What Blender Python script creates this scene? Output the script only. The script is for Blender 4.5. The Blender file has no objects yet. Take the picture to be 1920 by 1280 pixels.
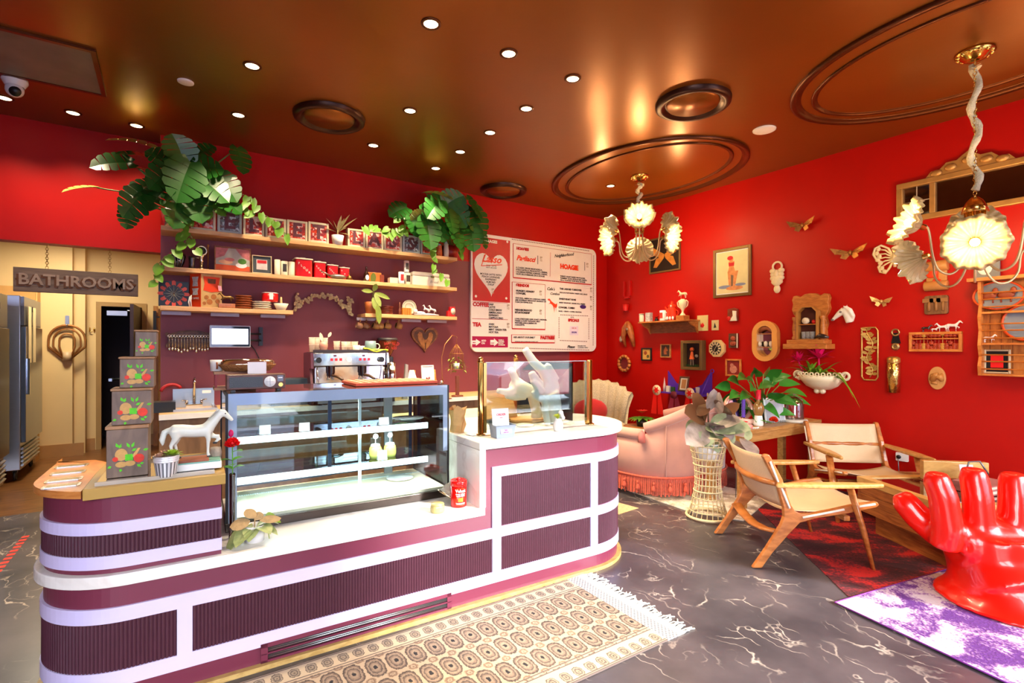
import bpy, math, random
from mathutils import Vector, Matrix, Euler
random.seed(11)
SC=bpy.context.scene
COL=SC.collection
PI=math.pi
# ---- camera geometry of the photograph (1920x1280), metres, room axes: X right along the back wall, Y towards it
F=963.;CX=960.;HY=652.;CAMA=math.radians(33.9);H=1.47
sA,cA=math.sin(CAMA),math.cos(CAMA)
def ray(px,py):
    u=(px-CX)/F;v=(HY-py)/F
    return (sA+cA*u, cA-sA*u, v)
def dep(px,py,d):
    r=ray(px,py);return Vector((r[0]*d,r[1]*d,H+r[2]*d))
def onY(px,py,Y): return dep(px,py,Y/ray(px,py)[1])
def onX(px,py,X): return dep(px,py,X/ray(px,py)[0])
def onZ(px,py,Z): return dep(px,py,(Z-H)/ray(px,py)[2])
# counter frame (slightly turned against the wall)
CANG=math.radians(2.2);CO=(0.17,2.61);ccA,csA=math.cos(CANG),math.sin(CANG)
def toC(p):
    dx,dy=p[0]-CO[0],p[1]-CO[1]
    return Vector((dx*ccA-dy*csA, dx*csA+dy*ccA, p[2]))
def toW(u,v,z=0): return Vector((CO[0]+u*ccA+v*csA, CO[1]-u*csA+v*ccA, z))
def cZ(px,py,z): return toC(onZ(px,py,z))
def onV(px,py,v):
    r=ray(px,py);t=(v+CO[0]*csA+CO[1]*ccA)/(r[0]*csA+r[1]*ccA)
    return toC((r[0]*t,r[1]*t,H+r[2]*t))
def dlx(d,l,z): return Vector((sA*d+cA*l, cA*d-sA*l, z))
W=5.77; D=5.9; HC=3.49

# ---- materials
def lin(c):
    o=[]
    for x in c[:3]:
        x=x/255.
        o.append(x/12.92 if x<=.04045 else ((x+.055)/1.055)**2.4)
    return tuple(o)+(1,)
MT={}
def nmat(name):
    m=bpy.data.materials.new(name); m.use_nodes=True
    nt=m.node_tree; b=nt.nodes['Principled BSDF']; MT[name]=m
    return m,nt,b
def sh(c,k): return tuple(max(0,min(255,x*k)) for x in c)
def mat(name,col,rough=.5,metal=0,var=.07,vs=9,bump=0,bs=60,trans=0,ior=1.45,coat=0,spec=.5,sheen=0,emit=None,es=0,dist=.02,col2=None,stretch=None,alpha=1):
    if name in MT: return MT[name]
    m,nt,b=nmat(name); N=nt.nodes; K=nt.links
    tc=N.new('ShaderNodeTexCoord'); mp=N.new('ShaderNodeMapping')
    K.new(tc.outputs['Object'],mp.inputs['Vector'])
    if stretch: mp.inputs['Scale'].default_value=stretch
    nz=N.new('ShaderNodeTexNoise'); nz.inputs['Scale'].default_value=vs; nz.inputs['Detail'].default_value=4
    K.new(mp.outputs['Vector'],nz.inputs['Vector'])
    mx=N.new('ShaderNodeMix'); mx.data_type='RGBA'
    K.new(nz.outputs['Fac'],mx.inputs['Factor'])
    mx.inputs['A'].default_value=lin(sh(col,1-var)) ; mx.inputs['B'].default_value=lin(col2 if col2 else sh(col,1+var))
    K.new(mx.outputs['Result'],b.inputs['Base Color'])
    b.inputs['Roughness'].default_value=rough; b.inputs['Metallic'].default_value=metal
    b.inputs['IOR'].default_value=ior; b.inputs['Transmission Weight'].default_value=trans
    b.inputs['Coat Weight'].default_value=coat; b.inputs['Specular IOR Level'].default_value=spec
    b.inputs['Sheen Weight'].default_value=sheen; b.inputs['Alpha'].default_value=alpha
    if emit:
        b.inputs['Emission Color'].default_value=lin(emit); b.inputs['Emission Strength'].default_value=es
    if bump:
        n2=N.new('ShaderNodeTexNoise'); n2.inputs['Scale'].default_value=bs; n2.inputs['Detail'].default_value=3
        K.new(mp.outputs['Vector'],n2.inputs['Vector'])
        bp=N.new('ShaderNodeBump'); bp.inputs['Strength'].default_value=bump; bp.inputs['Distance'].default_value=dist
        K.new(n2.outputs['Fac'],bp.inputs['Height']); K.new(bp.outputs['Normal'],b.inputs['Normal'])
    return m
def wood(name,c1,c2,scale=(3,3,30),rough=.45,coat=0,ns=2.2):
    if name in MT: return MT[name]
    m,nt,b=nmat(name); N=nt.nodes; K=nt.links
    tc=N.new('ShaderNodeTexCoord'); mp=N.new('ShaderNodeMapping'); mp.inputs['Scale'].default_value=scale
    K.new(tc.outputs['Object'],mp.inputs['Vector'])
    nz=N.new('ShaderNodeTexNoise'); nz.inputs['Scale'].default_value=ns; nz.inputs['Detail'].default_value=6; nz.inputs['Distortion'].default_value=.6
    K.new(mp.outputs['Vector'],nz.inputs['Vector'])
    cr=N.new('ShaderNodeValToRGB'); cr.color_ramp.elements[0].position=.36; cr.color_ramp.elements[1].position=.66
    cr.color_ramp.elements[0].color=lin(c1); cr.color_ramp.elements[1].color=lin(c2)
    K.new(nz.outputs['Fac'],cr.inputs['Fac']); K.new(cr.outputs['Color'],b.inputs['Base Color'])
    b.inputs['Roughness'].default_value=rough; b.inputs['Coat Weight'].default_value=coat
    bp=N.new('ShaderNodeBump'); bp.inputs['Strength'].default_value=.08; bp.inputs['Distance'].default_value=.01
    K.new(nz.outputs['Fac'],bp.inputs['Height']); K.new(bp.outputs['Normal'],b.inputs['Normal'])
    return m
def glassmat(name,col=(235,245,245),rough=0.0,refl=.10):
    # thin clear sheet: mostly see-through with a mirror-like fresnel reflection
    if name in MT: return MT[name]
    m=bpy.data.materials.new(name); m.use_nodes=True; MT[name]=m
    nt=m.node_tree; N=nt.nodes; K=nt.links; N.clear()
    out=N.new('ShaderNodeOutputMaterial'); t=N.new('ShaderNodeBsdfTransparent'); t.inputs['Color'].default_value=lin(col)
    g=N.new('ShaderNodeBsdfGlossy'); g.inputs['Roughness'].default_value=rough; g.inputs['Color'].default_value=(1,1,1,1)
    fr=N.new('ShaderNodeFresnel'); fr.inputs['IOR'].default_value=1.5
    mr=N.new('ShaderNodeMapRange'); mr.inputs['From Min'].default_value=0; mr.inputs['From Max'].default_value=1
    mr.inputs['To Min'].default_value=0; mr.inputs['To Max'].default_value=refl*14
    K.new(fr.outputs['Fac'],mr.inputs['Value'])
    mx=N.new('ShaderNodeMixShader'); K.new(mr.outputs['Result'],mx.inputs['Fac'])
    K.new(t.outputs[0],mx.inputs[1]); K.new(g.outputs[0],mx.inputs[2]); K.new(mx.outputs[0],out.inputs['Surface'])
    return m

# ---- mesh builder: one MB = one mesh object
class MB:
    def __init__(s): s.v=[];s.f=[];s.m=[];s.sm=[]
    def add(s,vs,fs,mi=0,smooth=False,M=None):
        o=len(s.v)
        for p in vs:
            p=Vector(p)
            s.v.append(tuple(M@p) if M is not None else tuple(p))
        for f in fs: s.f.append(tuple(i+o for i in f)); s.m.append(mi); s.sm.append(smooth)
        return s
    def box(s,c,d,rz=0,mi=0,M=None,rx=0,ry=0):
        x,y,z=d[0]/2,d[1]/2,d[2]/2
        R=Euler((rx,ry,rz)).to_matrix().to_4x4(); R.translation=Vector(c)
        if M is not None: R=M@R
        vs=[(-x,-y,-z),(x,-y,-z),(x,y,-z),(-x,y,-z),(-x,-y,z),(x,-y,z),(x,y,z),(-x,y,z)]
        return s.add(vs,[(0,3,2,1),(4,5,6,7),(0,1,5,4),(1,2,6,5),(2,3,7,6),(3,0,4,7)],mi,False,R)
    def bb(s,x0,x1,y0,y1,z0,z1,mi=0,M=None): return s.box(((x0+x1)/2,(y0+y1)/2,(z0+z1)/2),(abs(x1-x0),abs(y1-y0),abs(z1-z0)),mi=mi,M=M)
    def prism(s,poly,z0,z1,mi=0,M=None,smooth=False):
        n=len(poly); a=0
        for i in range(n): a+=poly[i][0]*poly[(i+1)%n][1]-poly[(i+1)%n][0]*poly[i][1]
        if a<0: poly=poly[::-1]
        vs=[(p[0],p[1],z0) for p in poly]+[(p[0],p[1],z1) for p in poly]
        s.add(vs,[tuple(range(n))[::-1],tuple(range(n,2*n))],mi,False,M)
        o=len(s.v)-2*n
        for i in range(n):
            j=(i+1)%n; s.f.append((o+i,o+j,o+n+j,o+n+i)); s.m.append(mi); s.sm.append(smooth)
        return s
    def plate(s,poly,y0,y1,mi=0,M=None):
        # outline in x,z, thickness along y (front y0)
        R=Matrix(((1,0,0,0),(0,0,-1,0),(0,1,0,0),(0,0,0,1)))
        return s.prism(poly,-y1,-y0,mi,(M@R) if M is not None else R)
    def lathe(s,prof,n=20,c=(0,0,0),mi=0,M=None,smooth=True,a0=0,a1=None,sx=1,sy=1):
        full=a1 is None
        a1=2*PI if full else a1
        k=n if full else n+1
        vs=[];fs=[]
        for r,z in prof:
            for i in range(k):
                a=a0+(a1-a0)*i/n
                vs.append((c[0]+r*math.cos(a)*sx,c[1]+r*math.sin(a)*sy,c[2]+z))
        for j in range(len(prof)-1):
            for i in range(n if not full else n):
                i2=(i+1)%k if full else i+1
                fs.append((j*k+i,j*k+i2,(j+1)*k+i2,(j+1)*k+i))
        s.add(vs,fs,mi,smooth,M)
        return s
    def cyl(s,c,r,h,n=20,mi=0,M=None,r2=None):
        r2=r if r2 is None else r2
        s.lathe([(0,0),(r,0)],n,c,mi,M,False); s.lathe([(r,0),(r2,h)],n,c,mi,M,True); return s.lathe([(r2,h),(0,h)],n,c,mi,M,False)
    def tube(s,pts,r,n=8,mi=0,M=None,closed=False,sq=1.0):
        pts=[Vector(p) for p in pts]; k=len(pts)
        rs=r if isinstance(r,(list,tuple)) else [r]*k
        vs=[];fs=[]; up=None
        for i,p in enumerate(pts):
            if closed: t=pts[(i+1)%k]-pts[i-1]
            else: t=pts[min(i+1,k-1)]-pts[max(i-1,0)]
            if t.length<1e-9: t=Vector((0,0,1))
            t.normalize()
            if up is None:
                up=Vector((0,0,1)) if abs(t.z)<.9 else Vector((1,0,0))
            a=t.cross(up)
            if a.length<1e-6: a=t.orthogonal()
            a.normalize(); b=a.cross(t).normalized(); up=b
            for j in range(n):
                w=2*PI*j/n
                vs.append(p+(a*math.cos(w)+b*math.sin(w)*sq)*rs[i])
        for i in range(k if closed else k-1):
            for j in range(n):
                i2=(i+1)%k
                fs.append((i*n+j,i2*n+j,i2*n+(j+1)%n,i*n+(j+1)%n))
        if not closed: fs+= [tuple(range(n)),tuple(range((k-1)*n,k*n))[::-1]]
        return s.add(vs,fs,mi,True,M)
    def ell(s,c,r,n=14,m=9,mi=0,M=None,R=None):
        if not isinstance(r,(tuple,list)): r=(r,r,r)
        vs=[];fs=[]
        for j in range(m+1):
            t=PI*j/m-PI/2
            for i in range(n):
                a=2*PI*i/n
                p=Vector((r[0]*math.cos(t)*math.cos(a),r[1]*math.cos(t)*math.sin(a),r[2]*math.sin(t)))
                if R is not None: p=R@p
                vs.append(p+Vector(c))
        for j in range(m):
            for i in range(n): fs.append((j*n+i,j*n+(i+1)%n,(j+1)*n+(i+1)%n,(j+1)*n+i))
        return s.add(vs,fs,mi,True,M)
    def torus(s,c,R,r,n=28,m=8,mi=0,M=None,ax='z',sx=1,sy=1):
        pts=[]
        for i in range(n):
            a=2*PI*i/n; x,y=R*math.cos(a)*sx,R*math.sin(a)*sy
            pts.append({'z':(c[0]+x,c[1]+y,c[2]),'y':(c[0]+x,c[1],c[2]+y),'x':(c[0],c[1]+x,c[2]+y)}[ax])
        return s.tube(pts,r,m,mi,M,True)
    def leaf(s,base,d,nrm,L,Wd,droop=.2,fold=.25,n=6,mi=0,M=None,kind=0,curl=0):
        # kind 0: lance leaf, 1: heart, 2: oval ; d direction, nrm upper side
        d=Vector(d).normalized(); nrm=Vector(nrm); nrm=(nrm-d*nrm.dot(d))
        if nrm.length<1e-4: nrm=d.orthogonal()
        nrm.normalize(); sd=d.cross(nrm)
        vs=[];fs=[]
        for i in range(n+1):
            t=i/n
            if kind==0: w=math.sin(PI*min(1,t**.75*.98+.02))**.9
            elif kind==1: w=(1.05 if t<.25 else 1)*(max(0,math.sin(PI*(t*.86+.14)))**.8)*(1-.25*t)*1.15
            else: w=math.sin(PI*(t*.96+.02))**.62
            if i==n: w=.02
            if i==0 and kind!=1: w=.08
            p=Vector(base)+d*(L*t)-Vector((0,0,1))*(droop*L*t*t)+nrm*(curl*L*math.sin(PI*t))
            back=-d*(.16*L*max(0,1-t*4)) if kind==1 else Vector((0,0,0))
            e=nrm*(fold*w*Wd/2)
            vs+= [p+sd*(w*Wd/2)+e+back, p, p-sd*(w*Wd/2)+e+back]
        for i in range(n):
            a=3*i; fs+= [(a,a+1,a+4,a+3),(a+1,a+2,a+5,a+4)]
        return s.add(vs,fs,mi,True,M)
    def monstera(s,base,d,nrm,L,mi=0,M=None,lobes=6,mi2=None,fold=.18,droop=.25):
        # split leaf: heart outline cut into lobes from the midrib
        d=Vector(d).normalized(); nrm=Vector(nrm); nrm=nrm-d*nrm.dot(d)
        if nrm.length<1e-4: nrm=d.orthogonal()
        nrm.normalize(); sd=d.cross(nrm)
        def P(t,w,sg):
            return Vector(base)+d*(L*t)+sd*(sg*w*L)+nrm*(fold*w*L)-Vector((0,0,1))*(droop*L*(t*t+.5*w*w))
        K=[-.14,.14,.36,.56,.74,1.0]
        for sg in (1,-1):
            for k in range(5):
                t0,t1=K[k],K[k+1]; a0,a1=max(0,t0),t1
                wf=lambda t: .52*max(0,math.sin(PI*min(1,max(0,(t+.22)/1.24))))**.6
                g=.016; sh=.05
                o0,o1=t0+(g if k else 0)+sh*(k>0),t1-g+sh*(k<4)
                tm=(o0+o1)/2
                q=[P(a0,0,sg),P(a0+(o0-a0)*.45,wf(t0)*.42,sg),P(o0,wf(o0)*.93,sg),P(tm,wf(tm)*1.03,sg),P(min(1,o1),wf(o1)*.93 if k<4 else .02,sg),P(a1+(min(1,o1)-a1)*.4,wf(t1)*.42 if k<4 else .01,sg),P(a1,0,sg)]
                m_=mi2 if (mi2 is not None and (k+(sg>0))%3==0) else mi
                s.add(q,[(0,1,5,6),(1,2,3),(1,3,5),(3,4,5)],m_,True,M)
        return s
    def text(s,body,size,M,mi=0,ext=.001,align='CENTER',off=0,shear=0,sp=1.0,res=2):
        cu=bpy.data.curves.new('t','FONT'); cu.body=body; cu.size=size; cu.align_x=align; cu.align_y='CENTER'
        cu.extrude=ext; cu.offset=off; cu.shear=shear; cu.space_character=sp; cu.resolution_u=res
        ob=bpy.data.objects.new('t',cu); me=bpy.data.meshes.new_from_object(ob)
        R=M@Matrix(((1,0,0,0),(0,0,-1,0),(0,1,0,0),(0,0,0,1)))   # lettering stands in x,z facing -y
        s.add([v.co for v in me.vertices],[tuple(p.vertices) for p in me.polygons],mi,False,R)
        bpy.data.meshes.remove(me); bpy.data.objects.remove(ob); bpy.data.curves.remove(cu)
        return s
    def build(s,name,mats,parent=None,bevel=0,segs=2,remesh=0,smooth=0,sub=0,solid=0):
        me=bpy.data.meshes.new(name); me.from_pydata(s.v,[],s.f)
        if not isinstance(mats,(list,tuple)): mats=[mats]
        for m in mats: me.materials.append(m)
        me.polygons.foreach_set('material_index',s.m); me.polygons.foreach_set('use_smooth',s.sm)
        me.validate(); me.update()
        ob=bpy.data.objects.new(name,me); COL.objects.link(ob)
        if parent is not None: ob.parent=parent
        if solid:
            q=ob.modifiers.new('solid','SOLIDIFY'); q.thickness=solid; q.offset=0
        if remesh:
            q=ob.modifiers.new('remesh','REMESH'); q.mode='VOXEL'; q.voxel_size=remesh; q.use_smooth_shade=True
        if smooth:
            q=ob.modifiers.new('smooth','SMOOTH'); q.iterations=smooth; q.factor=.5
        if bevel:
            q=ob.modifiers.new('bevel','BEVEL'); q.width=bevel; q.segments=segs; q.limit_method='ANGLE'; q.angle_limit=math.radians(40)
        if sub:
            q=ob.modifiers.new('sub','SUBSURF'); q.levels=sub; q.render_levels=sub
        return ob
def tag(o,label=None,cat=None,group=None,kind=None):
    if label: o['label']=label
    if cat: o['category']=cat
    if group: o['group']=group
    if kind: o['kind']=kind
    return o
def thing(name,label,cat,loc=(0,0,0),rz=0,group=None):
    o=bpy.data.objects.new(name,None); o.empty_display_size=.05; COL.objects.link(o)
    o.location=loc; o.rotation_euler=(0,0,rz)
    return tag(o,label,cat,group)
def one(name,mb,mats,label,cat,group=None,loc=None,rz=0,**kw):
    o=mb.build(name,mats,**kw)
    if loc is not None: o.location=loc
    o.rotation_euler=(0,0,rz)
    return tag(o,label,cat,group)
def struct(name,mb,mats,**kw): return tag(mb.build(name,mats,**kw),kind='structure')
def copy_tree(o,parent=None,kids=None):
    c=o.copy(); COL.objects.link(c)
    if parent is not None: c.parent=parent; c.matrix_parent_inverse=o.matrix_parent_inverse.copy()
    for ch in list(o.children): copy_tree(ch,c)
    return c
def dup(root,loc,rz,label,group=None):
    c=copy_tree(root); c.location=loc; c.rotation_euler=(0,0,rz); c['label']=label
    if group: c['group']=group
    return c
def smooth(P,k=4):
    P=[Vector(p) for p in P]; o=[]
    for i in range(len(P)-1):
        a,b,c,d=P[max(0,i-1)],P[i],P[i+1],P[min(len(P)-1,i+2)]
        for j in range(k):
            t=j/k; o.append(.5*((2*b)+(c-a)*t+(2*a-5*b+4*c-d)*t*t+(3*b-a-3*c+d)*t**3))
    return o+[P[-1]]
def rotM(loc=(0,0,0),rx=0,ry=0,rz=0,s=1):
    return Matrix.Translation(Vector(loc))@Euler((rx,ry,rz)).to_matrix().to_4x4()@Matrix.Scale(s,4)
def frameM(o,x,y,z):
    M=Matrix.Identity(4)
    for i,a in enumerate((x,y,z)):
        a=Vector(a); M[0][i],M[1][i],M[2][i]=a
    M.translation=Vector(o); return M
RW=-PI/2   # rotation of things hung on the right wall: local x runs along the wall to the viewer's right, local y into the wall
def circ(n,r,a0=0,a1=2*PI,cx=0,cy=0,ry=None):
    ry=r if ry is None else ry
    return [(cx+r*math.cos(a0+(a1-a0)*i/n),cy+ry*math.sin(a0+(a1-a0)*i/n)) for i in range(n+(0 if abs(a1-a0-2*PI)<1e-6 else 1))]
def rrect(w,h,r,n=5,cx=0,cy=0):
    o=[]
    for (x,y,a) in ((w/2-r,h/2-r,0),(-w/2+r,h/2-r,PI/2),(-w/2+r,-h/2+r,PI),(w/2-r,-h/2+r,1.5*PI)):
        for i in range(n+1): o.append((cx+x+r*math.cos(a+PI/2*i/n),cy+y+r*math.sin(a+PI/2*i/n)))
    return o

EXPOSURE=0.0;SKY=20;SUN=11;SUNDIR=(-.45,.9,-.42);LENSE=9;LED=2.2;DOWN=240;PETE=.05;BULBE=14;BULBW=12;PASS=70;CASEW=9
# ================= camera, world, light
cam=bpy.data.cameras.new('camera'); cam.sensor_width=36; cam.lens=F/1920*36; cam.shift_y=(HY-640)/1920; cam.clip_start=.05
co=bpy.data.objects.new('camera',cam); COL.objects.link(co); co.location=(0,0,H); co.rotation_euler=(PI/2,0,-CAMA); SC.camera=co
SC.view_settings.view_transform='Standard'; SC.view_settings.look='None'; SC.view_settings.gamma=1; SC.view_settings.use_curve_mapping=False
SC.view_settings.exposure=EXPOSURE
cy=SC.cycles; cy.max_bounces=7; cy.diffuse_bounces=4; cy.glossy_bounces=4; cy.transmission_bounces=6; cy.transparent_max_bounces=14; cy.use_denoising=True
cy.caustics_reflective=False; cy.caustics_refractive=False; cy.sample_clamp_indirect=6; cy.blur_glossy=.5
wd=bpy.data.worlds.new('world'); SC.world=wd; wd.use_nodes=True
nt=wd.node_tree; bg=nt.nodes['Background']
tc=nt.nodes.new('ShaderNodeTexCoord'); sx=nt.nodes.new('ShaderNodeSeparateXYZ'); cr=nt.nodes.new('ShaderNodeValToRGB')
nt.links.new(tc.outputs['Generated'],sx.inputs[0]); nt.links.new(sx.outputs['Z'],cr.inputs['Fac'])
cr.color_ramp.elements[0].position=0; cr.color_ramp.elements[0].color=(1,.97,.93,1); cr.color_ramp.elements[1].position=.6; cr.color_ramp.elements[1].color=(.84,.91,1,1)
nt.links.new(cr.outputs['Color'],bg.inputs['Color']); bg.inputs['Strength'].default_value=SKY
sun=bpy.data.lights.new('sun','SUN'); sun.energy=SUN; sun.angle=math.radians(5); sun.color=(1,.97,.94)
so=bpy.data.objects.new('sun',sun); COL.objects.link(so)
so.rotation_euler=Vector(SUNDIR).to_track_quat('-Z','Y').to_euler()

# ================= materials of the place
def red_paint():
    m=mat('red_wall_paint',(178,11,3),rough=.45,var=.05,vs=3,bump=.06,bs=260,spec=.3); return m
RED=red_paint()
MAUVE=mat('mauve_wall_paint',(126,56,66),rough=.5,var=.05,vs=3,bump=.05,bs=200)
CREAM=mat('cream_wall_paint',(226,196,138),rough=.55,var=.04,vs=2)
DKRED=mat('dark_red_paint',(120,10,10),rough=.5,var=.06,vs=3)
CEIL=mat('bronze_ceiling_paint',(140,80,24),rough=.3,metal=.6,var=.05,vs=2.2,bump=.015,bs=25,spec=.6)
CEILD=mat('bronze_trim_paint',(92,46,20),rough=.3,metal=.7,var=.05)
TAN=mat('tan_tile',(176,128,70),rough=.4,var=.08,vs=6)
BRASS=mat('polished_brass',(225,180,95),rough=.18,metal=1,var=.05)
STEEL=mat('brushed_steel',(190,195,200),rough=.28,metal=1,var=.06,stretch=(1,1,30))
CHROME=mat('chrome',(225,228,230),rough=.06,metal=1,var=.02)
WHITE=mat('white_ceramic',(238,236,232),rough=.25,var=.02)
OFFW=mat('cream_ceramic',(226,214,190),rough=.4,var=.05)
BLACK=mat('black_plastic',(22,22,24),rough=.35,var=.1)
IRON=mat('grey_metal',(120,120,124),rough=.35,metal=.8,var=.06)
SHELFW=wood('shelf_oak',(214,160,104),(232,184,128),(3,30,30))
PAPER=mat('white_paper',(245,243,240),rough=.7,var=.02)
GLASS=glassmat('clear_glass')
def marble_floor():
    m,nt,b=nmat('dark_marble_floor'); N=nt.nodes; K=nt.links
    tc=N.new('ShaderNodeTexCoord')
    nz=N.new('ShaderNodeTexNoise'); nz.inputs['Scale'].default_value=1.6; nz.inputs['Detail'].default_value=5; nz.inputs['Roughness'].default_value=.6
    K.new(tc.outputs['Object'],nz.inputs['Vector'])
    base=N.new('ShaderNodeValToRGB'); base.color_ramp.elements[0].position=.3; base.color_ramp.elements[1].position=.72
    base.color_ramp.elements[0].color=lin((46,45,52)); base.color_ramp.elements[1].color=lin((92,84,88))
    K.new(nz.outputs['Fac'],base.inputs['Fac'])
    # warped thin veins
    wn=N.new('ShaderNodeTexNoise'); wn.inputs['Scale'].default_value=2.3; wn.inputs['Detail'].default_value=5
    K.new(tc.outputs['Object'],wn.inputs['Vector'])
    ad=N.new('ShaderNodeMix'); ad.data_type='VECTOR'; ad.inputs['Factor'].default_value=.34
    K.new(tc.outputs['Object'],ad.inputs['A']); K.new(wn.outputs['Color'],ad.inputs['B'])
    last=None
    for sc,wd_,pos in ((4.6,.008,0),(11,.009,1)):
        vo=N.new('ShaderNodeTexVoronoi'); vo.feature='DISTANCE_TO_EDGE'; vo.inputs['Scale'].default_value=sc
        mpn=N.new('ShaderNodeMapping'); mpn.inputs['Scale'].default_value=(1,.42,1); mpn.inputs['Rotation'].default_value=(0,0,.6+pos)
        K.new(ad.outputs['Result'],mpn.inputs['Vector']); K.new(mpn.outputs['Vector'],vo.inputs['Vector'])
        r=N.new('ShaderNodeValToRGB'); r.color_ramp.elements[0].position=0; r.color_ramp.elements[1].position=wd_*(2.2 if pos==0 else 3.2)
        r.color_ramp.elements[0].color=(1,1,1,1); r.color_ramp.elements[1].color=(0,0,0,1)
        K.new(vo.outputs['Distance'],r.inputs['Fac'])
        n2=N.new('ShaderNodeTexNoise'); n2.inputs['Scale'].default_value=2.0+pos*1.7; n2.inputs['Detail'].default_value=3
        K.new(tc.outputs['Object'],n2.inputs['Vector'])
        r2=N.new('ShaderNodeValToRGB'); r2.color_ramp.elements[0].position=.50; r2.color_ramp.elements[1].position=.66
        K.new(n2.outputs['Fac'],r2.inputs['Fac'])
        mu=N.new('ShaderNodeMath'); mu.operation='MULTIPLY'; K.new(r.outputs['Color'],mu.inputs[0]); K.new(r2.outputs['Color'],mu.inputs[1])
        if last is None: last=mu
        else:
            mm=N.new('ShaderNodeMath'); mm.operation='MAXIMUM'; K.new(last.outputs[0],mm.inputs[0]); K.new(mu.outputs[0],mm.inputs[1]); last=mm
    mx=N.new('ShaderNodeMix'); mx.data_type='RGBA'; K.new(last.outputs[0],mx.inputs['Factor']); K.new(base.outputs['Color'],mx.inputs['A']); mx.inputs['B'].default_value=lin((190,176,164))
    K.new(mx.outputs['Result'],b.inputs['Base Color']); b.inputs['Roughness'].default_value=.3; b.inputs['Specular IOR Level'].default_value=.5
    return m
MARF=marble_floor()
KITF=wood('kitchen_floor',(104,66,34),(150,100,54),(2,12,1),rough=.3)
def white_marble():
    m,nt,b=nmat('white_marble'); N=nt.nodes; K=nt.links
    tc=N.new('ShaderNodeTexCoord'); nz=N.new('ShaderNodeTexNoise'); nz.inputs['Scale'].default_value=2.5; nz.inputs['Detail'].default_value=7; nz.inputs['Distortion'].default_value=1.3
    K.new(tc.outputs['Object'],nz.inputs['Vector']); r=N.new('ShaderNodeValToRGB'); e=r.color_ramp.elements
    e[0].position=.44; e[0].color=lin((240,236,230)); e[1].position=.56; e[1].color=lin((240,236,230)); q=r.color_ramp.elements.new(.5); q.color=lin((224,217,209))
    K.new(nz.outputs['Fac'],r.inputs['Fac']); K.new(r.outputs['Color'],b.inputs['Base Color']); b.inputs['Roughness'].default_value=.22
    return m
MARW=white_marble()

# ================= room shell
FRM_=mat('dark_window_frame',(40,30,28),rough=.4,var=.1)
XL=-4.2; YF=-1.7; YB=9.5; HK=2.95
fl=MB()
fl.add([(XL,YF,0),(W,YF,0),(W,D+.3,0),(XL,D+.3,0)],[(0,1,2,3)],0)
fl.add([(XL,D+.3,0),(W,D+.3,0),(W,YB+1.6,0),(XL,YB+1.6,0)],[(0,1,2,3)],1)
struct('floor',fl,[MARF,KITF])
cl=MB(); cl.bb(XL,W,YF,6.2,HC,HC+.1); struct('ceiling',cl,CEIL)
wb=MB(); zb=2.60
wb.add([(-.05,D,0),(5.0,D,0),(5.0,D,zb),(-.05,D,zb)],[(0,1,2,3)],1)
wb.add([(-.05,D,zb),(5.0,D,zb),(5.0,D,HC),(-.05,D,HC)],[(0,1,2,3)],0)
wb.add([(5.0,D,0),(W,D,0),(W,D,HC),(5.0,D,HC)],[(0,1,2,3)],0)
wb.add([(-.05,D,0),(-.05,D,HC),(-.05,D+.35,HC),(-.05,D+.35,0)],[(0,1,2,3)],1)
wb.add([(-.05,D+.35,0),(W,D+.35,0),(W,D+.35,HC),(-.05,D+.35,HC)],[(3,2,1,0)],2)
struct('wall_back',wb,[RED,MAUVE,CREAM])
ws=MB(); ws.bb(XL,-.051,6.15,6.3,2.41,HC); struct('wall_soffit',ws,RED)
wr=MB(); wr.bb(W,W+.12,YF,D+.4,0,HC); struct('wall_right',wr,RED)
wl=MB(); wl.bb(XL-.1,XL,YF,YB+.4,0,HC); struct('wall_left',wl,DKRED)
# passage to the bathrooms
wc=MB()
dx0,dx1,dz=onY(190,700,YB).x,onY(266,700,YB).x,onY(228,575,YB).z
wc.bb(XL,dx0-.06,YB,YB+.1,0,HK); wc.bb(dx1+.06,W,YB,YB+.1,0,HK); wc.bb(dx0-.06,dx1+.06,YB,YB+.1,dz+.06,HK)
struct('wall_passage',wc,CREAM)
jog=MB(); xj=onY(158,600,9.2).x; jog.bb(XL+.3,xj-.12,9.15,9.49,0,HK); jog.bb(xj-.12,xj,9.3,9.49,0,HK); struct('wall_passage_pier',jog,CREAM)
pc=MB(); pc.bb(XL,W,6.3,YB+.1,HK,HK+.08); struct('ceiling_passage',pc,CREAM)
ps=MB(); ps.bb(1.6,1.7,D+.35,YB,0,HK); struct('wall_passage_side',ps,CREAM)
bs_=MB(); bs_.bb(xj,dx0-.07,YB-.015,YB,0,.17); bs_.bb(XL+.3,xj+.001,9.135,9.15,0,.17); bs_.bb(dx1+.07,1.6,YB-.015,YB,0,.17); struct('baseboard_passage',bs_,TAN)
t=thing('passage_fill_panel','unseen flat light panel added to brighten the cream passage','ceiling light',(-1.0,8.0,HK-.001)); b=MB(); b.bb(-.3,.3,-.3,.3,-.03,0); b.build('housing',FRM_,t); b=MB(); b.bb(-.28,.28,-.28,.28,-.034,-.0305); b.build('diffuser',mat('lit_panel',(255,240,210),emit=(255,226,170),es=2,var=.01),t)  # unseen panel, added with the area lamp below to brighten the passage
pl=bpy.data.lights.new('passage_fill_light','AREA'); pl.size=.55; pl.energy=PASS; pl.color=(1,.87,.66); po=bpy.data.objects.new('passage_fill_light',pl); COL.objects.link(po); po.location=(-1.0,8.0,HK-.05)
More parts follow.
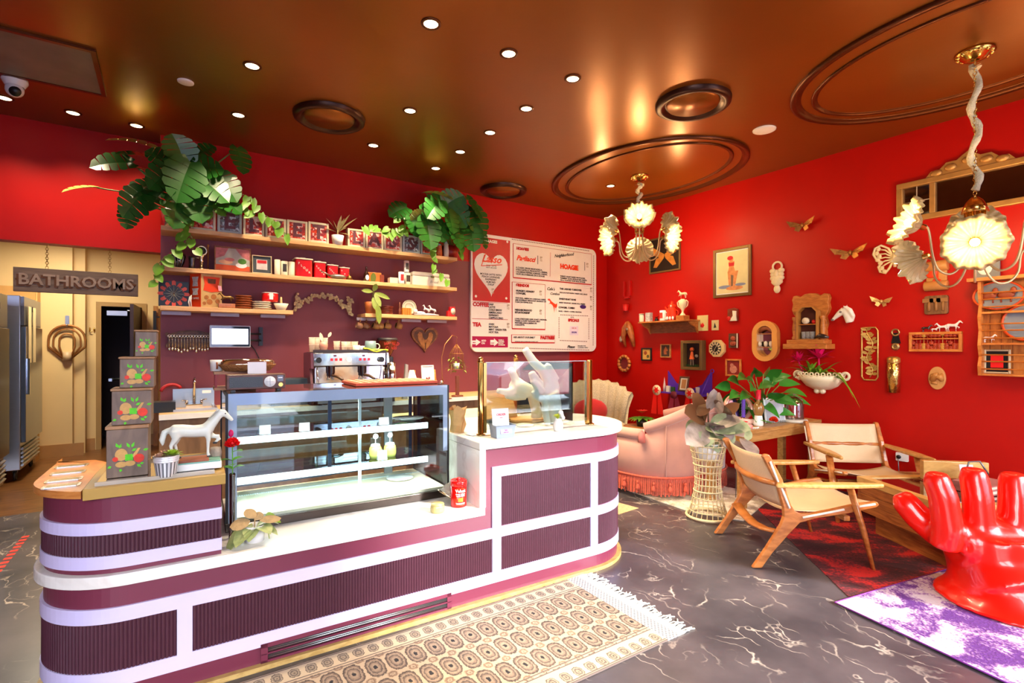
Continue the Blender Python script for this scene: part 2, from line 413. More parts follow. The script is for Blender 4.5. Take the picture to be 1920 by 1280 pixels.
# door to the dark room
dk=MB(); dk.bb(dx0-.3,dx1+.3,YB+1.3,YB+1.4,0,HK); dk.bb(dx0-.35,dx0-.25,YB+.1,YB+1.4,0,HK); dk.bb(dx1+.25,dx1+.35,YB+.1,YB+1.4,0,HK); dk.bb(dx0-.35,dx1+.35,YB+.1,YB+1.4,dz+.1,dz+.2)
DARK=mat('dark_plum_paint',(38,22,32),rough=.6,var=.1); struct('wall_bathroom_hall',dk,DARK)
fr=MB(); TRIM=mat('olive_door_trim',(168,132,74),rough=.45,var=.05)
for x0,x1 in ((dx0-.06,dx0),(dx1,dx1+.06)): fr.bb(x0,x1,YB-.02,YB+.1,0,dz+.06)
fr.bb(dx0,dx1,YB-.02,YB+.1,dz,dz+.06); struct('door_1',fr,TRIM)
dr=MB(); DOORM=mat('dark_plum_door',(40,24,34),rough=.45,var=.06)
dang=math.radians(86); Md=rotM((dx1,YB+.08,0),rz=dang)   # leaf swung inwards
dr.bb(-.92,0,0,.04,0.01,dz-.01,M=Md); struct('door_2',dr,DOORM)
dcl=MB(); dcl.bb(dx0+.06,dx0+.30,YB+.02,YB+.07,dz-.13,dz-.06); dcl.tube([(dx0+.30,YB+.045,dz-.05),(dx0+.5,YB+.2,dz-.05)],.012)
one('door_closer',dcl,STEEL,'silver door closer under the head of the dark bathroom doorway','door closer')
gr=MB(); gr.tube([(dx0+.1,YB+.25,1.0),(dx0+.38,YB+.25,1.0)],.02); gr.bb(dx0+.08,dx0+.12,YB+.02,YB+.27,.98,1.02)
one('grab_bar',gr,STEEL,'short steel bar crossing the dark doorway at waist height','bar')
# street front with big windows behind the camera
fw=MB(); FRM=mat('dark_window_frame',(40,30,28),rough=.4,var=.1)
wins=[(-3.4,-1.1),(-.9,1.3),(3.0,5.6)]; wz0,wz1=.35,3.0  # wide pier after the second window added to keep sun off the left counter
fw.bb(XL,W,YF-.12,YF,0,wz0); fw.bb(XL,W,YF-.12,YF,wz1,HC)
xs=[XL]+[q for w_ in wins for q in w_]+[W]
for i in range(0,len(xs),2): fw.bb(xs[i],xs[i+1],YF-.12,YF,wz0,wz1)
struct('wall_front',fw,DKRED)
for i,(x0,x1) in enumerate(wins):
    f=MB(); t=.05
    f.bb(x0,x0+t,YF-.1,YF-.03,wz0,wz1); f.bb(x1-t,x1,YF-.1,YF-.03,wz0,wz1); f.bb(x0+t,x1-t,YF-.1,YF-.03,wz1-t,wz1); f.bb(x0+t,x1-t,YF-.1,YF-.03,wz0,wz0+t); f.bb(x0+t,x1-t,YF-.1,YF-.03,2.35,2.4)
    struct('window_%d'%(i+1),f,FRM)
    pl=bpy.data.lights.new('window_portal','AREA'); pl.shape='RECTANGLE'; pl.size=x1-x0; pl.size_y=wz1-wz0; pl.cycles.is_portal=True
    po=bpy.data.objects.new('window_portal',pl); COL.objects.link(po); po.location=((x0+x1)/2,YF-.13,(wz0+wz1)/2); po.rotation_euler=(PI/2,0,0)
# ceiling mouldings (two stepped ovals round the chandeliers)
def oval(c,ax,ay,name):
    b=MB(); n=96
    prof=[(0,.0),(.0,.022),(.02,.03),(.045,.02),(.05,.008),(.075,.008),(.08,.0)]
    for (a_,b_,k) in ((ax,ay,1.0),(ax-.2,ay-.145,.55)):
        vs=[];fs=[]
        for i in range(n):
            t=2*PI*i/n
            for o,h in prof: vs.append((c[0]+(a_-o*k)*math.cos(t),c[1]+(b_-o*k)*math.sin(t),HC+.001-h*k))
        m=len(prof)
        for i in range(n):
            for j in range(m-1): fs.append((i*m+j,((i+1)%n)*m+j,((i+1)%n)*m+j+1,i*m+j+1))
        b.add(vs,fs,0,True)
    struct(name,b,CEILD)
oval((4.63,4.155),.935,1.224,'trim_1'); oval((4.60,1.19),.89,1.13,'trim_2')

# ================= ceiling fittings
RIMD=mat('dark_bronze_ring',(62,34,24),rough=.3,metal=.6,var=.05)
for (x,y,lab) in ((1.181,4.617,'round dark ceiling diffuser above the big monstera end of the shelves'),(3.591,2.678,'round dark ceiling diffuser between the two oval mouldings'),(3.568,5.507,'round dark ceiling diffuser nearest the menu board wall')):
    t=thing('ceiling_diffuser',lab,'air vent',(x,y,HC),0,'round ceiling diffusers')
    b=MB(); b.lathe([(.30,0),(.295,-.03),(.27,-.045),(.235,-.035),(.225,-.012),(.21,-.012)],48); b.build('ring',RIMD,t)
    b=MB(); b.lathe([(.215,-.004),(.20,-.03),(0,-.034)],48); b.build('face_plate',CEIL,t)
CANM=mat('downlight_baffle',(240,214,160),rough=.35,var=.03); 
LENS=mat('lit_downlight_lens',(255,240,210),rough=.3,emit=(255,226,170),es=LENSE,var=.01)
def downlight(x,y,lab,lit=1,dim=1.0,tilt=(0,0)):
    t=thing('downlight',lab,'ceiling light',(x,y,HC),0,'recessed ceiling downlights')
    b=MB(); b.lathe([(.062,0),(.062,-.006),(.046,-.008),(.044,.0),(.040,-.001)],24); b.build('trim_ring',CEILD,t)
    b=MB(); b.lathe([(.046,-.004),(.036,-.0015),(0,-.0012)],24); b.build('lens',LENS,t)
    if lit:
        l=bpy.data.lights.new('downlight_beam','SPOT'); l.energy=DOWN*dim; l.color=(1,.80,.52); l.spot_size=math.radians(110); l.spot_blend=.9; l.shadow_soft_size=.05
        lo=bpy.data.objects.new('downlight_beam',l); COL.objects.link(lo); lo.location=(x,y,HC-.03); lo.rotation_euler=(tilt[0],tilt[1],0)
dls=[(1.365,2.937,'downlight nearest the camera, left of three in the front row',.5),(1.947,2.937,'middle downlight of the front row of three',.5),(2.527,2.943,'right downlight of the front row of three',.6),
(.507,4.089,'downlight alone in the dark left of the ceiling, nearer the camera',1),(.515,5.017,'downlight left of the round diffuser above the monstera',.6),(1.718,4.112,'downlight right of the left round diffuser',1),
(2.517,3.528,'second downlight in the middle line running to the wall',.6),(2.515,4.111,'third downlight in the middle line running to the wall',1),(1.708,5.02,'downlight over the gap between the two leafy plants',.9),
(2.506,4.684,'fourth downlight in the middle line running to the wall',1),(2.508,5.269,'last downlight of the middle line, close to the wall',.45),(-.229,5.774,'downlight just above the pale upper monstera leaf',.22),
(-.669,5.764,'downlight above the red soffit left of the monstera',.22),(-1.09,5.73,'downlight cut by the left edge beside the camera dome',.22),(4.589,4.626,'small downlight inside the far oval moulding',1)]
for x,y,lab,dm in dls: downlight(x,y,lab,1,dm)
for x,y,r,lab in ((.118,4.617,.055,'small plain white ceiling disc near the left downlights'),(4.592,2.645,.10,'large plain white ceiling disc beside the round diffuser')):
    b=MB(); b.lathe([(r,0),(r*.98,-.008),(r*.8,-.012),(0,-.012)],32); one('ceiling_speaker',b,mat('white_grille',(235,228,220),rough=.6),lab,'ceiling speaker','white ceiling discs',(x,y,HC))
b=MB(); b.bb(-1.9,-.43,4.49,5.19,HC-.012,HC-.001); b.bb(-1.9,-.40,4.46,4.49,HC-.018,HC-.001,mi=1); b.bb(-1.9,-.40,5.19,5.22,HC-.018,HC-.001,mi=1); b.bb(-.43,-.40,4.49,5.19,HC-.018,HC-.001,mi=1)
one('access_panel',b,[mat('worn_grey_panel',(112,102,92),rough=.5,var=.2,vs=4),CEILD],'worn grey rectangular access panel in the ceiling at upper left','ceiling panel')
t=thing('security_camera','white dome security camera under the ceiling at far left','security camera',(-.948,5.287,HC))
b=MB(); b.lathe([(0,0),(.075,0),(.078,-.02),(.062,-.05),(.055,-.06)],24); b.build('base',WHITE,t)
b=MB(); b.ell((.0,-.01,-.085),.056); b.build('head',WHITE,t)
b=MB(); b.lathe([(.034,0),(.034,.03),(0,.034)],20,M=rotM((.01,-.035,-.10),rx=2.2)); b.build('lens',BLACK,t)

# ================= service counter (local frame u,v,z)
AL=.33; UL=-.29; UR=2.20; AR=.44
def cpt(t,off=0.):
    # point on the front outline at arc length t (t=u on the straight), pushed outwards by off
    if t>=UL and t<=UR: return (t,-off)
    if t<UL:
        s=(UL-t)
        if s<AL*PI/2:
            a=s/AL; r=AL+off
            return (UL-r*math.sin(a), AL-r*math.cos(a))
        return (UL-AL-off, AL+s-AL*PI/2)
    s=t-UR; a=s/AR
    if a<PI: r=AR+off; return (UR+r*math.sin(a), AR-r*math.cos(a))
    return (UR-(s-AR*PI), 2*AR+off)
TL0=UL-AL*PI/2-.42; TR1=UR+AR*PI-.02
def tsamp(t0,t1,st=.03):
    n=max(1,int(math.ceil((t1-t0)/st))); return [t0+(t1-t0)*i/n for i in range(n+1)]
def strip(b,t0,t1,z0,z1,off,th=.02,mi=0):
    ts=tsamp(t0,t1); vs=[];fs=[]
    for t in ts:
        a=cpt(t,off); c=cpt(t,off-th)
        vs+=[(a[0],a[1],z0),(a[0],a[1],z1),(c[0],c[1],z1),(c[0],c[1],z0)]
    n=len(ts)
    for i in range(n-1):
        k=4*i; fs+=[(k,k+4,k+5,k+1),(k+1,k+5,k+6,k+2),(k+3,k+2,k+6,k+7)[::1],(k,k+3,k+7,k+4)]
    fs+=[(0,1,2,3),(4*n-1,4*n-2,4*n-3,4*n-4)]
    b.add(vs,fs,mi); return b
def flute(t0,t1,z0,z1,pitch=.0142,dep_=.007):
    b=MB(); n=max(1,int(round((t1-t0)/pitch))); p=(t1-t0)/n; ts=[]
    for i in range(n):
        for f,o in ((0.04,.0005),(.2,dep_*.8),(.5,dep_),(.8,dep_*.8),(.96,.0005)): ts.append((t0+(i+f)*p,o))
    vs=[];fs=[]
    for t,o in ts:
        a=cpt(t,o); vs+=[(a[0],a[1],z0),(a[0],a[1],z1)]
    for i in range(len(ts)-1): fs.append((2*i,2*i+2,2*i+3,2*i+1))
    b.add(vs,fs,0,True); return b
MAG=mat('mulberry_lacquer',(112,46,66),rough=.32,var=.05,vs=3)
LAV=mat('lavender_lacquer',(210,200,240),rough=.35,var=.02)
FLU=mat('plum_fluted_panel',(72,34,48),rough=.42,var=.08,vs=20)
GOLDW=wood('pale_brass_wood',(176,140,78),(202,168,104),(8,20,20),rough=.4)
ct=thing('service_counter','long mulberry service counter with lavender stripes and fluted plum panels','counter',(CO[0],CO[1],0),-CANG)
out=[cpt(t) for t in tsamp(TL0,TR1+.02+.001,.03)]
b=MB(); b.prism(out+[(UR,.879),(1.349,.879),(1.349,.80),(-.62,.80)],.02,.5095); b.build('lower_body',MAG,ct)
b=MB(); b.prism([cpt(t) for t in tsamp(1.3495,TR1+.021,.03)]+[(UR,.879),(1.3495,.879)],.5085,.885); b.build('tall_body',MAG,ct)
b=MB(); b.prism([cpt(t) for t in tsamp(TL0,.03,.03)]+[(.03,.62),(-.4,.62),(-.4,.80),(-.62,.80)],.5585,.87); b.build('upper_body',MAG,ct)
for (t0,t1,z0,z1) in ((TL0,-.134,.163,.36),(-.078,1.406,.163,.36),(1.464,2.149,.163,.362),(2.209,TR1,.163,.362),(1.464,2.149,.425,.715),(2.209,TR1,.425,.715),(TL0,.03,.632,.718)):
    flute(t0,t1,z0,z1).build('fluted_panel',FLU,ct)
for (t0,t1,z0,z1) in ((TL0,TR1,.36,.42),(TL0,TR1,.10,.163),(1.406,TR1,.715,.775),(TL0,.032,.718,.766),(TL0,.032,.58,.632)):
    strip(MB(),t0,t1,z0,z1,.011).build('stripe',LAV,ct)
for (t0,t1,z0,z1) in ((-.134,-.078,.163,.36),(1.406,1.464,.163,.36),(1.406,1.464,.42,.715),(2.149,2.209,.163,.36),(2.149,2.209,.42,.715)):
    strip(MB(),t0,t1,z0,z1,.011).build('upright_bar',LAV,ct)
strip(MB(),TL0,TR1,0,.022,.03,.06).build('toe_strip',GOLDW,ct)
b=MB(); g0,g1=.187,1.143; zz=(.028,.045,.062,.079,.104)
for z0,z1 in ((.024,.034),(.060,.066),(.092,.112)): b.bb(g0,g1,-.012,.0,z0,z1)
for x0,x1 in ((g0,g0+.03),(g1-.025,g1)): b.bb(x0,x1,-.012,0,.024,.112)
gl=b.build('vent_grille',MAG,ct)
for z0 in (.036,.068):
    b=MB(); b.bb(g0+.03,g1-.025,-.006,-.001,z0,z0+.022,mi=0); b.tube([(g0+.03,-.008,z0+.008),(g1-.025,-.008,z0+.008)],.004,6,1); b.tube([(g0+.03,-.008,z0+.017),(g1-.025,-.008,z0+.017)],.003,6,1)
    b.build('louvre_slot',[BLACK,STEEL],gl)
# low ledge slab
lw=[cpt(t,.03) for t in tsamp(TL0-.0,1.348,.03)]
b=MB(); b.prism(lw+[(1.348,.95),(-.1,.95),(-.66,.78)],.51,.558)
o=one('ledge_worktop',b,MARW,'low white marble ledge along the counter front under the glass display case','worktop',loc=(CO[0],CO[1],0),rz=-CANG,bevel=.004)
# high marble top with waterfall side
t=thing('marble_countertop','raised white marble countertop with rounded end and brass posts','worktop',(CO[0],CO[1],0),-CANG)
b=MB(); pts=[cpt(q,.035) for q in tsamp(1.308,TR1+.02,.03)]; b.prism(pts+[(UR,.94),(1.308,.94)],.886,.932); b.build('slab',MARW,t,bevel=.006)
b=MB(); b.bb(1.308,1.347,-.036,.93,.5585,.8855); b.build('waterfall_side',MARW,t)
# left wood board with pans
BOARD=wood('orange_butcher_board',(196,118,52),(222,150,78),(6,3,20),rough=.4)
b=MB(); pts=[cpt(q,.03) for q in tsamp(TL0-.1,-.445,.03)]; b.prism(pts+[(-.445,.30),(-.44,.62),(-.5,.72),(-.655,.74)],.872,.902)
one('cutting_board',b,BOARD,'orange wooden board with rounded corner on the left end of the counter','board',loc=(CO[0],CO[1],0),rz=-CANG,bevel=.004)
GOLDW2=mat('gold_lacquer',(176,140,66),rough=.42,var=.05)
t=thing('counter_shelf','gold wood topped raised shelf of the left counter holding canisters','shelf',(CO[0],CO[1],0),-CANG)
b=MB(); b.prism([(-.444,-.025),(.046,-.025),(.046,.55),(-.43,.60),(-.444,.3)],.8705,.915); b.build('top',GOLDW2,t,bevel=.003)
t=thing('glass_tray','clear flat glass tray edge lying under the wooden canisters','tray',toW(-.21,.2,.9155),-CANG)
b=MB(); b.bb(-.20,.215,-.185,.22,0,.006); b.build('base',glassmat('tray_glass',(250,248,240),.05,.3),t)
for y_ in (-.19,.225): b=MB(); b.bb(-.20,.215,y_-.004,y_+.004,0,.016); b.build('rim',mat('acrylic_rim',(235,225,210),rough=.1,trans=.5),t)
PANM=mat('pan_steel',(205,208,212),rough=.2,metal=1)
for i,(x0,y0,x1,y1) in enumerate(((60,868,180,878),(0,0,0,0))): pass
for i,(v0,lab) in enumerate(((.15,'nearest'),(.27,'second'),(.43,'third'),(.59,'farthest'))):
    t=thing('food_pan','steel pan set in the wooden board, %s from the camera of four'%lab,'pan',toW(-.535-.012*i,v0,.9025),-CANG,'steel pans in the wooden board')
    b=MB(); w_,d_=.062,.036
    b.prism(rrect(2*w_,2*d_,.015),0,.003); b.build('rim',PANM,t)
    b=MB(); b.bb(-w_+.012,w_-.012,-d_+.012,d_-.012,.0031,.0045); b.build('lid',mat('pan_inside',(150,152,156),rough=.15,metal=1),t)
# ================= glass display case on the ledge
U0,U1,V0,V1,Z0,Z1=.058,1.258,.27,.85,.5595,1.243
t=thing('display_case','tall glass pastry display case with black edges on the white ledge','display case',(CO[0],CO[1],0),-CANG)
BORD=mat('border_print_sky_tint',(150,172,198),rough=.06,var=.08,vs=3,coat=1,spec=.8)  # print colour also carries the sky reflected in the border
DKST=mat('dark_steel',(70,62,58),rough=.25,metal=.9)
b=MB(); b.bb(U0,U1,V0,V1,Z0,Z0+.045); b.build('base',DKST,t,bevel=.003)
b=MB(); 
for u in (U0,U1-.012): b.bb(u,u+.012,V0,V1,Z1-.012,Z1); b.bb(u,u+.012,V0,V0+.012,Z0+.045,Z1-.012); b.bb(u,u+.012,V1-.012,V1,Z0+.045,Z1-.012)
b.bb(U0+.012,U1-.012,V1-.012,V1,Z1-.012,Z1)
b.build('frame',BLACK,t)
b=MB(); b.bb(U0+.012,U1-.012,V0+.001,V0+.006,Z0+.045,Z1); b.build('front_glass',glassmat('case_glass',(242,248,246),0,.11),t)
for u in (U0+.004,U1-.009):
    b=MB(); b.bb(u,u+.005,V0+.012,V1-.012,Z0+.045,Z1-.012); b.build('side_glass',glassmat('side_glass',(236,246,238),0,.08),t)
b=MB(); b.bb(U0+.012,U1-.012,V0+.007,V1-.012,Z1-.008,Z1-.001); b.build('top_glass',mat('case_top',(96,74,66),rough=.06,var=.05,coat=1),t)
b=MB(); b.bb(U0+.012,U1-.012,V0-.001,V0+.0005,Z1-.058,Z1); b.bb(U0+.012,U0+.05,V0-.001,V0+.0005,Z0+.045,Z1-.058); b.bb(U1-.04,U1-.012,V0-.001,V0+.0005,Z1-.40,Z1-.058); b.build('printed_border',BORD,t)
b=MB(); b.bb(U0+.02,U1-.02,V0+.02,V1-.02,Z0+.046,Z0+.062); b.build('deck',mat('cream_deck',(232,220,188),rough=.3,emit=(255,246,220),es=.0),t)
b=MB(); 
for i in range(100): b.bb(U0+.03+i*.0115,U0+.036+i*.0115,V1-.15,V1-.135,Z0+.0625,Z0+.066)
b.build('air_grille',mat('pale_slots',(205,225,232),rough=.3),t)
SHG=mat('shelf_edge_white',(236,246,246),rough=.2,emit=(235,250,255),es=LED)
ZA=onV(801,791,.42).z; ZB=onV(809,853,.42).z; ua=onV(801,795,.42).x
for z in (ZA,ZB):
    b=MB(); b.bb(U0+.03,ua,.42,V1-.07,z-.014,z-.004); s_=b.build('glass_shelf',glassmat('shelf_glass',(215,238,236),0,.1),t)
    b=MB(); b.bb(U0+.03,ua,.408,.42,z-.036,z); b.build('shelf_edge_light',SHG,s_)
    for u in (U0+.03,ua-.01):
        b=MB(); b.bb(u,u+.01,.42,V1-.03,z-.028,z-.0145); b.build('shelf_bracket',STEEL,s_)
for z_,e_ in ((Z1-.02,1.0),(ZA-.04,.7),(ZB-.04,.7)):
    l=bpy.data.lights.new('case_light','AREA'); l.shape='RECTANGLE'; l.size=1.1; l.size_y=.04; l.energy=CASEW*e_; l.color=(.94,.98,1); lo=bpy.data.objects.new('case_light',l); COL.objects.link(lo); lo.location=toW((U0+U1)/2,.44,z_); lo.rotation_euler=(0,0,-CANG)
b=MB(); b.bb(U0+.03,U1-.03,V1-.04,V1-.02,Z1-.07,Z1-.03); b.build('top_rail',STEEL,t)
for u0,u1,off in ((U0+.03,.68,0),(.66,U1-.03,.012)):
    b=MB(); vv=V1-.03+off
    for a in (u0,u1-.022): b.bb(a,a+.022,vv-.008,vv,Z0+.09,Z1-.07)
    b.bb(u0+.022,u1-.022,vv-.008,vv,Z0+.09,Z0+.13); b.bb(u0+.022,u1-.022,vv-.008,vv,Z1-.09,Z1-.07)
    d_=b.build('sliding_door',mat('navy_door_frame',(34,50,76),rough=.3,metal=.4),t)
    b=MB(); b.bb(u0+.022,u1-.022,vv-.005,vv-.002,Z0+.13,Z1-.09); b.build('door_glass',glassmat('door_glass',(222,238,244),0,.09),d_)
for u in (.75,):
    b=MB(); b.bb(u,u+.016,.43,.438,Z0+.062,Z1-.06); b.build('shelf_post',mat('pale_post',(215,235,238),rough=.2),t)
b=MB(); b.bb(1.02,1.075,V1-.06,V1-.045,Z0+.062,Z1-.07); 
b.build('slotted_upright',STEEL,t)
def card(u,v,z,w,h,lab,grp='price cards in the display case'):
    b=MB(); b.box((0,0,h/2),(w,.003,h),rx=-.15); b.box((0,.012,h/2*.8),(w,.003,h*.85),rx=.35)
    return one('price_card',b,PAPER,lab,'card',grp,toW(u,v,z+.001),-CANG)
def cu(px,py,v): return onV(px,py,v).x
for px,w,h,z,lab in ((497,.055,.05,ZA,'blank white card on the left of the top case shelf'),(571,.055,.048,ZA,'blank white card in the middle of the top case shelf'),(720,.06,.046,ZA,'blank white card on the right of the top case shelf'),(717,.058,.058,ZB,'blank white card before the yellow jars in the case')):
    card(cu(px,800,.44),.44,z,w,h,lab)
for px,lab in ((704,'left of two yellow lidded jars in the display case'),(731,'right of two yellow lidded jars in the display case')):
    t=thing('jam_jar',lab,'jar',toW(cu(px,850,.55),.55,ZB-.003),-CANG,'yellow jars in the display case')
    b=MB(); b.lathe([(0,0),(.035,0),(.04,.02),(.038,.06),(.03,.072),(0,.072)],18); b.build('body',mat('yellow_curd',(226,220,110),rough=.25,coat=1),t)
    b=MB(); b.lathe([(.031,.073),(.026,.085),(0,.09)],16); b.build('lid',mat('clear_lid',(200,220,220),rough=.1),t)
    b=MB(); b.cyl((0,0,.09),.003,.03,8); b.lathe([(0,0),(.017,0),(.017,.004),(0,.004)],18,M=rotM((0,-.002,.132),rx=PI/2)); b.build('name_tag',PAPER,t)
t=thing('crystal_platter','low sparkling cut glass platter at the right of the top case shelf','plate',toW(cu(765,790,.56),.56,ZA-.003),-CANG)
b=MB(); b.lathe([(0,0),(.05,.002),(.10,.018),(.103,.022),(.05,.008),(0,.006)],28); b.build('dish',mat('cut_glass',(225,235,235),rough=.1,trans=.6,bump=.6,bs=60),t)
t=thing('deck_plate','flat pale plate lying at the right of the case deck','plate',toW(1.06,.6,Z0+.0625),-CANG)
b=MB(); b.lathe([(0,0),(.05,0),(.085,.008),(.083,.011),(.05,.004),(0,.004)],28); b.build('dish',WHITE,t)
# --- things on top of the case
zt=Z1+.0008
RADW=wood('walnut_radio',(78,44,34),(112,66,50),(4,20,20),rough=.35)
r0,r1=onV(425,735,.33).x,onV(536,733,.33).x
t=thing('radio','wooden table radio with grey grille and white dial on the glass case','radio',toW((r0+r1)/2,.34,zt),-CANG); w_=r1-r0
hh=onV(480,702,.33).z-zt-.012
b=MB(); b.bb(-w_/2,w_/2,0,.12,.012,.012+hh); b.build('cabinet',RADW,t,bevel=.004)
for x in (-w_/2+.02,w_/2-.04): b=MB(); b.bb(x,x+.02,.01,.1,0,.012); b.build('foot',BLACK,t)
b=MB(); b.bb(-w_/2+.012,.028,-.004,0,.024,hh); b.build('speaker_grille',mat('grey_speaker_cloth',(86,92,98),rough=.8,bump=.3,bs=300),t)
b=MB(); b.lathe([(0,0),(hh*.36,0),(hh*.36,.004),(0,.005)],28,M=rotM((w_*.225,0,.012+hh*.5),rx=PI/2)); b.build('dial',PAPER,t)
b=MB(); b.bb(w_*.225-.0008,w_*.225+.0008,-.0065,-.0052,.012+hh*.22,.012+hh*.78); b.bb(w_*.225-.02,w_*.225+.02,-.0065,-.0052,.012+hh*.495,.012+hh*.505); b.build('dial_mark',IRON,t)
b=MB(); b.cyl((0,0,0),.011,.012,16,M=rotM((w_/2-.025,0,.012+hh*.28),rx=PI/2)); b.build('tuning_knob',BRASS,t)
b=MB(); b.bb(w_/2-.04,w_/2-.012,-.003,0,.012+hh*.5,.012+hh*.9); b.bb(w_/2-.036,w_/2-.016,-.005,-.003,.012+hh*.72,.012+hh*.78,mi=1); b.build('switch_plate',[IRON,PAPER],t)
# wicker basket with wrapped goods behind the radio, on a little wooden rack
t=thing('tray_rack','small red and wooden rack standing left of the radio','rack',toW(r0+.05,.53,zt),-CANG)
b=MB(); b.bb(-.1,.1,0,.18,.0,.014); b.bb(-.1,.1,0,.18,.085,.10); b.build('board',wood('rack_wood',(150,96,58),(180,124,80),(5,20,5)),t)
for x in (-.095,.085): 
    for y in (.005,.165): b=MB(); b.bb(x,x+.01,y,y+.01,.0145,.0845); b.build('upright',mat('red_rack_paint',(150,24,24),rough=.4),t)
t=thing('bread_tray','oval wicker tray with clear lid behind the radio','basket',toW((r0+r1)/2-.025,.55,zt+.101),-CANG)
b=MB(); b.lathe([(0,0),(.8,0),(1,.03),(1.02,.036),(.97,.036),(.78,.008),(0,.008)],30,sx=.14,sy=.09); b.build('basket',mat('wicker_brown',(150,100,54),rough=.6,bump=.8,bs=90),t)
b=MB(); b.lathe([(.97,.037),(.95,.052),(.85,.062),(0,.066)],30,sx=.14,sy=.09); b.build('lid',glassmat('plastic_lid',(245,240,232),.05,.3),t)
b=MB(); b.bb(-.01,.08,-.112,-.109,-.012,.05); b.build('label_card',PAPER,t)
t=thing('ceramic_mug','small white and brown ceramic mug left of the wicker tray','mug',toW(r0-.035,.60,zt+.101),-CANG)
b=MB(); b.lathe([(0,0),(.03,0),(.032,.06),(.028,.06),(.027,.006),(0,.006)],18); b.build('cup',WHITE,t)
b=MB(); b.torus((.0,-.033,.03),.015,.005,14,6,ax='x'); b.build('handle',mat('brown_glaze',(150,84,50),rough=.3),t)
# orange slatted rack
rr0,rr1=onV(672,735,.36).x,onV(828,722,.36).x
t=thing('serving_board','salmon orange slatted board lying on the glass case top','board',toW((rr0+rr1)/2,.42,zt),-CANG); w_=rr1-rr0
SALM=mat('salmon_plastic',(206,84,56),rough=.45,var=.06)
b=MB(); b.bb(-w_/2,w_/2,0,.34,0,.018); b.build('base',SALM,t,bevel=.003)
for i in range(10):
    b=MB(); b.bb(-w_/2+.03+i*w_*.093,-w_/2+.03+i*w_*.093+.02,.012,.328,.0185,.021); b.build('slat',mat('peach_slat',(240,190,150),rough=.45),t)
# rose in a slim glass tube on the ledge
px,py=437,1000
cc_=cZ(437,1003,.56); t=thing('rose_vase','red rose in a slim clear tube vase at the left of the ledge','vase',toW(cc_.x-.005,.185,.559),-CANG)
b=MB(); b.lathe([(0,0),(.019,0),(.016,.01),(.012,.05),(.013,.30),(.014,.31),(.012,.31),(.0105,.02),(0,.012)],16); b.build('glass_tube',glassmat('vase_glass',(235,245,240),.02,.25),t)
GRN=mat('fresh_green_leaf',(92,158,40),rough=.45,var=.25,vs=25)
b=MB(); b.tube([(0,0,.02),(.002,0,.2),(0,0,.44)],.0025,6); b.build('stem',GRN,t)
b=MB(); 
for a,z in ((2.6,.33),(.3,.37),(3.5,.37),(.0,.33),(4.7,.35),(5.6,.41)): b.leaf((0,0,z),(math.cos(a),math.sin(a),.5),(0,0,1),.06,.042,.3,kind=2)
b.build('leaf',GRN,t)
b=MB(); 
ROSE=mat('red_petals',(226,14,16),rough=.5,var=.2,vs=40)
for k in range(26):
    a=k*2.4; q=k/26; b.leaf((0,0,.445+.012*(1-q)),(math.cos(a)*(.25+.9*q),math.sin(a)*(.25+.9*q),1-.75*q),(-math.cos(a),-math.sin(a),.6),.028+.012*q,.032+.01*q,0,-.5,4,kind=2)
b.ell((0,0,.455),(.018,.018,.02)); b.build('bloom',ROSE,t)
b=MB(); b.ell((-.005,.012,.50),(.011,.011,.018)); b.build('bud',mat('magenta_petal',(190,10,90),rough=.5),t)
# potted variegated plant on the ledge
c_=cZ(475,1006,.56); t=thing('potted_plant','white pot with brown curled and green leaves on the ledge','plant',toW(c_.x,.095,.559),-CANG)
b=MB(); b.lathe([(0,0),(.042,0),(.047,.075),(.043,.075),(.040,.06),(0,.06)],28); b.build('pot',WHITE,t)
VAR=mat('variegated_leaf',(70,140,64),rough=.4,var=.3,vs=30,col2=(214,214,140))
DRY=mat('dry_tan_leaf',(176,144,98),rough=.7,var=.15,vs=40,bump=.5,bs=60)
b=MB()
for (a,e,L,w_,dr) in ((3.6,.25,.13,.085,.9),(5.3,.5,.11,.08,.6),(.1,.6,.12,.075,.6),(2.5,.3,.11,.07,.7),(4.4,.4,.10,.075,.7),(4.0,.1,.12,.08,.5),(5.8,.2,.10,.07,.6)): b.leaf((.01*math.cos(a),.01*math.sin(a),.062),(math.cos(a),math.sin(a),e),(0,0,1),L,w_,dr,kind=2,n=8)
b.tube([(.03,-.02,.06),(.055,-.035,.05),(.06,-.04,.01)],.003,6)
b.build('green_leaf',VAR,t)
b=MB()
for (x,y,z,a,e,L,w_) in ((-.02,-.03,.105,3.3,.05,.085,.075),(.0,-.03,.115,2.0,.6,.07,.055),(.02,-.03,.10,.2,.12,.095,.055),(.005,-.02,.10,1.2,.9,.05,.05)): b.leaf((x,y,z),(math.cos(a),math.sin(a)*.4,e),(0,-.5,1),L,w_,.2,-.2,8,kind=2)
b.tube([(0,0,.05),(0,-.02,.11)],.003,6); b.build('dry_leaf',DRY,t)
b=MB(); b.leaf((.05,.01,.09),(.9,0,.5),(0,-1,.4),.075,.06,.8,.1,8,kind=2); b.build('olive_leaf',mat('olive_leaf',(120,150,30),rough=.4),t)
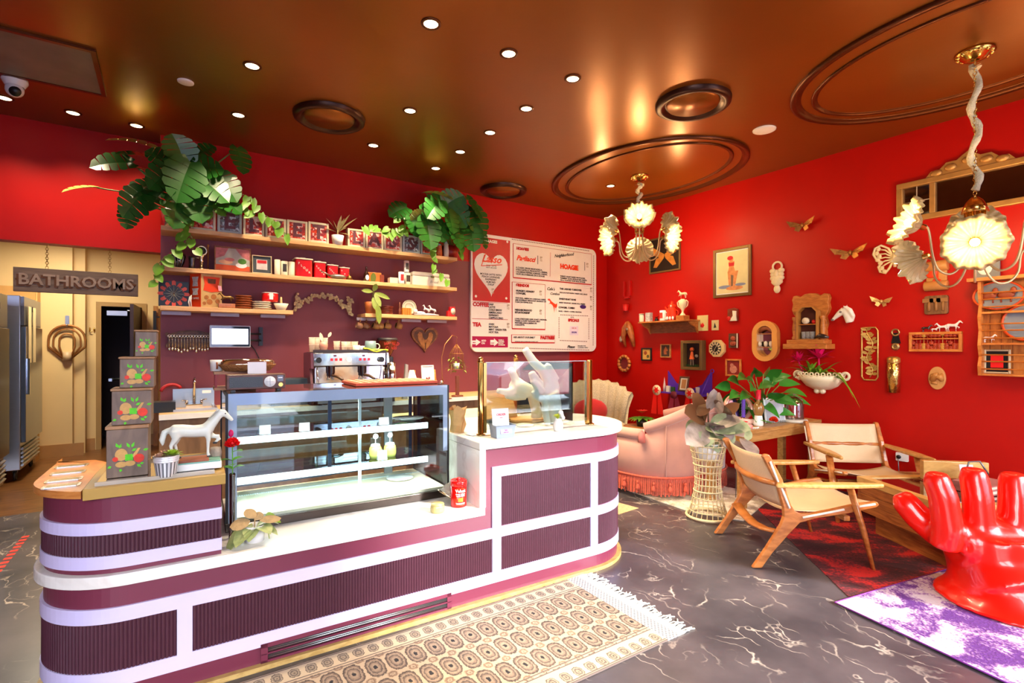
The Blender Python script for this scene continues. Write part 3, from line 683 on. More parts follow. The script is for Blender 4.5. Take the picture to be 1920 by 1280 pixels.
# red tin, cream jar, crystal dome
c_=cZ(865,950,.56); t=thing('tea_tin','red round lidded tin with a white lettered label on the ledge','tin',toW(c_.x,.075,.559),-CANG-.2)
RTIN=mat('glossy_red_tin',(214,14,10),rough=.22,var=.04,coat=.5)
b=MB(); b.lathe([(0,0),(.044,0),(.046,.004),(.046,.118),(0,.118)],32); b.build('body',RTIN,t)
b=MB(); b.lathe([(.0462,.119),(.049,.121),(.049,.142),(.046,.15),(.04,.147),(.014,.143),(.013,.15),(.016,.158),(.010,.163),(0,.163)],32); b.build('lid',RTIN,t)
def curved_text(b,body,size,R,z,a0=-PI/2,mi=0,off=0,ext=.0006):
    q=MB(); q.text(body,size,Matrix.Identity(4),ext=ext,off=off)
    vs=[]
    for (x,y,zz) in q.v:
        a=a0+x/R; r=R-y; vs.append((r*math.cos(a),r*math.sin(a),z+zz))
    b.add(vs,q.f,mi)
b=MB(); curved_text(b,'Velvet',.024,.0466,.094,off=.0006); curved_text(b,'FINEST BLEND',.009,.0466,.076); curved_text(b,'TEA & COFFEE',.0085,.0466,.066); curved_text(b,'TAKEOUT',.012,.0466,.022,off=.0004); b.build('label_lettering',PAPER,t)
b=MB(); 
vs=[];fs=[]
for i in range(9):
    a=-PI/2-.32+.64*i/8; vs+=[(.0466*math.cos(a),.0466*math.sin(a),.033),(.0466*math.cos(a),.0466*math.sin(a),.056)]
for i in range(8): fs.append((2*i,2*i+2,2*i+3,2*i+1))
b.add(vs,fs); 
for z in (.012,.108):
    b.tube([(.0468*math.cos(-PI/2-.5+.1*i),.0468*math.sin(-PI/2-.5+.1*i),z) for i in range(11)],.0006,4)
for s_ in (-.5,.5): b.tube([(.0468*math.cos(-PI/2+s_),.0468*math.sin(-PI/2+s_),z) for z in (.012,.108)],.0006,4)
b.build('label_crest',mat('orange_gold_print',(226,130,40),rough=.4),t)
c_=cZ(818,957,.56); t=thing('spread_jar','small tan glass jar with flat lid before the red tin','jar',toW(c_.x,.035,.559),-CANG)
b=MB(); b.lathe([(0,0),(.036,0),(.039,.006),(.039,.032),(.036,.038)],26); b.build('glass',mat('mustard_glass',(196,180,112),rough=.15,coat=.6,var=.1),t)
b=MB(); b.lathe([(.036,.0385),(.037,.044),(.034,.048),(0,.048)],26); b.build('lid',mat('gold_lid',(206,190,120),rough=.3,metal=.3),t)
c_=cZ(838,938,.56); t=thing('cake_dome','small cut crystal dome leaning between case and red tin','dome',toW(c_.x-.012,.165,.559),-CANG)
Md=rotM((0,0,.040),ry=.62)
b=MB(); b.lathe([(.062,0),(.064,.006),(.05,.02),(.046,.045),(.030,.072),(.012,.078),(.012,.088),(0,.092)],24,M=Md); b.build('dome',mat('crystal',(232,226,214),rough=.08,trans=.75,bump=.7,bs=70,var=.15),t)
b=MB(); b.torus((0,0,0),.064,.006,28,6,M=Md); b.build('silver_rim',mat('silver_rim',(205,185,150),rough=.2,metal=1),t)
# ================= wooden canister set on the left shelf
CANW=wood('canister_ash',(104,84,70),(132,108,90),(10,4,3),rough=.5)
CANS=wood('canister_rust_side',(96,50,34),(124,70,46),(10,4,3),rough=.5)
LIDW=wood('canister_lid',(150,108,70),(176,132,90),(10,6,3),rough=.5)
FRUITG=mat('painted_green',(86,200,16),rough=.5,var=.2,vs=60); FRUITT=mat('painted_tan_pear',(206,158,88),rough=.5,var=.12,vs=60); FRUITR=mat('painted_red_apple',(222,52,26),rough=.5,var=.15,vs=60)
def canister(pxl,pxr,pyb,pyt,v,z0,lab,depth,grp='wooden fruit canisters'):
    a=onV(pxl,pyb,v); c=onV(pxr,pyb,v); zt_=onV(pxl,pyt,v).z
    w=c.x-a.x; h=zt_-z0
    t=thing('canister',lab,'canister',toW((a.x+c.x)/2,v,z0),-CANG,grp)
    b=MB(); b.bb(-w/2,w/2,0,depth,0,h*.93); b.build('box',CANW,t,bevel=.003)
    b=MB(); b.bb(-w/2-.004,w/2+.003,-.004,depth+.003,h*.93+.0006,h); b.build('lid',LIDW,t,bevel=.003)
    s=w/.2
    def flat(pts,mi,y): 
        bq.plate([(x*s,z*s+h*.40) for x,z in pts],y,y+.0008,mi)
    bq=MB()
    flat(circ(14,.026,cx=.055,cy=-.015),2,-.0026); flat(circ(10,.014,cx=-.058,cy=-.012),2,-.0022)
    flat(circ(16,.03,cx=-.03,cy=.012,ry=.036),1,-.0018); flat(circ(14,.028,cx=-.03,cy=-.045,ry=.017),1,-.002); flat(circ(14,.026,cx=.012,cy=-.042,ry=.016),1,-.0023)
    flat([(.02,.0),(.05,.045),(.062,.045),(.045,.01),(.03,-.01)],1,-.0015)
    for (x,z,a,L) in ((-.045,.055,1.9,.03),(-.04,.05,1.2,.03),(.01,.05,2.0,.035),(.02,.05,1.2,.035),(.02,.03,.5,.03),(-.075,-.052,3.5,.022),(-.03,-.07,4.4,.02),(.045,-.052,5.6,.028),(.075,.03,.2,.028),(.06,-.05,.2,.02),(.0,.02,4.2,.03)):
        p=[(x+L*q*math.cos(a)+wv*math.cos(a+PI/2),z+L*q*math.sin(a)+wv*math.sin(a+PI/2)) for q,wv in ((0,0),(.4,.008),(1,0),(.4,-.008))]; flat(p,0,-.0013)
    for i in range(9): flat(circ(8,.0075,cx=-.005+.012*(i%3),cy=-.018+.012*(i//3)),0,-.0030-.0001*i)
    bq.build('painted_fruit',[FRUITG,FRUITT,FRUITR],t)
    return t,h
# bottom to top
zc=.9225
_,h1=canister(199,278,893,800,.10,zc,'largest wooden fruit canister at the bottom of the stack',.16)
_,h2=canister(209,284,800,729,.115,zc+h1+.001,'second largest fruit canister, third from the top',.145)
_,h3=canister(224,289,729,669,.13,zc+h1+h2+.002,'third fruit canister, second from the top with rust side',.13)
_,h4=canister(253,294,669,618,.14,zc+h1+h2+h3+.003,'smallest fruit canister on top of the stack',.11)
# ================= succulent bucket
c_=cZ(314,883,.92); t=thing('succulent_bucket','striped tin bucket of succulents before the white horse','plant',toW(c_.x,.035,.9225),-CANG)
def striped_bucket(t,r0=.036,r1=.047,h=.088):
    b=MB(); n=36
    for i in range(n):
        a0,a1=2*PI*i/n,2*PI*(i+1)/n
        vs=[(r0*math.cos(a0),r0*math.sin(a0),0),(r0*math.cos(a1),r0*math.sin(a1),0),(r1*.95*math.cos(a1),r1*.95*math.sin(a1),h*.7),(r1*.95*math.cos(a0),r1*.95*math.sin(a0),h*.7)]
        b.add(vs,[(0,1,2,3)],i%2,True)
    b.lathe([(r1*.95,h*.7),(r1,h*.72),(r1,h*.76),(r1*.97,h*.78),(r1*1.01,h*.82),(r1*1.01,h*.86),(r1*.98,h*.88),(r1*1.04,h*.94),(r1*1.04,h),(r1*.97,h),(r1*.9,h*.85),(0,h*.85)],36,mi=0); b.lathe([(0,0),(r0,0)],36,mi=0)
    b.build('bucket',[mat('galvanised_white',(228,230,234),rough=.3,metal=.35),mat('bucket_grey_stripe',(120,122,128),rough=.35,metal=.5)],t)
striped_bucket(t)
def rosette(b,c,r,n=26,mi=0,tilt=(0,0)):
    for k in range(n):
        a=k*2.4; q=(k+1)/n
        b.leaf((c[0],c[1],c[2]),(math.cos(a)*(.2+q)+tilt[0],math.sin(a)*(.2+q)+tilt[1],1.15-q),(-math.cos(a),-math.sin(a),1),r*(.55+.5*q),r*.42,.0,.35,4,mi=mi,kind=2)
b=MB(); rosette(b,(.022,-.01,.085),.045,28); b.build('yellow_succulent',mat('lime_succulent',(186,186,30),rough=.45,var=.25,vs=30,col2=(150,200,60)),t)
b=MB(); rosette(b,(-.025,-.015,.078),.038,26); rosette(b,(-.005,.025,.085),.036,22); b.build('pink_succulent',mat('dusty_succulent',(150,150,120),rough=.5,var=.2,vs=25,col2=(206,140,120)),t)
# books + horse
t=thing('paper_stack','white book with brown spine piece lying under the horse','book',toW(-.055,.13,.9225),-CANG)
b=MB(); b.bb(-.10,.09,-.05,.06,0,.03); b.build('pages',PAPER,t,bevel=.004)
b=MB(); b.bb(-.10,.085,-.045,.06,.0305,.036); b.build('cover',mat('teal_cover',(120,176,160),rough=.5),t)
b=MB(); b.bb(-.11,.04,-.048,.05,.0365,.048); one('wooden_base',b,wood('base_wood',(140,70,40),(170,96,60),(5,20,5)),'brown wooden base slab under the white horse','board',None,toW(-.055,.13,.9225),-CANG,bevel=.002)
b=MB(); b.lathe([(0,0),(.02,0),(.026,.05),(.022,.075),(0,.078)],16); one('clay_cup',b,mat('grey_clay',(160,146,130),rough=.6,bump=.3),'small grey clay cup right of the horse hooves','cup',None,toW(.015,.20,.9235),-CANG)
def horse(scale,mats,t,name='body',pose=0,voxel=None):
    # local: x forward, z up, withers height 1*scale ; continuous body by remeshing
    s=scale; b=MB(); T=lambda pts,rs,n=12: b.tube([(x*s,y*s,z*s) for x,y,z in pts],[r*s for r in rs],n)
    T([(-.62,0,.84),(-.52,0,.86),(-.3,0,.84),(0,0,.80),(.25,0,.80),(.42,0,.84),(.52,0,.88)],[.10,.19,.20,.19,.20,.18,.10],16)
    T([(.36,0,.86),(.52,0,1.04),(.66,0,1.22),(.74,0,1.34)],[.19,.145,.115,.10],14)
    T([(.70,0,1.36),(.80,0,1.33),(.93,0,1.20),(1.04,0,1.08),(1.07,0,1.05)],[.085,.105,.075,.06,.045],12)
    for y in (-.045,.045): T([(.70,y,1.42),(.71,y*1.2,1.52)],[.03,.008],6)
    for i,y in enumerate((-.095,.095)):
        if i==0: T([(.36,y,.80),(.40,y,.56),(.39,y,.42),(.385,y,.2),(.385,y,.09),(.42,y,.0)],[.11,.075,.055,.042,.05,.06])
        else: T([(.36,y,.80),(.52,y,.58),(.70,y,.58),(.74,y,.50),(.60,y,.42),(.58,y,.37)],[.11,.08,.055,.045,.045,.05])
        T([(-.48,y,.86),(-.46+.05*i,y,.60),(-.58+.1*i,y,.42),(-.55+.12*i,y,.20),(-.55+.12*i,y,.09),(-.50+.12*i,y,.0)],[.17,.10,.058,.045,.05,.06])
    T([(-.62,0,.92),(-.74,0,.84),(-.80,0,.6),(-.78,0,.42)],[.06,.085,.085,.03])
    o=b.build(name,mats,t,remesh=voxel or .035*s,smooth=4)
    return o
c_=cZ(352,858,.97)
t=thing('horse_figurine','large white horse figurine prancing with one foreleg raised','figurine',toW(-.075,.145,.971),-CANG)
hs=.148
horse(hs,mat('white_glazed_horse',(238,240,232),rough=.3,var=.06,vs=8,col2=(214,220,206)),t)
b=MB(); 
for i in range(7): b.leaf((hs*(.44+.045*i),0,hs*(1.06+.055*i)),(-.5,0,.2),(0,1,0),hs*.22,hs*.14,.9,0,4)
b.leaf((hs*.76,0,hs*1.42),(.6,0,-.5),(0,1,0),hs*.2,hs*.1,.4,0,4); b.build('mane',mat('horse_mane_grey',(206,206,194),rough=.5),t)
for y in (-.085,.085): b=MB(); b.ell((hs*.86,hs*y,hs*1.30),hs*.02); b.build('eye',BLACK,t)
for p in ((.42,-.095,.01),(.58,.095,.38),(-.50,-.095,.01),(-.38,.095,.01)): b=MB(); b.ell((hs*p[0],hs*p[1],hs*p[2]),(hs*.07,hs*.065,hs*.04)); b.build('hoof',mat('dark_hoof',(60,58,60),rough=.4),t)
# ================= things on the raised marble top
zm=.9325
BR2=mat('antique_brass',(196,160,92),rough=.2,metal=1,var=.06)
t=thing('sneeze_guard','brass posts holding a clear glass screen on the marble countertop','glass screen',toW(1.87,.18,zm),-CANG)
pp=[(1.429-1.87,0,.463),(2.30-1.87,0,.463),(2.17-1.87,.77,.463)]
for x,y,h in pp:
    b=MB(); b.lathe([(0,0),(.03,0),(.03,.006),(.0175,.010),(.0175,h-.02),(.022,h-.018),(.022,h-.008),(.015,h-.004),(.018,h),(.014,h+.014),(0,h+.02)] if y or x<0 else [(0,0),(.032,0),(.032,.006),(.0185,.010),(.0185,h-.01),(0,h-.01)],24,c=(x,y,0)); b.build('post',BR2,t)
for x in (-.415,.405):
    b=MB(); b.bb(x-.010,x+.010,-.012,.012,.012,.445); b.build('glass_channel',BR2,t)
b=MB(); b.bb(-.405,.395,-.003,.003,.03,.445); b.build('glass',glassmat('guard_glass',(232,242,242),0,.12),t)
b=MB(); b.bb(-.405,.395,-.0035,.0035,.4452,.449); b.build('glass_top_edge',mat('pale_glass_edge',(220,236,232),rough=.15),t)
b=MB(); b.bb(.30-.003,.30+.003,.03,.75,.03,.43); b.build('glass',glassmat('guard_glass'),t)
# big carved white hand
def hand_mb(b,fing,thumb,palm,wrist,s=1.0):
    for pts,rs in fing+[thumb,wrist]: b.tube(pts,rs,10)
    for c,r,R in palm: b.ell(c,r,16,10,R=R)
c_=cZ(1042,813,.93)
t=thing('hand_sculpture','large pale carved hand pointing upward behind the glass screen','sculpture',toW(c_.x,.34,zm),-CANG)
def P2(px,py,dv=0):
    q=onV(px,py,.34+dv); return (q.x-c_.x,dv,max(.004,q.z-zm))
HM=mat('bleached_wood_hand',(244,234,214),rough=.45,var=.05,vs=6)
b=MB()
b.tube([P2(1040,812),P2(1040,790),P2(1037,760),P2(1030,735)],[.052,.05,.062,.07],14)
b.ell(P2(1032,728),(.078,.045,.085)); b.ell(P2(1025,745),(.06,.045,.06))
b.tube([P2(1028,715),P2(1018,695),P2(1000,678),P2(984,654)],[.038,.036,.032,.027],12)     # index, pointing
b.tube([P2(1040,712,.01),P2(1034,700,.0),P2(1027,688,-.02),P2(1030,682,-.03)],[.036,.033,.03,.024],12)
b.tube([P2(1012,722,-.02),P2(1000,706,-.05),P2(996,697,-.05)],[.034,.031,.025],12)
b.tube([P2(1016,735,-.03),P2(1006,722,-.06),P2(998,712,-.06)],[.032,.029,.023],12)
b.tube([P2(1018,748,-.02),P2(1004,742,-.055),P2(1000,733,-.06)],[.028,.025,.02],12)
b.tube([P2(1022,750,-.03),P2(1022,770,-.06),P2(1027,795,-.06),P2(1028,806,-.055)],[.028,.026,.023,.018],12)  # thumb hanging
b.build('hand',HM,t,remesh=.008,smooth=5)
b=MB(); b.lathe([(0,0),(.06,0),(.06,.012),(.05,.016),(0,.016)],28); b.build('base',HM,t)
# second bleached hand, lying, further back
c2=onV(985,735,.42); t=thing('hand_carving','smaller pale wooden hand lying behind the glass screen, left of the large one','sculpture',toW(onV(968,790,.52).x,.52,zm),-CANG)
x0=onV(968,790,.52).x
def P3(px,py,dv=0):
    q=onV(px,py,.52); return (q.x-x0,dv,q.z-zm)
b=MB(); b.tube([P3(1000,735),P3(980,728),P3(960,722)],[.045,.055,.05],12); b.tube([P3(968,715),P3(962,700),P3(956,690)],[.03,.028,.024],10); b.tube([P3(965,730),P3(950,735),P3(932,732)],[.03,.026,.02],10); b.tube([P3(985,742),P3(965,745),P3(948,742)],[.03,.025,.02],10)
b.tube([P3(998,740),P3(1006,770),(P3(1006,770)[0],0,.02)],[.04,.04,.045],12); b.tube([P3(985,722,.03),P3(975,712,.04)],[.03,.024],10)
b.build('hand',HM,t,remesh=.008,smooth=5)
# tip box with a sign
c_=cZ(950,822,.93); t=thing('tip_box','grey metal tip box with upright white sign on the counter','box',toW(c_.x,.055,zm),-CANG-.05)
b=MB(); w_,d_,h=.058,.04,.075
b.add([(-w_,-d_,0),(w_,-d_,0),(w_,d_,0),(-w_,d_,0),(-w_*1.15,-d_*1.2,h),(w_*1.15,-d_*1.2,h),(w_*1.15,d_*1.2,h),(-w_*1.15,d_*1.2,h)],[(0,3,2,1),(0,1,5,4),(1,2,6,5),(2,3,7,6),(3,0,4,7)])
b.tube([(-w_*1.16,-d_*1.22,h),(w_*1.16,-d_*1.22,h),(w_*1.16,d_*1.22,h),(-w_*1.16,d_*1.22,h)],.003,6,0,None,True)
b.build('bin',mat('galvanised_grey',(150,164,182),rough=.35,metal=.4,var=.08),t)
Mt=rotM((0,-d_*1.14,.04),rx=-.11)
b=MB(); b.bb(-.035,.04,-.0015,0,-.012,.015,M=Mt); lb=b.build('label',mat('pink_label',(244,176,216),rough=.6),t)
b=MB(); b.text('TIPS',.011,Mt@rotM((0,-.002,.006))); b.text('thank you!',.008,Mt@rotM((0,-.002,-.005))); b.build('label_lettering',mat('purple_ink',(110,60,130),rough=.6),lb)
Ms=rotM((0,.01,.055),rx=-.12)
b=MB(); b.bb(-.06,.052,-.002,.002,0,.115,M=Ms); sg=b.build('sign',PAPER,t)
b=MB(); b.text('ORDER',.019,Ms@rotM((0,-.003,.078)),off=.0006); b.text('HERE',.009,Ms@rotM((0,-.003,.06))); b.build('sign_lettering',mat('pink_red_ink',(226,110,120),rough=.6),sg)
c_=cZ(1063,812,.93); t=thing('bud_vase','small white vase with white and yellow blooms at the counter edge','vase',toW(c_.x,.06,zm),-CANG)
b=MB(); b.lathe([(0,0),(.026,0),(.034,.03),(.030,.055),(.022,.07),(.024,.078),(.019,.078),(.018,.068),(0,.06)],22); b.build('vase',WHITE,t)
b=MB(); 
for (x,y,z,r) in ((.012,-.012,.118,.017),(.024,-.005,.10,.015),(.028,-.015,.085,.013)): b.ell((x,y,z),r)
b.build('white_bloom',mat('white_petal',(248,244,240),rough=.6,bump=.6,bs=80),t)
b=MB(); 
for k in range(14):
    a=k*2.4; b.leaf((-.004,0,.078),(math.cos(a)*.6-.35,math.sin(a)*.6,1),(0,0,1),.05,.02,.3,kind=2)
b.build('foliage',mat('yellow_green_leaf',(170,182,50),rough=.5,var=.3,vs=40),t)
# white take-away bag with printed hem and paper roll at the left end of the top
c_=cZ(880,815,.93); t=thing('paper_bag','crumpled brown paper bag with printed white edge beside the case','bag',toW(1.365,.37,zm),-CANG)
KRAFT=mat('kraft_paper',(196,150,96),rough=.7,var=.12,vs=14,bump=.4,bs=20)
b=MB(); rnd=random.Random(4); n=14; vs=[];fs=[]
for j,(r,z) in enumerate(((.05,0),(.058,.05),(.05,.10),(.06,.16))):
    for i in range(n):
        a=2*PI*i/n; q=r*(1+.25*rnd.uniform(-1,1)); vs.append((q*.8*math.cos(a),q*math.sin(a)*1.2,z+(.03*rnd.uniform(-1,1) if j==3 else 0)))
for j in range(3):
    for i in range(n): fs.append((j*n+i,j*n+(i+1)%n,(j+1)*n+(i+1)%n,(j+1)*n+i))
b.add(vs,fs); b.build('bag',KRAFT,t)
b=MB(); b.box((.035,-.16,.004),(.08,.07,.003),rz=.1); fl_=b.build('printed_flap',PAPER,t)
b=MB(); b.text('VELVET.',.017,rotM((.035,-.165,.0058),rx=-PI/2,rz=0)@rotM()); b.build('flap_lettering',mat('brown_ink',(130,60,30),rough=.6),fl_)
# point of sale stand, trays and tools behind the glass
t=thing('register_stand','pale wooden register stand leaning behind the glass screen','register',toW(1.80,.55,zm),-CANG)
b=MB(); b.box((0,.05,.12),(.26,.02,.19),rx=-.5); b.build('screen_back',wood('register_wood',(186,130,74),(208,156,98),(4,20,20)),t)
b=MB(); b.box((0,.10,.01),(.18,.14,.02)); b.build('foot',BLACK,t); b=MB(); b.tube([(0,.1,.02),(0,.06,.1)],.015); b.build('neck',BLACK,t)
t=thing('serving_tray','round wooden serving tray stacked low behind the screen','tray',toW(2.0,.55,zm),-CANG)
b=MB(); b.lathe([(0,0),(.13,0),(.14,.02),(.134,.02),(.125,.007),(0,.007)],30); b.build('tray',wood('tray_wood',(170,120,66),(196,146,88),(4,20,4)),t)
t=thing('amber_canister','short amber glass canister behind the pointing hand','jar',toW(2.02,.80,zm),-CANG)
b=MB(); b.lathe([(0,0),(.055,0),(.057,.12),(.05,.135),(0,.135)],24); b.build('glass',mat('amber_glass',(190,100,36),rough=.12,coat=.5),t)
b=MB(); b.lathe([(.052,.136),(.052,.16),(0,.162)],24); b.build('lid',OFFW,t)

# ================= back wall: shelves
def pl(pxl,pxr,pyt,z0,Y,pyb=None):
    pm=(pxl+pxr)/2
    a=onY(pxl,600,Y).x; c=onY(pxr,600,Y).x; h=onY(pm,pyt,Y).z-z0
    return (a+c)/2,c-a,max(.005,h)
SB=(2.535,2.168,1.812); ST=.04
SZ=[z+ST+.0006 for z in SB]
def shelf(x0,x1,z,lab,br=()):
    t=thing('display_shelf',lab,'shelf',((x0+x1)/2,D-.002,z),0,'oak wall shelves'); cx=(x0+x1)/2
    b=MB(); b.bb(x0-cx,x1-cx,-.298,0,0,ST); b.build('board',SHELFW,t,bevel=.002)
    for p0,p1 in br:
        a=onY(p0,590,D-.14).x-cx; c=onY(p1,590,D-.14).x-cx
        b=MB(); b.bb(a,c,-.16,-.13,-.028,-.0006); b.bb(a,c,-.16,-.154,-.034,-.028); b.build('bracket_rail',mat('grey_lilac_rail',(150,140,150),rough=.4,metal=.3),t)
shelf(-.045,2.955,SB[0],'top oak wall shelf carrying the glass letter blocks')
shelf(-.047,2.95,SB[1],'second oak wall shelf, with red canisters and the white bread box')
shelf(-.05,1.07,SB[2],'short lower left oak shelf holding the arrow clock',((303,358),(395,448),(488,534)))
shelf(1.815,2.952,SB[2],'short lower right oak shelf with mugs hanging below',((668,706),(752,788),(800,836)))
# --- glass letter blocks
GBF=mat('glass_block_edge',(222,208,172),rough=.15,var=.1,vs=12,coat=.6)
GBF2=mat('glass_block_edge_clear',(178,190,186),rough=.12,var=.15,vs=12,coat=.6)
def glitter(name,c1,c2,c3):
    m,nt,b=nmat(name); N=nt.nodes; K=nt.links
    tc=N.new('ShaderNodeTexCoord'); vo=N.new('ShaderNodeTexVoronoi'); vo.inputs['Scale'].default_value=42; K.new(tc.outputs['Object'],vo.inputs['Vector'])
    sp=N.new('ShaderNodeSeparateXYZ'); K.new(vo.outputs['Color'],sp.inputs[0])
    r=N.new('ShaderNodeValToRGB'); e=r.color_ramp.elements; e[0].position=.25; e[0].color=lin(c1); e[1].position=.92; e[1].color=lin(c3); q=e.new(.6); q.color=lin(c2)
    K.new(sp.outputs['X'],r.inputs['Fac']); K.new(r.outputs['Color'],b.inputs['Base Color']); b.inputs['Roughness'].default_value=.15; b.inputs['Coat Weight'].default_value=.6
    bp=N.new('ShaderNodeBump'); bp.inputs['Strength'].default_value=.6; bp.inputs['Distance'].default_value=.004; K.new(vo.outputs['Distance'],bp.inputs['Height']); K.new(bp.outputs['Normal'],b.inputs['Normal'])
    return m
GRED=glitter('red_lit_flaked_glass',(150,50,50),(216,70,44),(244,214,200)); GBLU=glitter('blue_flaked_glass',(96,66,70),(120,134,140),(214,226,226))  # red glow of the lit blocks is put into the pane colour
LETM=mat('letter_plum_vinyl',(98,48,56),rough=.5)
blocks=[('V',357,405,389,0),('E',407,454,393,1),('L',456,496,400,0),('V',497,537,406,0),('E',538,577,411,0),('T',578,617,417,0),('L',652,685,427,0),('A',686,719,432,0),('S',720,754,437,0),('S',755,788,441,1),('O',789,818,447,0)]
pos=('first','second','third','fourth','fifth','sixth','seventh','eighth','ninth','tenth','last')
for i,(c,a,e,yt,bl) in enumerate(blocks):
    x,w,h=pl(a,e,yt,SZ[0],5.625); h=min(h,w*1.02); w*=.985
    t=thing('letter_block','glass block with plum letter %s, %s from the left on the top shelf'%(c,pos[i]),'glass block',(x,5.625,SZ[0]),0,'glass letter blocks')
    q=w*.11
    b=MB(); b.bb(-w/2,-w/2+q,0,.085,0,h); b.bb(w/2-q,w/2,0,.085,0,h); b.bb(-w/2+q,w/2-q,0,.085,0,q); b.bb(-w/2+q,w/2-q,0,.085,h-q,h); b.build('glass_edge',GBF2 if (bl or i>8) else GBF,t,bevel=.004)
    b=MB(); b.bb(-w/2+q,w/2-q,.008,.077,q,h-q); b.build('pane',GBLU if bl else GRED,t)
    b=MB(); b.text(c,h*.92,rotM((0,.006,h*.5)),off=.006,ext=.0015); b.build('letter',LETM,t)
# --- second shelf
Y2=5.70
x,w,h=pl(317,349,457,SZ[1],Y2); t=thing('perfume_bottle','black fluted bottle with round stopper at the left end of the second shelf','bottle',(x,Y2,SZ[1]))
BLG=mat('black_gloss_glass',(14,14,20),rough=.06,coat=1)
b=MB(); n=24; prof=[(.2,0),(.25,.0),(.42,.25),(.5,.5),(.47,.6),(.16,.68),(.13,.74)]
b.lathe([(r*w,z*h) for r,z in prof],24); b.build('body',BLG,t)
for k in range(10):
    pass
b=MB(); 
for k in range(5):
    a=-PI/2+(k-2)*.35; b.tube([(w*.27*math.cos(a),w*.27*math.sin(a),.03*h),(w*.44*math.cos(a),w*.44*math.sin(a),.27*h),(w*.51*math.cos(a),w*.51*math.sin(a),.48*h)],.004,6)
b.build('flute_highlight',mat('flute_glint_grey',(150,150,165),rough=.2,metal=.6),t)  # pale streaks paint the glints on the front flutes
b=MB(); b.lathe([(.13*w,.74*h),(.14*w,.78*h),(.1*w,.80*h)],16); b.ell((0,0,.9*h),(.13*w,.13*w,.1*h)); b.build('stopper',BLG,t)
x,w,h=pl(362,383,458,SZ[1],Y2); t=thing('silver_award','silver cup and round headed post ornament beside the black bottle','ornament',(x,Y2,SZ[1]))
SILV=mat('warm_silver',(214,200,170),rough=.2,metal=1)
b=MB(); b.lathe([(.045,0),(.045,.012),(.016,.02),(.018,.5*h),(.03,.56*h),(.012,.6*h)],16,c=(.022,0,0)); b.torus((.022,-.005,.76*h),.042,.011,24,8,ax='y'); b.lathe([(.008,.92*h),(.004,h),(0,h)],10,c=(.022,0,0)); b.build('post',SILV,t)
b=MB(); b.lathe([(0,0),(.038,0),(.038,.004),(0,.005)],20,M=rotM((.022,-.002,.76*h),rx=PI/2)); b.build('black_face',BLACK,t)
b=MB(); b.lathe([(0,0),(.028,0),(.022,.05),(.026,.10),(.030,.12),(.026,.12),(0,.10)],16,c=(-.055,0,0)); b.build('goblet',mat('dark_pewter',(90,84,84),rough=.3,metal=.9),t); b=MB(); b.tube([(-.03,0,.115),(.01,0,.115)],.006); b.build('bar',SILV,t)
x,w,h=pl(389,394,455,SZ[1],Y2); t=thing('gold_stirrer','thin upright gold stick with bulb end on the second shelf','stick',(x,Y2+.1,SZ[1])); b=MB(); b.tube([(0,0,0),(0,0,h*.9),(0,0,h*.95),(0,0,h)],[.006,.005,.011,.008],8); b.build('rod',mat('dull_gold',(190,128,66),rough=.4,metal=.5),t)
def framed(name,lab,cat,w,h,loc,rz,fm,fw_=.02,dpt=.025,grp=None,mat_w=0,matm=None,artm=None,tilt=0,glass=False):
    # origin: centre of the back plane, local y into the wall
    t=thing(name,lab,cat,loc,rz,grp); M=rotM((0,0,0),rx=tilt)
    b=MB(); b.bb(-w/2,-w/2+fw_,-dpt,0,-h/2,h/2,M=M); b.bb(w/2-fw_,w/2,-dpt,0,-h/2,h/2,M=M); b.bb(-w/2+fw_,w/2-fw_,-dpt,0,-h/2,-h/2+fw_,M=M); b.bb(-w/2+fw_,w/2-fw_,-dpt,0,h/2-fw_,h/2,M=M); b.build('frame',fm,t,bevel=min(.004,fw_*.2))
    iw,ih=w-2*fw_,h-2*fw_
    if matm:
        b=MB(); b.bb(-iw/2,iw/2,-dpt*.4,-dpt*.2,-ih/2,ih/2,M=M); b.build('mount',matm,t)
    if artm:
        a,c=iw-2*mat_w,ih-2*mat_w
        b=MB(); b.bb(-a/2,a/2,-dpt*.5,-dpt*.41,-c/2,c/2,M=M); b.build('picture',artm,t)
    return t,iw,ih,-dpt*.5-.0006
BRF=wood('brown_frame',(110,62,34),(150,92,50),(5,5,20)); GDF=mat('gold_frame',(190,150,84),rough=.35,metal=.5,var=.1); BKF=mat('black_frame',(26,22,22),rough=.4)
def shapes(t,name,items,mats,y0,M=None):
    b=MB(); 
    for i,(poly,mi) in enumerate(items): b.plate(poly,y0-.0004-.00012*i,y0-.00012*i,mi,M)
    b.build(name,mats,t)
x,w,h=pl(402,471,463,SZ[1],5.66)
t,iw,ih,ya=framed('framed_painting','painting of a pale bowl and green pudding under pink curtains, on the second shelf','picture',w,h,(x,5.69,SZ[1]+h/2+.001),0,BRF,.012,.02,artm=mat('painting_grey_ground',(176,172,160),rough=.6,var=.15,vs=14),tilt=-.06)
PK=mat('painted_pink',(190,110,110),rough=.6,var=.2,vs=40); ORG=mat('painted_orange',(204,84,40),rough=.6,var=.15); PCH=mat('painted_peach',(232,180,140),rough=.6); PGR=mat('painted_deep_green',(70,120,40),rough=.6,var=.3,vs=50)
W_,H_=iw/2,ih/2
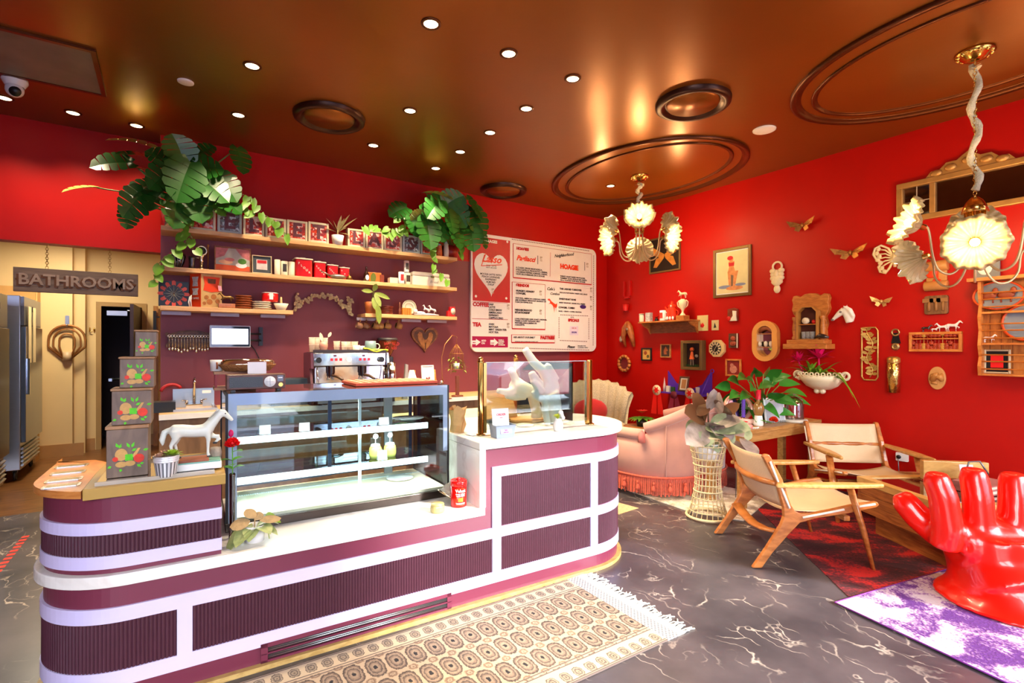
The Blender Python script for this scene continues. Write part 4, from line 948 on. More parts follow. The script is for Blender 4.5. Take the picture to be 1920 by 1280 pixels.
shapes(t,'painted_scene',[([(-W_,-H_),(W_,-H_),(W_,-H_*.55),(-W_,-H_*.5)],1),([(-W_,H_),(-W_*.25,H_),(-W_*.5,H_*.3),(-W_,-.0)],0),([(W_,H_),(W_*.15,H_),(W_*.55,H_*.3),(W_,0)],0),(circ(18,W_*.42,cx=-W_*.42,cy=-H_*.25,ry=H_*.2),2),(circ(18,W_*.3,cx=-W_*.2,cy=-H_*.02,ry=H_*.16),0),(circ(18,W_*.34,cx=W_*.5,cy=-H_*.48,ry=H_*.24),3),(circ(14,W_*.26,cx=W_*.55,cy=-.12*H_,ry=H_*.26),4)],[PK,ORG,PCH,WHITE,PGR],ya,rotM(rx=-.06))
x,w,h=pl(473,510,479,SZ[1],5.63)
t,iw,ih,ya=framed('framed_print','small red and white print in grey mount, on the second shelf beside mugs','picture',w,h,(x,5.66,SZ[1]+h/2+.001),0,mat('champagne_frame',(205,185,150),rough=.4,metal=.3),.008,.02,mat_w=w*.18,matm=mat('slate_mount',(62,70,76),rough=.7),artm=mat('red_white_print',(226,200,196),rough=.6,var=.2,vs=30),tilt=-.06)
shapes(t,'printed_band',[([(-iw*.26,ih*.08),(iw*.26,ih*.08),(iw*.26,ih*.27),(-iw*.26,ih*.27)],0)],[mat('print_red',(204,30,40),rough=.6)],ya,rotM(rx=-.06))
def mug(t,r,h,m,m2=None,hx=1,mark=None):
    b=MB(); b.lathe([(0,0),(r*.95,0),(r,h*.08),(r,h),(r*.9,h),(r*.88,h*.1),(0,h*.1)],20); b.build('cup',m,t)
    if hx:
        b=MB(); b.torus((hx*(r+r*.28),0,h*.5),h*.28,h*.055,16,6,ax='y'); b.build('handle',m2 or m,t)
    if mark:
        b=MB(); vs=[];fs=[]
        for i in range(7):
            a=-PI/2-.6+1.2*i/6; vs+=[(r*1.01*math.cos(a),r*1.01*math.sin(a),h*.25),(r*1.01*math.cos(a),r*1.01*math.sin(a),h*.8)]
        b.add(vs,[(2*i,2*i+2,2*i+3,2*i+1) for i in range(6)]); b.build('printed_mark',mark,t)
for i,(a,e,yt,lab,mk) in enumerate(((514,526,487,'first of three white mugs left of the red canisters',None),(526,540,490,'middle of three white mugs, with a dark printed face',mat('black_print',(50,46,46),rough=.5,var=.5,vs=60)),(540,553,491,'third white mug, touching the largest red canister',None))):
    x,w,h=pl(a,e,yt,SZ[1],5.66); t=thing('mug',lab,'mug',(x,5.66,SZ[1]),0,'white mugs on the second shelf'); mug(t,w*.47,h,OFFW,hx=0,mark=mk)
RPL=mat('red_plastic_canister',(196,18,22),rough=.28,var=.05,coat=.3)
for i,(a,e,yt,word,lab) in enumerate(((549,586,483,'FLOUR','largest red canister with white lid, left of four'),(586,611,489,'SUGAR','second largest red canister with white lid'),(611,634,495,'COFFEE','third red canister with white lid'),(634,655,500,'TEA','smallest red canister with white lid, right of four'))):
    x,w,h=pl(a,e,yt,SZ[1],5.72); w*=.94; t=thing('kitchen_canister',lab,'canister',(x,5.73,SZ[1]),0,'red plastic canisters')
    b=MB(); b.prism(rrect(w*.92,w*.85,w*.14),0,h*.86); b.build('body',RPL,t,bevel=.004)
    b=MB(); b.prism(rrect(w,w*.92,w*.14),h*.862,h*.93); b.prism(rrect(w*.3,w*.3,w*.08),h*.9302,h); b.build('lid',OFFW,t,bevel=.003)
    b=MB()
    for k,c in enumerate(word): b.text(c,w*.17,rotM((-w*.28+k*w*.56/(len(word)-1),-w*.425-.001,h*.66-k*h*.42/(len(word)-1))),off=.0008)
    b.build('lettering',OFFW,t)
x,w,h=pl(600,650,506,SZ[1],5.63); t=thing('metal_scoop','grey metal scoop with long handle lying before the red canisters','scoop',(x,5.635,SZ[1]))
b=MB(); b.ell((.05,0,.028),(.09,.04,.027)); b.tube([(-.03,0,.03),(-.08,0,.055),(-.13,0,.075)],[.012,.007,.006],8); b.build('scoop',mat('pewter',(140,132,124),rough=.35,metal=.9),t)
x,w,h=pl(649,661,506,SZ[1],5.66); t=thing('brass_bell','small dark brass hand bell right of the scoop','bell',(x,5.66,SZ[1])); b=MB(); b.lathe([(0,.0),(.04,0),(.028,.03),(.022,.045),(.006,.052),(.006,.07),(.01,.08),(0,.085)],18); b.build('bell',mat('aged_brass',(120,86,44),rough=.35,metal=.9),t)
x,w,h=pl(682,691,500,SZ[1],5.68); t=thing('beer_bottle','brown bottle with pale oval label on the second shelf','bottle',(x,5.67,SZ[1])); b=MB(); b.lathe([(0,0),(.03,0),(.03,h*.5),(.012,h*.7),(.011,h*.96),(.013,h),(0,h)],18); b.build('glass',mat('brown_bottle_glass',(46,20,12),rough=.1,coat=.6),t); b=MB(); b.plate(circ(16,.02,ry=.03),-.0318,-.0308,0,rotM((0,0,h*.27))); b.build('label',PAPER,t)
x,w,h=pl(690,719,511,SZ[1],5.70); t=thing('amber_box','amber glass box with dark corner block beside the brown bottle','box',(x,5.74,SZ[1])); b=MB(); b.bb(-w/2,w/2*.7,-.05,.05,0,h); b.build('box',mat('amber_plastic',(196,104,26),rough=.2,var=.25,vs=20,coat=.4),t,bevel=.004); b=MB(); b.bb(w/2*.5,w/2,-.062,-.0505,0,h*.8); b.build('end_tin',mat('red_brown_tin',(120,50,26),rough=.4),t)
x,w,h=pl(729,744,521,SZ[1],5.66); t=thing('matchbox','small cream box lying right of the amber box','box',(x,5.66,SZ[1])); b=MB(); b.bb(-w/2,w/2,-.04,.04,0,h); b.build('box',OFFW,t,bevel=.002); b=MB(); b.bb(w/2+.0005,w/2+.02,-.02,.02,0,h*.6); b.build('dark_end',BLACK,t)
for (a,e,yt,z0,lab,m,mk,Yp,sh_) in ((747,758,510,0,'red and white printed can nearest the bread box',PAPER,mat('red_print',(190,40,40),rough=.5,var=.5,vs=70),5.64,'r'),(757,770,512,0,'cream round tin with dark emblem under the patterned tin',OFFW,mat('dark_emblem',(60,44,36),rough=.5,var=.4,vs=80),5.70,'r')):
    x,w,h=pl(a,e,yt,SZ[1],Yp); t=thing('tin_can',lab,'tin',(x,Yp,SZ[1]),0,'printed tins beside the bread box'); mug(t,w*.48,h,m,hx=0,mark=mk)
    b=MB(); b.lathe([(w*.48,h+.0005),(w*.46,h+.004),(0,h+.004)],20); b.build('lid',SILV,t)
    if yt==512: x2,h2,w2=x,h,w
hz=SZ[1]+h2+.005; hh=onY(761,489,5.70).z-hz
t=thing('tin_can','slim black and white patterned tin standing on the cream round tin','tin',(x2-.01,5.70,hz),0,'printed tins beside the bread box'); mug(t,w2*.36,hh,PAPER,hx=0,mark=mat('black_blotch',(60,56,50),rough=.5,var=.8,vs=50))
x,w,h=pl(775,846,510,SZ[1],5.62); t=thing('bread_box','cream enamel bread box with rounded lid on the second shelf','bread box',(x,5.625,SZ[1]))
ENM=mat('cream_enamel',(232,222,204),rough=.25,var=.04)
b=MB(); b.prism(rrect(w,.20,.02,cy=.11),0,h*.66); b.build('body',ENM,t,bevel=.006)
b=MB(); b.prism(rrect(w*.99,.195,.03,cy=.11),h*.665,h*.98); b.build('lid',ENM,t,bevel=.02,segs=4)
b=MB(); b.text('Bread',.045,rotM((w*.05,.0085,h*.3)),shear=.3); b.build('lettering',mat('grey_script',(150,140,130),rough=.6),t)
b=MB(); b.bb(-.02,.02,.004,.0099,h*.6,h*.72); b.build('clasp',SILV,t)
# --- lower left shelf
x,w,h=pl(297,354,527,SZ[2],5.64); t=thing('arrow_clock','square black clock of red fletched arrows on the lower left shelf','clock',(x,5.66,SZ[2]))
b=MB(); b.bb(-w/2,w/2,0,.02,0,h); b.build('face',BLACK,t)
b=MB(); b2=MB(); cx_,cz_=0,h*.5
for k in range(12):
    a=PI/2-k*PI/6; c_,s_=math.cos(a),math.sin(a); L=w*.33 if k%3 else w*.36
    b.tube([(c_*.01,-.004,cz_+s_*.01),(c_*L,-.004,cz_+s_*L)],.002,5)
    px_,pz_=-s_,c_
    b2.plate([(c_*(L)+px_*.006,cz_+s_*L+pz_*.006),(c_*(L-.01)+px_*.015,cz_+s_*(L-.01)+pz_*.015),(c_*(L+.03)+px_*.015,cz_+s_*(L+.03)+pz_*.015),(c_*(L+.04)+px_*.004,cz_+s_*(L+.04)+pz_*.004),(c_*(L+.04)-px_*.004,cz_+s_*(L+.04)-pz_*.004),(c_*(L+.03)-px_*.015,cz_+s_*(L+.03)-pz_*.015),(c_*(L-.01)-px_*.015,cz_+s_*(L-.01)-pz_*.015),(c_*L-px_*.006,cz_+s_*L-pz_*.006)],-.006,-.002)
b.build('arrow_shaft',mat('grey_shaft',(150,150,130),rough=.4),t); b2.build('arrow_fletching',mat('coral_fletching',(206,84,72),rough=.6),t)
b=MB(); b.tube([(0,-.008,cz_),(.025,-.008,cz_+w*.2)],.002,5); b.tube([(0,-.008,cz_),(.005,-.008,cz_-w*.12)],.0022,5); b.ell((0,-.008,cz_),.006); b.build('hand',SILV,t)
x,w,h=pl(353,360,553,SZ[2],5.62); b=MB(); b.tube([(-.005,0,.002),(-.012,0,h*.4),(-.004,0,h*.8),(.008,0,h),(.004,0,h*.5),(.01,0,.002)],.006,8); one('white_figurine',b,WHITE,'tiny white curved figurine between the arrow clock and orange box','figurine',loc=(x,5.62,SZ[2]))
# orange box, set at an angle: side and front seen
a0=onY(357,575,5.66); 
xa,xb,xc=onY(357,575,5.70).x,onY(377,575,5.62).x,onY(416,575,5.68).x
hb=onY(378,512,5.62).z-SZ[2]
t=thing('product_box','tall orange and tan printed carton behind the brass horse','box',(xb,5.62,SZ[2]))
ang=math.atan2(.06,xc-xb); w1=math.hypot(xc-xb,.06); w2=math.hypot(xa-xb,.10)
TANC=mat('tan_carton',(196,160,104),rough=.55,var=.12,vs=20); ORC=mat('orange_red_carton',(222,62,20),rough=.5,var=.06)
M1=rotM((0,0,0),rz=ang); 
b=MB(); b.bb(0,w1,0,.055,0,hb,M=M1); b.build('carton',TANC,t)
sd=Vector((xa-xb,.10,0)).normalized(); Ms=frameM((0,0,0),-sd,(-sd.y,sd.x,0) if False else Vector((0,0,1)).cross(-sd),(0,0,1))
b=MB(); b.bb(-w2,-.001,-.004,.02,0,hb*.99,M=Ms); b.build('side_panel',ORC,t)
b=MB(); 
for z0_,z1_ in ((.62,.9),(.36,.56)): b.plate([(-w2*.75,hb*z0_),(-w2*.25,hb*z0_),(-w2*.3,hb*(z0_+z1_)/2),(-w2*.2,hb*z1_),(-w2*.8,hb*z1_),(-w2*.7,hb*(z0_+z1_)/2)],-.006,-.0042,0,Ms)
b.text('COFFEE',w2*.2,Ms@rotM((-w2/2,-.0055,hb*.26))); b.build('side_print',mat('pale_print',(220,200,180),rough=.5,var=.4,vs=60),t)
b=MB(); b.plate([(w1*.1,hb*.5),(w1*.16,hb*.7),(w1*.1,hb*.92),(w1*.9,hb*.92),(w1*.84,hb*.7),(w1*.9,hb*.5),(w1*.5,hb*.46)],-.003,-.001,0,M1); b.build('front_shield',ORC,t)
b=MB(); b.plate([(w1*.32,hb*.72),(w1*.68,hb*.72),(w1*.7,hb*.86),(w1*.3,hb*.86)],-.005,-.0032,0,M1); b.build('front_badge',mat('brown_badge',(96,52,30),rough=.5,var=.4,vs=50),t)
b=MB(); 
for (cx_,cz_,r_) in ((.25,.3,.1),(.6,.33,.12),(.4,.17,.13),(.78,.2,.1),(.15,.12,.08)): b.plate(circ(12,r_*w1*1.1,cx=cx_*w1,cz=0) if False else circ(12,r_*w1*1.1,cx=cx_*w1,cy=cz_*hb),-.0028-.0002*cx_,-.001,0,M1)
b.build('front_picture',mat('brown_print',(150,92,44),rough=.6,var=.4,vs=40),t)
x,w,h=pl(411,440,545,SZ[2]+.045,5.60)
t=thing('brass_horse','small dark brass horse on an amber block before the orange carton','figurine',(x,5.62,SZ[2]))
b=MB(); b.bb(-w*.55,w*.55,-.018,.03,0,.042); b.build('block',mat('amber_block',(170,96,36),rough=.3,var=.3,vs=40,coat=.3),t,bevel=.003)
o=horse(h*.62,mat('bronze_horse',(120,92,52),rough=.35,metal=.8,var=.25,vs=30),t,'horse_body',voxel=.006); o.location=(0,.005,.043); o.rotation_euler=(0,0,PI)
b=MB(); b.plate([(-.01,0),(.02,0),(.012,.045),(-.016,.05)],-.001,.001); ob=b.build('pink_flag',mat('pink_tag',(236,160,176),rough=.6),t); ob.location=(-w*.45,-.0,.043+h*1.0)
def plates(n,x,Y,z0,r,dz,m,lab,grp,wv=0):
    pr_=None
    rr=random.Random(int(x*100))
    for i in range(n):
        l=lab%('bottom' if i==0 else 'top' if i==n-1 else ('number %d from the bottom'%(i+1)))
        if pr_ is None:
            t=thing('plate',l,'plate',(x,Y,z0),0,grp); b=MB(); b.lathe([(0,0),(r*.6,0),(r*.7,dz*.25),(r,dz*.72),(r*1.0,dz*.95),(r*.65,dz*.55),(0,dz*.5)],26); b.build('dish',m,t); pr_=t
        else: dup(pr_,(x+rr.uniform(-.004,.004),Y,z0+i*dz),0,l,grp)
BRP=mat('brown_stoneware',(148,76,36),rough=.4,var=.12,vs=14)
x,w,h=pl(441,474,554,SZ[2],5.68); plates(6,x,5.70,SZ[2],w*.47,h/6,BRP,'brown plate, %s of the tall stack on a shelf','brown plates on the lower left shelf')
x,w,h=pl(475,511,565,SZ[2],5.64); plates(4,x,5.69,SZ[2],w*.5,h/4,OFFW,'cream plate, %s of the low stack by the bowl','cream plates on the lower left shelf')
zt_=SZ[2]+h
x,w,h=pl(490,523,549,zt_+.002,5.70); t=thing('red_pot','red and white enamel pot resting on the cream plates','pot',(x,5.71,zt_+.002))
b=MB(); b.lathe([(0,0),(w*.44,0),(w*.47,.02),(w*.47,h*.95),(w*.44,h*.95),(w*.43,.02),(0,.02)],26); b.build('body',RPL,t)
b=MB(); b.lathe([(w*.475,h*.93),(w*.49,h*.97),(w*.47,h),(w*.44,h)],26); b.build('rim',WHITE,t); b=MB(); vs=[];fs=[]
for i in range(5):
    a=-PI/2-.22+.44*i/4; vs+=[(w*.474*math.cos(a),w*.474*math.sin(a),.022),(w*.474*math.cos(a),w*.474*math.sin(a),h*.92)]
b.add(vs,[(2*i,2*i+2,2*i+3,2*i+1) for i in range(4)]); b.build('white_band',WHITE,t)
x,w,h=pl(513,542,569,SZ[2],5.63); t=thing('mortar_bowl','cream stoneware bowl with wooden pestle at the end of the lower left shelf','bowl',(x,5.645,SZ[2]))
b=MB(); b.lathe([(0,0),(w*.25,0),(w*.3,.008),(w*.48,h),(w*.44,h),(w*.25,.014),(0,.014)],26); b.build('bowl',OFFW,t)
b=MB(); b.tube([(0,.0,.018),(.0,0,h*1.1),(0,0,h*1.5),(.0,0,h*2.0)],[.014,.012,.011,.008],10); b.build('pestle',mat('pale_wood',(206,170,120),rough=.5),t)
# --- lower right shelf
x,w,h=pl(685,709,566,SZ[2],5.64); t=thing('terracotta_plant','yellow green leafy plant in a brown fluted pot on the lower right shelf','plant',(x,5.66,SZ[2]))
b=MB(); b.lathe([(0,0),(w*.38,0),(w*.46,h*.5),(w*.5,h),(w*.45,h),(w*.4,h*.8),(0,h*.8)],22); b.build('pot',mat('rust_pot',(156,84,40),rough=.5,var=.15,vs=30),t)
LEAFY=mat('yellow_green_hoya',(108,122,44),rough=.45,var=.2,vs=30)
b=MB(); b.tube([(0,0,h*.8),(.015,-.03,h+.1),(.005,-.05,h+.22),(0,-.05,h+.30)],.005,6); b.tube([(.01,-.03,h*.9),(.05,-.09,h*.75),(.06,-.10,h*.2)],.004,6); b.build('stem',mat('green_stem',(110,120,50),rough=.5),t)
b=MB()
def lf(px,py,pz,d,L,w_,n=(0,-1,.2)): b.leaf((px,py,pz),d,n,L,w_,.1,.2,6,kind=2)
lf(.0,-.05,h+.20,(0,-.2,1),.14,.065); lf(.015,-.04,h+.12,(.2,-.3,.9),.10,.06); lf(0,-.05,h+.11,(-1,-.1,.15),.13,.05); lf(.02,-.05,h+.10,(1,-.1,-.25),.18,.055); lf(.02,-.05,h+.09,(.35,-.3,-.8),.15,.06); lf(.0,-.06,h+.05,(.1,-.3,-.9),.14,.06); lf(.04,-.10,h*.75,(.05,-.1,-1),.20,.07); lf(.0,-.03,h+.02,(.6,-.3,-.4),.10,.05)
b.build('leaf',LEAFY,t)
x,w,h=pl(711,739,574,SZ[2],5.66); plates(5,x,5.70,SZ[2],w*.48,h/5,mat('dark_rust_stoneware',(116,44,28),rough=.4,var=.1),'rust plate, %s of the dark stack on a shelf','rust plates on the lower right shelf')
x,w,h=pl(746,753,566,SZ[2],5.64); t=thing('clay_figurine','thin dark clay figurine left of the upright plate','figurine',(x,5.64,SZ[2])); b=MB(); b.lathe([(0,0),(.018,0),(.01,.03),(.014,.06),(.006,.075),(.011,.09),(.003,h),(0,h)],12); b.build('body',mat('dark_clay',(110,60,44),rough=.5,var=.3,vs=40),t)
x,w,h=pl(755,782,560,SZ[2],5.68); t=thing('display_plate','round cream plate with green rim standing upright on the lower right shelf','plate',(x,5.71,SZ[2]+w/2+.002))
Mp=rotM((0,0,0),rx=PI/2-.12)
b=MB(); b.lathe([(0,0),(w*.3,0),(w*.48,.012),(w*.5,.016),(w*.47,.02),(w*.3,.008),(0,.008)],30,M=Mp@Matrix.Translation((0,0,0))); b.build('dish',OFFW,t)
b=MB(); b.torus((0,0,.018),w*.44,.004,30,6,M=Mp); b.build('green_rim',mat('sage_ring',(140,150,120),rough=.4),t); b=MB(); b.torus((0,0,.012),w*.27,.003,24,6,M=Mp); b.build('inner_ring',mat('tan_ring',(190,176,140),rough=.4),t)
x,w,h=pl(755,772,577,SZ[2],5.60)
for i in range(4):
    ww=w/4*.9; t=thing('mini_book','amber spined miniature book, %s of four before the upright plate'%('leftmost','second','third','rightmost')[i],'book',(x-w/2+w/4*(i+.5),5.615,SZ[2]),0,'miniature books on the lower right shelf'); b=MB(); b.bb(-ww/2,ww/2,-.012,.03,0,h); b.build('cover',mat('amber_spine',(206,120,34),rough=.4,var=.15,vs=40),t,bevel=.002); b=MB(); b.bb(-ww/2+.002,ww/2-.002,-.006,.031,h+.0003,h+.002); b.build('pages',OFFW,t)
x,w,h=pl(776,824,570,SZ[2],5.63); t=thing('white_horses','white porcelain pair of horses rearing on a long base','figurine',(x,5.635,SZ[2]))
b=MB(); b.ell((0,0,.012),(w*.5,.04,.016)); b.ell((-w*.25,0,.028),(w*.2,.035,.022)); b.ell((-w*.43,0,.045),(w*.08,.03,.03)); b.build('base',WHITE,t)
for dx,rz_ in ((-.02,.15),(.065,-.1)):
    o=horse(h*.46,WHITE,t,'horse',voxel=.006); o.location=(dx,0.01 if dx>0 else -.01,.028); o.rotation_euler=(0,-.3,PI+rz_)
x,w,h=pl(843,853,574,SZ[2],5.62); t=thing('alarm_clock','small red alarm clock at the right end of the lower right shelf','clock',(x,5.63,SZ[2]))
b=MB(); b.cyl((0,0,0),.0,.0,4); b=MB(); b.bb(-w*.9,w*.5,-.02,.03,0,h*.55); b.bb(-w*.45,w*.5,-.02,.03,h*.55,h*.95); b.build('case',RPL,t,bevel=.006)
b=MB(); b.lathe([(0,0),(w*.42,0),(w*.42,.006),(0,.007)],22,M=rotM((.005,-.0205,h*.5),rx=PI/2)@Matrix.Scale(1.3,4,(0,1,0))); b.build('dial',OFFW,t)
# --- hanging mugs under the lower right shelf
BRM=mat('tan_stoneware',(168,124,74),rough=.35,var=.15,vs=20); DKB=mat('dark_mug_inside',(60,34,24),rough=.5)
GLM=mat('amber_clear_glass',(196,140,110),rough=.08,trans=.6,var=.1)
HK_=('leftmost','second','third','fourth','fifth','rightmost')
for i,(px,gl) in enumerate(((675,1),(687,1),(705,0),(713,0),(727,0),(748,0))):
    x=onY(px,610,5.72).x; z=onY(px,611,5.72).z
    t=thing('hanging_mug','%s mug hanging under the lower right shelf, %s'%(HK_[i],'clear amber glass' if gl else 'tan stoneware'),'mug',(x,5.72,z),0,'mugs hanging under the shelf')
    r=.036
    M=rotM((0,0,0),ry=-PI/2+.25)
    b=MB(); b.lathe([(0,-.035),(r*.8,-.035),(r,-.01),(r*.95,.04),(r*.85,.04),(r*.8,-.02),(0,-.025)],20,M=M); b.build('cup',GLM if gl else BRM,t)
    b=MB(); b.lathe([(r*.84,.035),(0,.03)],20,M=M); b.build('inside',DKB if not gl else GLM,t)
    zt_=SB[2]-z
    b=MB(); b.torus((0,0,r+.012),.02,.005,16,6,ax='x'); b.build('handle',GLM if gl else BRM,t)
    b=MB(); b.tube([(0,0,zt_-.001),(0,0,r+.045),(0,-.010,r+.034),(0,-.006,r+.026),(0,.006,r+.027)],.0025,6); b.build('hook',CHROME,t)
# --- gold garland
t=thing('garland_ornament','arched gilt flower and leaf garland hung on the plum wall','wall ornament',(onY(605,570,D).x,D-.004,onY(605,570,D).z))
GILT=mat('antique_gilt',(196,176,134),rough=.45,metal=.35,var=.3,vs=40)
b=MB(); rnd=random.Random(3); x0=onY(605,570,D).x; z0=onY(605,570,D).z
path=[(552,584),(556,568),(555,552)],[(556,574),(568,564),(582,558),(600,554),(615,555),(630,562),(642,571),(652,582),(656,588)],[(651,580),(653,568),(655,560)]
for pa in path:
    P=[onY(*q,D) for q in pa]; P=[Vector((p.x-x0,-.02,p.z-z0)) for p in P]
    b.tube(P,.008,6)
    for i in range(len(P)-1):
        for k in range(5):
            q=P[i].lerp(P[i+1],(k+.5)/5); a=rnd.uniform(0,6.28)
            b.leaf(q+Vector((0,-.012,0)),(math.cos(a),-.35,math.sin(a)),(0,-1,0),rnd.uniform(.04,.06),.034,0,.3,4,kind=2)
            if k%2==0: b.ell(q+Vector((rnd.uniform(-.015,.015),-.024,rnd.uniform(-.015,.015))),(.016,.010,.016),8,6)
b.build('garland',GILT,t)
# --- spoon rack and tablet
p0=onY(309,640,D); p1=onY(398,640,D); zc_=onY(350,637,D).z; wr=p1.x-p0.x
t=thing('spoon_rack','carved wooden rack of small collector spoons on the plum wall','spoon rack',((p0.x+p1.x)/2,D-.003,zc_))
b=MB(); out_=[(-.5,.10),(-.46,.13),(-.40,.10),(-.2,.15),(0,.165),(.2,.16),(.45,.12),(.5,.1),(.5,-.1),(.4,-.14),(.2,-.16),(0,-.17),(-.2,-.14),(-.38,-.12),(-.48,-.13),(-.49,-.09),(-.44,-.04),(-.45,.03)]
s_=wr; b.plate([(x*s_,z*s_*1.45) for x,z in out_],-.022,0); b.plate([(x*s_*.93,z*s_*1.3) for x,z in out_],-.028,-.0225,0); b.build('board',wood('carved_walnut',(78,46,24),(122,78,42),(14,8,14)),t,bevel=.004)
b=MB(); b.bb(-.43*s_,.46*s_,-.05,-.0285,-.012,-.004); b.build('rail',wood('carved_walnut',(0,0,0),(0,0,0)),t)
sp=None
for i in range(14):
    xx=(p0.x+p1.x)/2-.41*s_+i*.062*s_
    lab='small silver collector spoon in the wall rack, number %d from the left'%(i+1)
    L=(.11,.11,.11,.13,.145,.12,.13,.105,.105,.14,.11,.12,.12,.11)[i]
    t2=thing('hanging_spoon',lab,'spoon',(xx,D-.057,zc_),0,'collector spoons in the rack')
    b=MB(); b.tube([(0,0,.03),(0,0,-.0),(0,0,-L*.7)],[.0045,.003,.003],6); b.torus((0,0,.035),.011,.004,12,6,ax='y'); b.ell((0,0,-L*.78),(.011,.005,.016),10,6); b.build('spoon',SILV,t2)
q0=onY(393,630,5.74); q1=onY(470,630,5.74); zt1=onY(431,610,5.74).z; zb1=onY(431,651,5.74).z
t=thing('tablet_monitor','white framed tablet screen on a wall arm beside the spoon rack','screen',((q0.x+q1.x)/2,5.75,(zt1+zb1)/2)); w=q1.x-q0.x; h=zt1-zb1
b=MB(); b.prism([(x,-z) for x,z in rrect(w,h,.01)],-.0,.02,M=Matrix(((1,0,0,0),(0,0,1,0),(0,-1,0,0),(0,0,0,1)))); b.build('case',mat('pale_plastic',(205,212,222),rough=.3),t)
b=MB(); b.bb(-w*.48,w*.48,-.003,-.0005,-h*.46,h*.46); b.build('bezel',mat('black_mirror_bezel',(40,60,80),rough=.05,coat=1),t)
b=MB(); b.bb(-w*.45,w*.44,-.005,-.0032,-h*.36,h*.36); b.build('screen',mat('lit_white_screen',(240,242,250),rough=.3,emit=(240,244,255),es=1.1,var=.01),t)
b=MB(); xa_=onY(488,630,5.88).x-(q0.x+q1.x)/2
for z in (-.035,.03): b.tube([(w*.4,.03,z),(xa_,.10,z)],.009)
b.bb(xa_-.015,xa_+.02,.10,.148,-.09,.10); b.build('wall_arm',mat('dark_arm',(52,56,62),rough=.4,metal=.5),t)
b=MB(); ce=[onY(*q,5.88) for q in ((470,646),(478,656),(486,672),(490,690),(492,708))]; b.tube([(c.x-(q0.x+q1.x)/2,c.y-5.75+.0,c.z-(zt1+zb1)/2) for c in ce],.005,6); b.build('cable',BLACK,t)
# --- heart plaque
c_=onY(795,637,D); w=onY(820,637,D).x-onY(771,637,D).x; h=onY(795,615,D).z-onY(795,663,D).z
t=thing('hanging_plaque','wooden heart shaped plaque of two carved birds on the plum wall','wall plaque',(c_.x,D-.0005,c_.z))
def heart(w,h,n=40): 
    o=[]
    for i in range(n):
        a=2*PI*i/n; o.append((16*math.sin(a)**3/32*w,(13*math.cos(a)-5*math.cos(2*a)-2*math.cos(3*a)-math.cos(4*a)+2.5)/29.5*h))
    return o
b=MB(); b.plate(heart(w,h),-.03,0); b.build('rim_board',wood('heart_wood',(120,72,34),(160,104,52),(8,8,20)),t,bevel=.004)
b=MB(); b.plate(heart(w*.84,h*.82),-.034,-.0305); b.build('inner_board',wood('heart_inner',(78,44,20),(104,64,30),(10,8,10)),t)
b=MB()
for s_ in (-1,1): b.plate([(s_*x*w,z*h) for x,z in ((.02,-.36),(.10,-.3),(.26,-.02),(.30,.2),(.22,.32),(.12,.26),(.10,.1),(.03,.0),(.02,-.1))],-.043,-.0345)
b.ell((0,-.04,-.05*h),(.02,.01,.02)); b.build('carved_bird',wood('honey_carving',(166,108,48),(204,146,74),(16,8,10)),t,bevel=.004)
# ================= menu board
m0=onY(884,436,5.85); tl=onY(884,437,5.85); tr=onY(1119,466,5.85); bl_=onY(880,656,5.85); br_=onY(1118,662,5.85)
mw=tr.x-tl.x; mh=((tl.z-bl_.z)+(tr.z-br_.z))/2; mx,mz=(tl.x+tr.x)/2,(tl.z+tr.z+bl_.z+br_.z)/4
t=thing('menu_sign','big cream menu board with red heart panel and slab lettering','menu board',(mx,5.874,mz))
def RX(M=None): return Matrix(((1,0,0,0),(0,0,-1,0),(0,1,0,0),(0,0,0,1)))
CRM=mat('menu_cream',(244,240,234),rough=.45,var=.02); MRED=mat('menu_red',(196,22,34),rough=.45,var=.08,vs=6); MPUR=mat('menu_berry',(166,8,74),rough=.45); INK=mat('menu_black_ink',(34,24,24),rough=.6); INKR=mat('menu_red_ink',(190,24,26),rough=.55); INKO=mat('menu_orange_ink',(236,66,24),rough=.5); GREYP=mat('menu_price_ink',(176,156,130),rough=.6)
b=MB(); b.plate(rrect(mw,mh,.10,8),-.012,.025); b.build('panel',CRM,t,bevel=.004)
def mp(px,py): q=onY(px,py,5.85); return (q.x-mx,q.z-mz)
def poly(*pts): return [mp(*p) for p in pts]
def quad(x0,y0,x1,y1,k=.11):   # pixel box following the slope of the board at that height
    def sl(y): return (652-y)/1450.
    return poly((x0,y0),(x1,y0+(x1-x0)*sl(y0)),(x1,y1+(x1-x0)*sl(y1)),(x0,y1))
b=MB(); b.plate(quad(887,441,957,563),-.014,-.0125); b.build('red_panel',MRED,t)
b=MB(); b.plate(quad(886,630,953,651),-.014,-.0125); b.build('berry_strip',MPUR,t)
def flat(name,m,polys,y=-.0145): 
    b=MB()
    for i,p in enumerate(polys): b.plate(p,y-.0008-.00005*i,y)
    b.build(name,m,t)
hx,hz=mp(922,516); hw=mp(953,516)[0]-mp(890,516)[0]; hh=mp(922,470)[1]-mp(922,552)[1]
flat('heart',CRM,[[(x+hx,z+hz) for x,z in heart(hw,hh)]])
flat('corner_dot',CRM,[circ(12,.017,cx=mp(*p)[0],cy=mp(*p)[1]) for p in ((894,443),(952,453),(893,555),(950,559))])
flat('arrow',CRM,[poly((886,638),(893,638),(893,635),(902,641),(893,648),(893,645),(886,645)),poly((920,637),(927,637),(927,634),(935,642),(927,649),(927,646),(920,646))],-.0142)
def rule(p0,p1,w=.006):
    a=Vector(mp(*p0)); c=Vector(mp(*p1)); d=(c-a).normalized(); n=Vector((-d.y,d.x))*w/2
    return [tuple(a+n),tuple(c+n),tuple(c-n),tuple(a-n)]
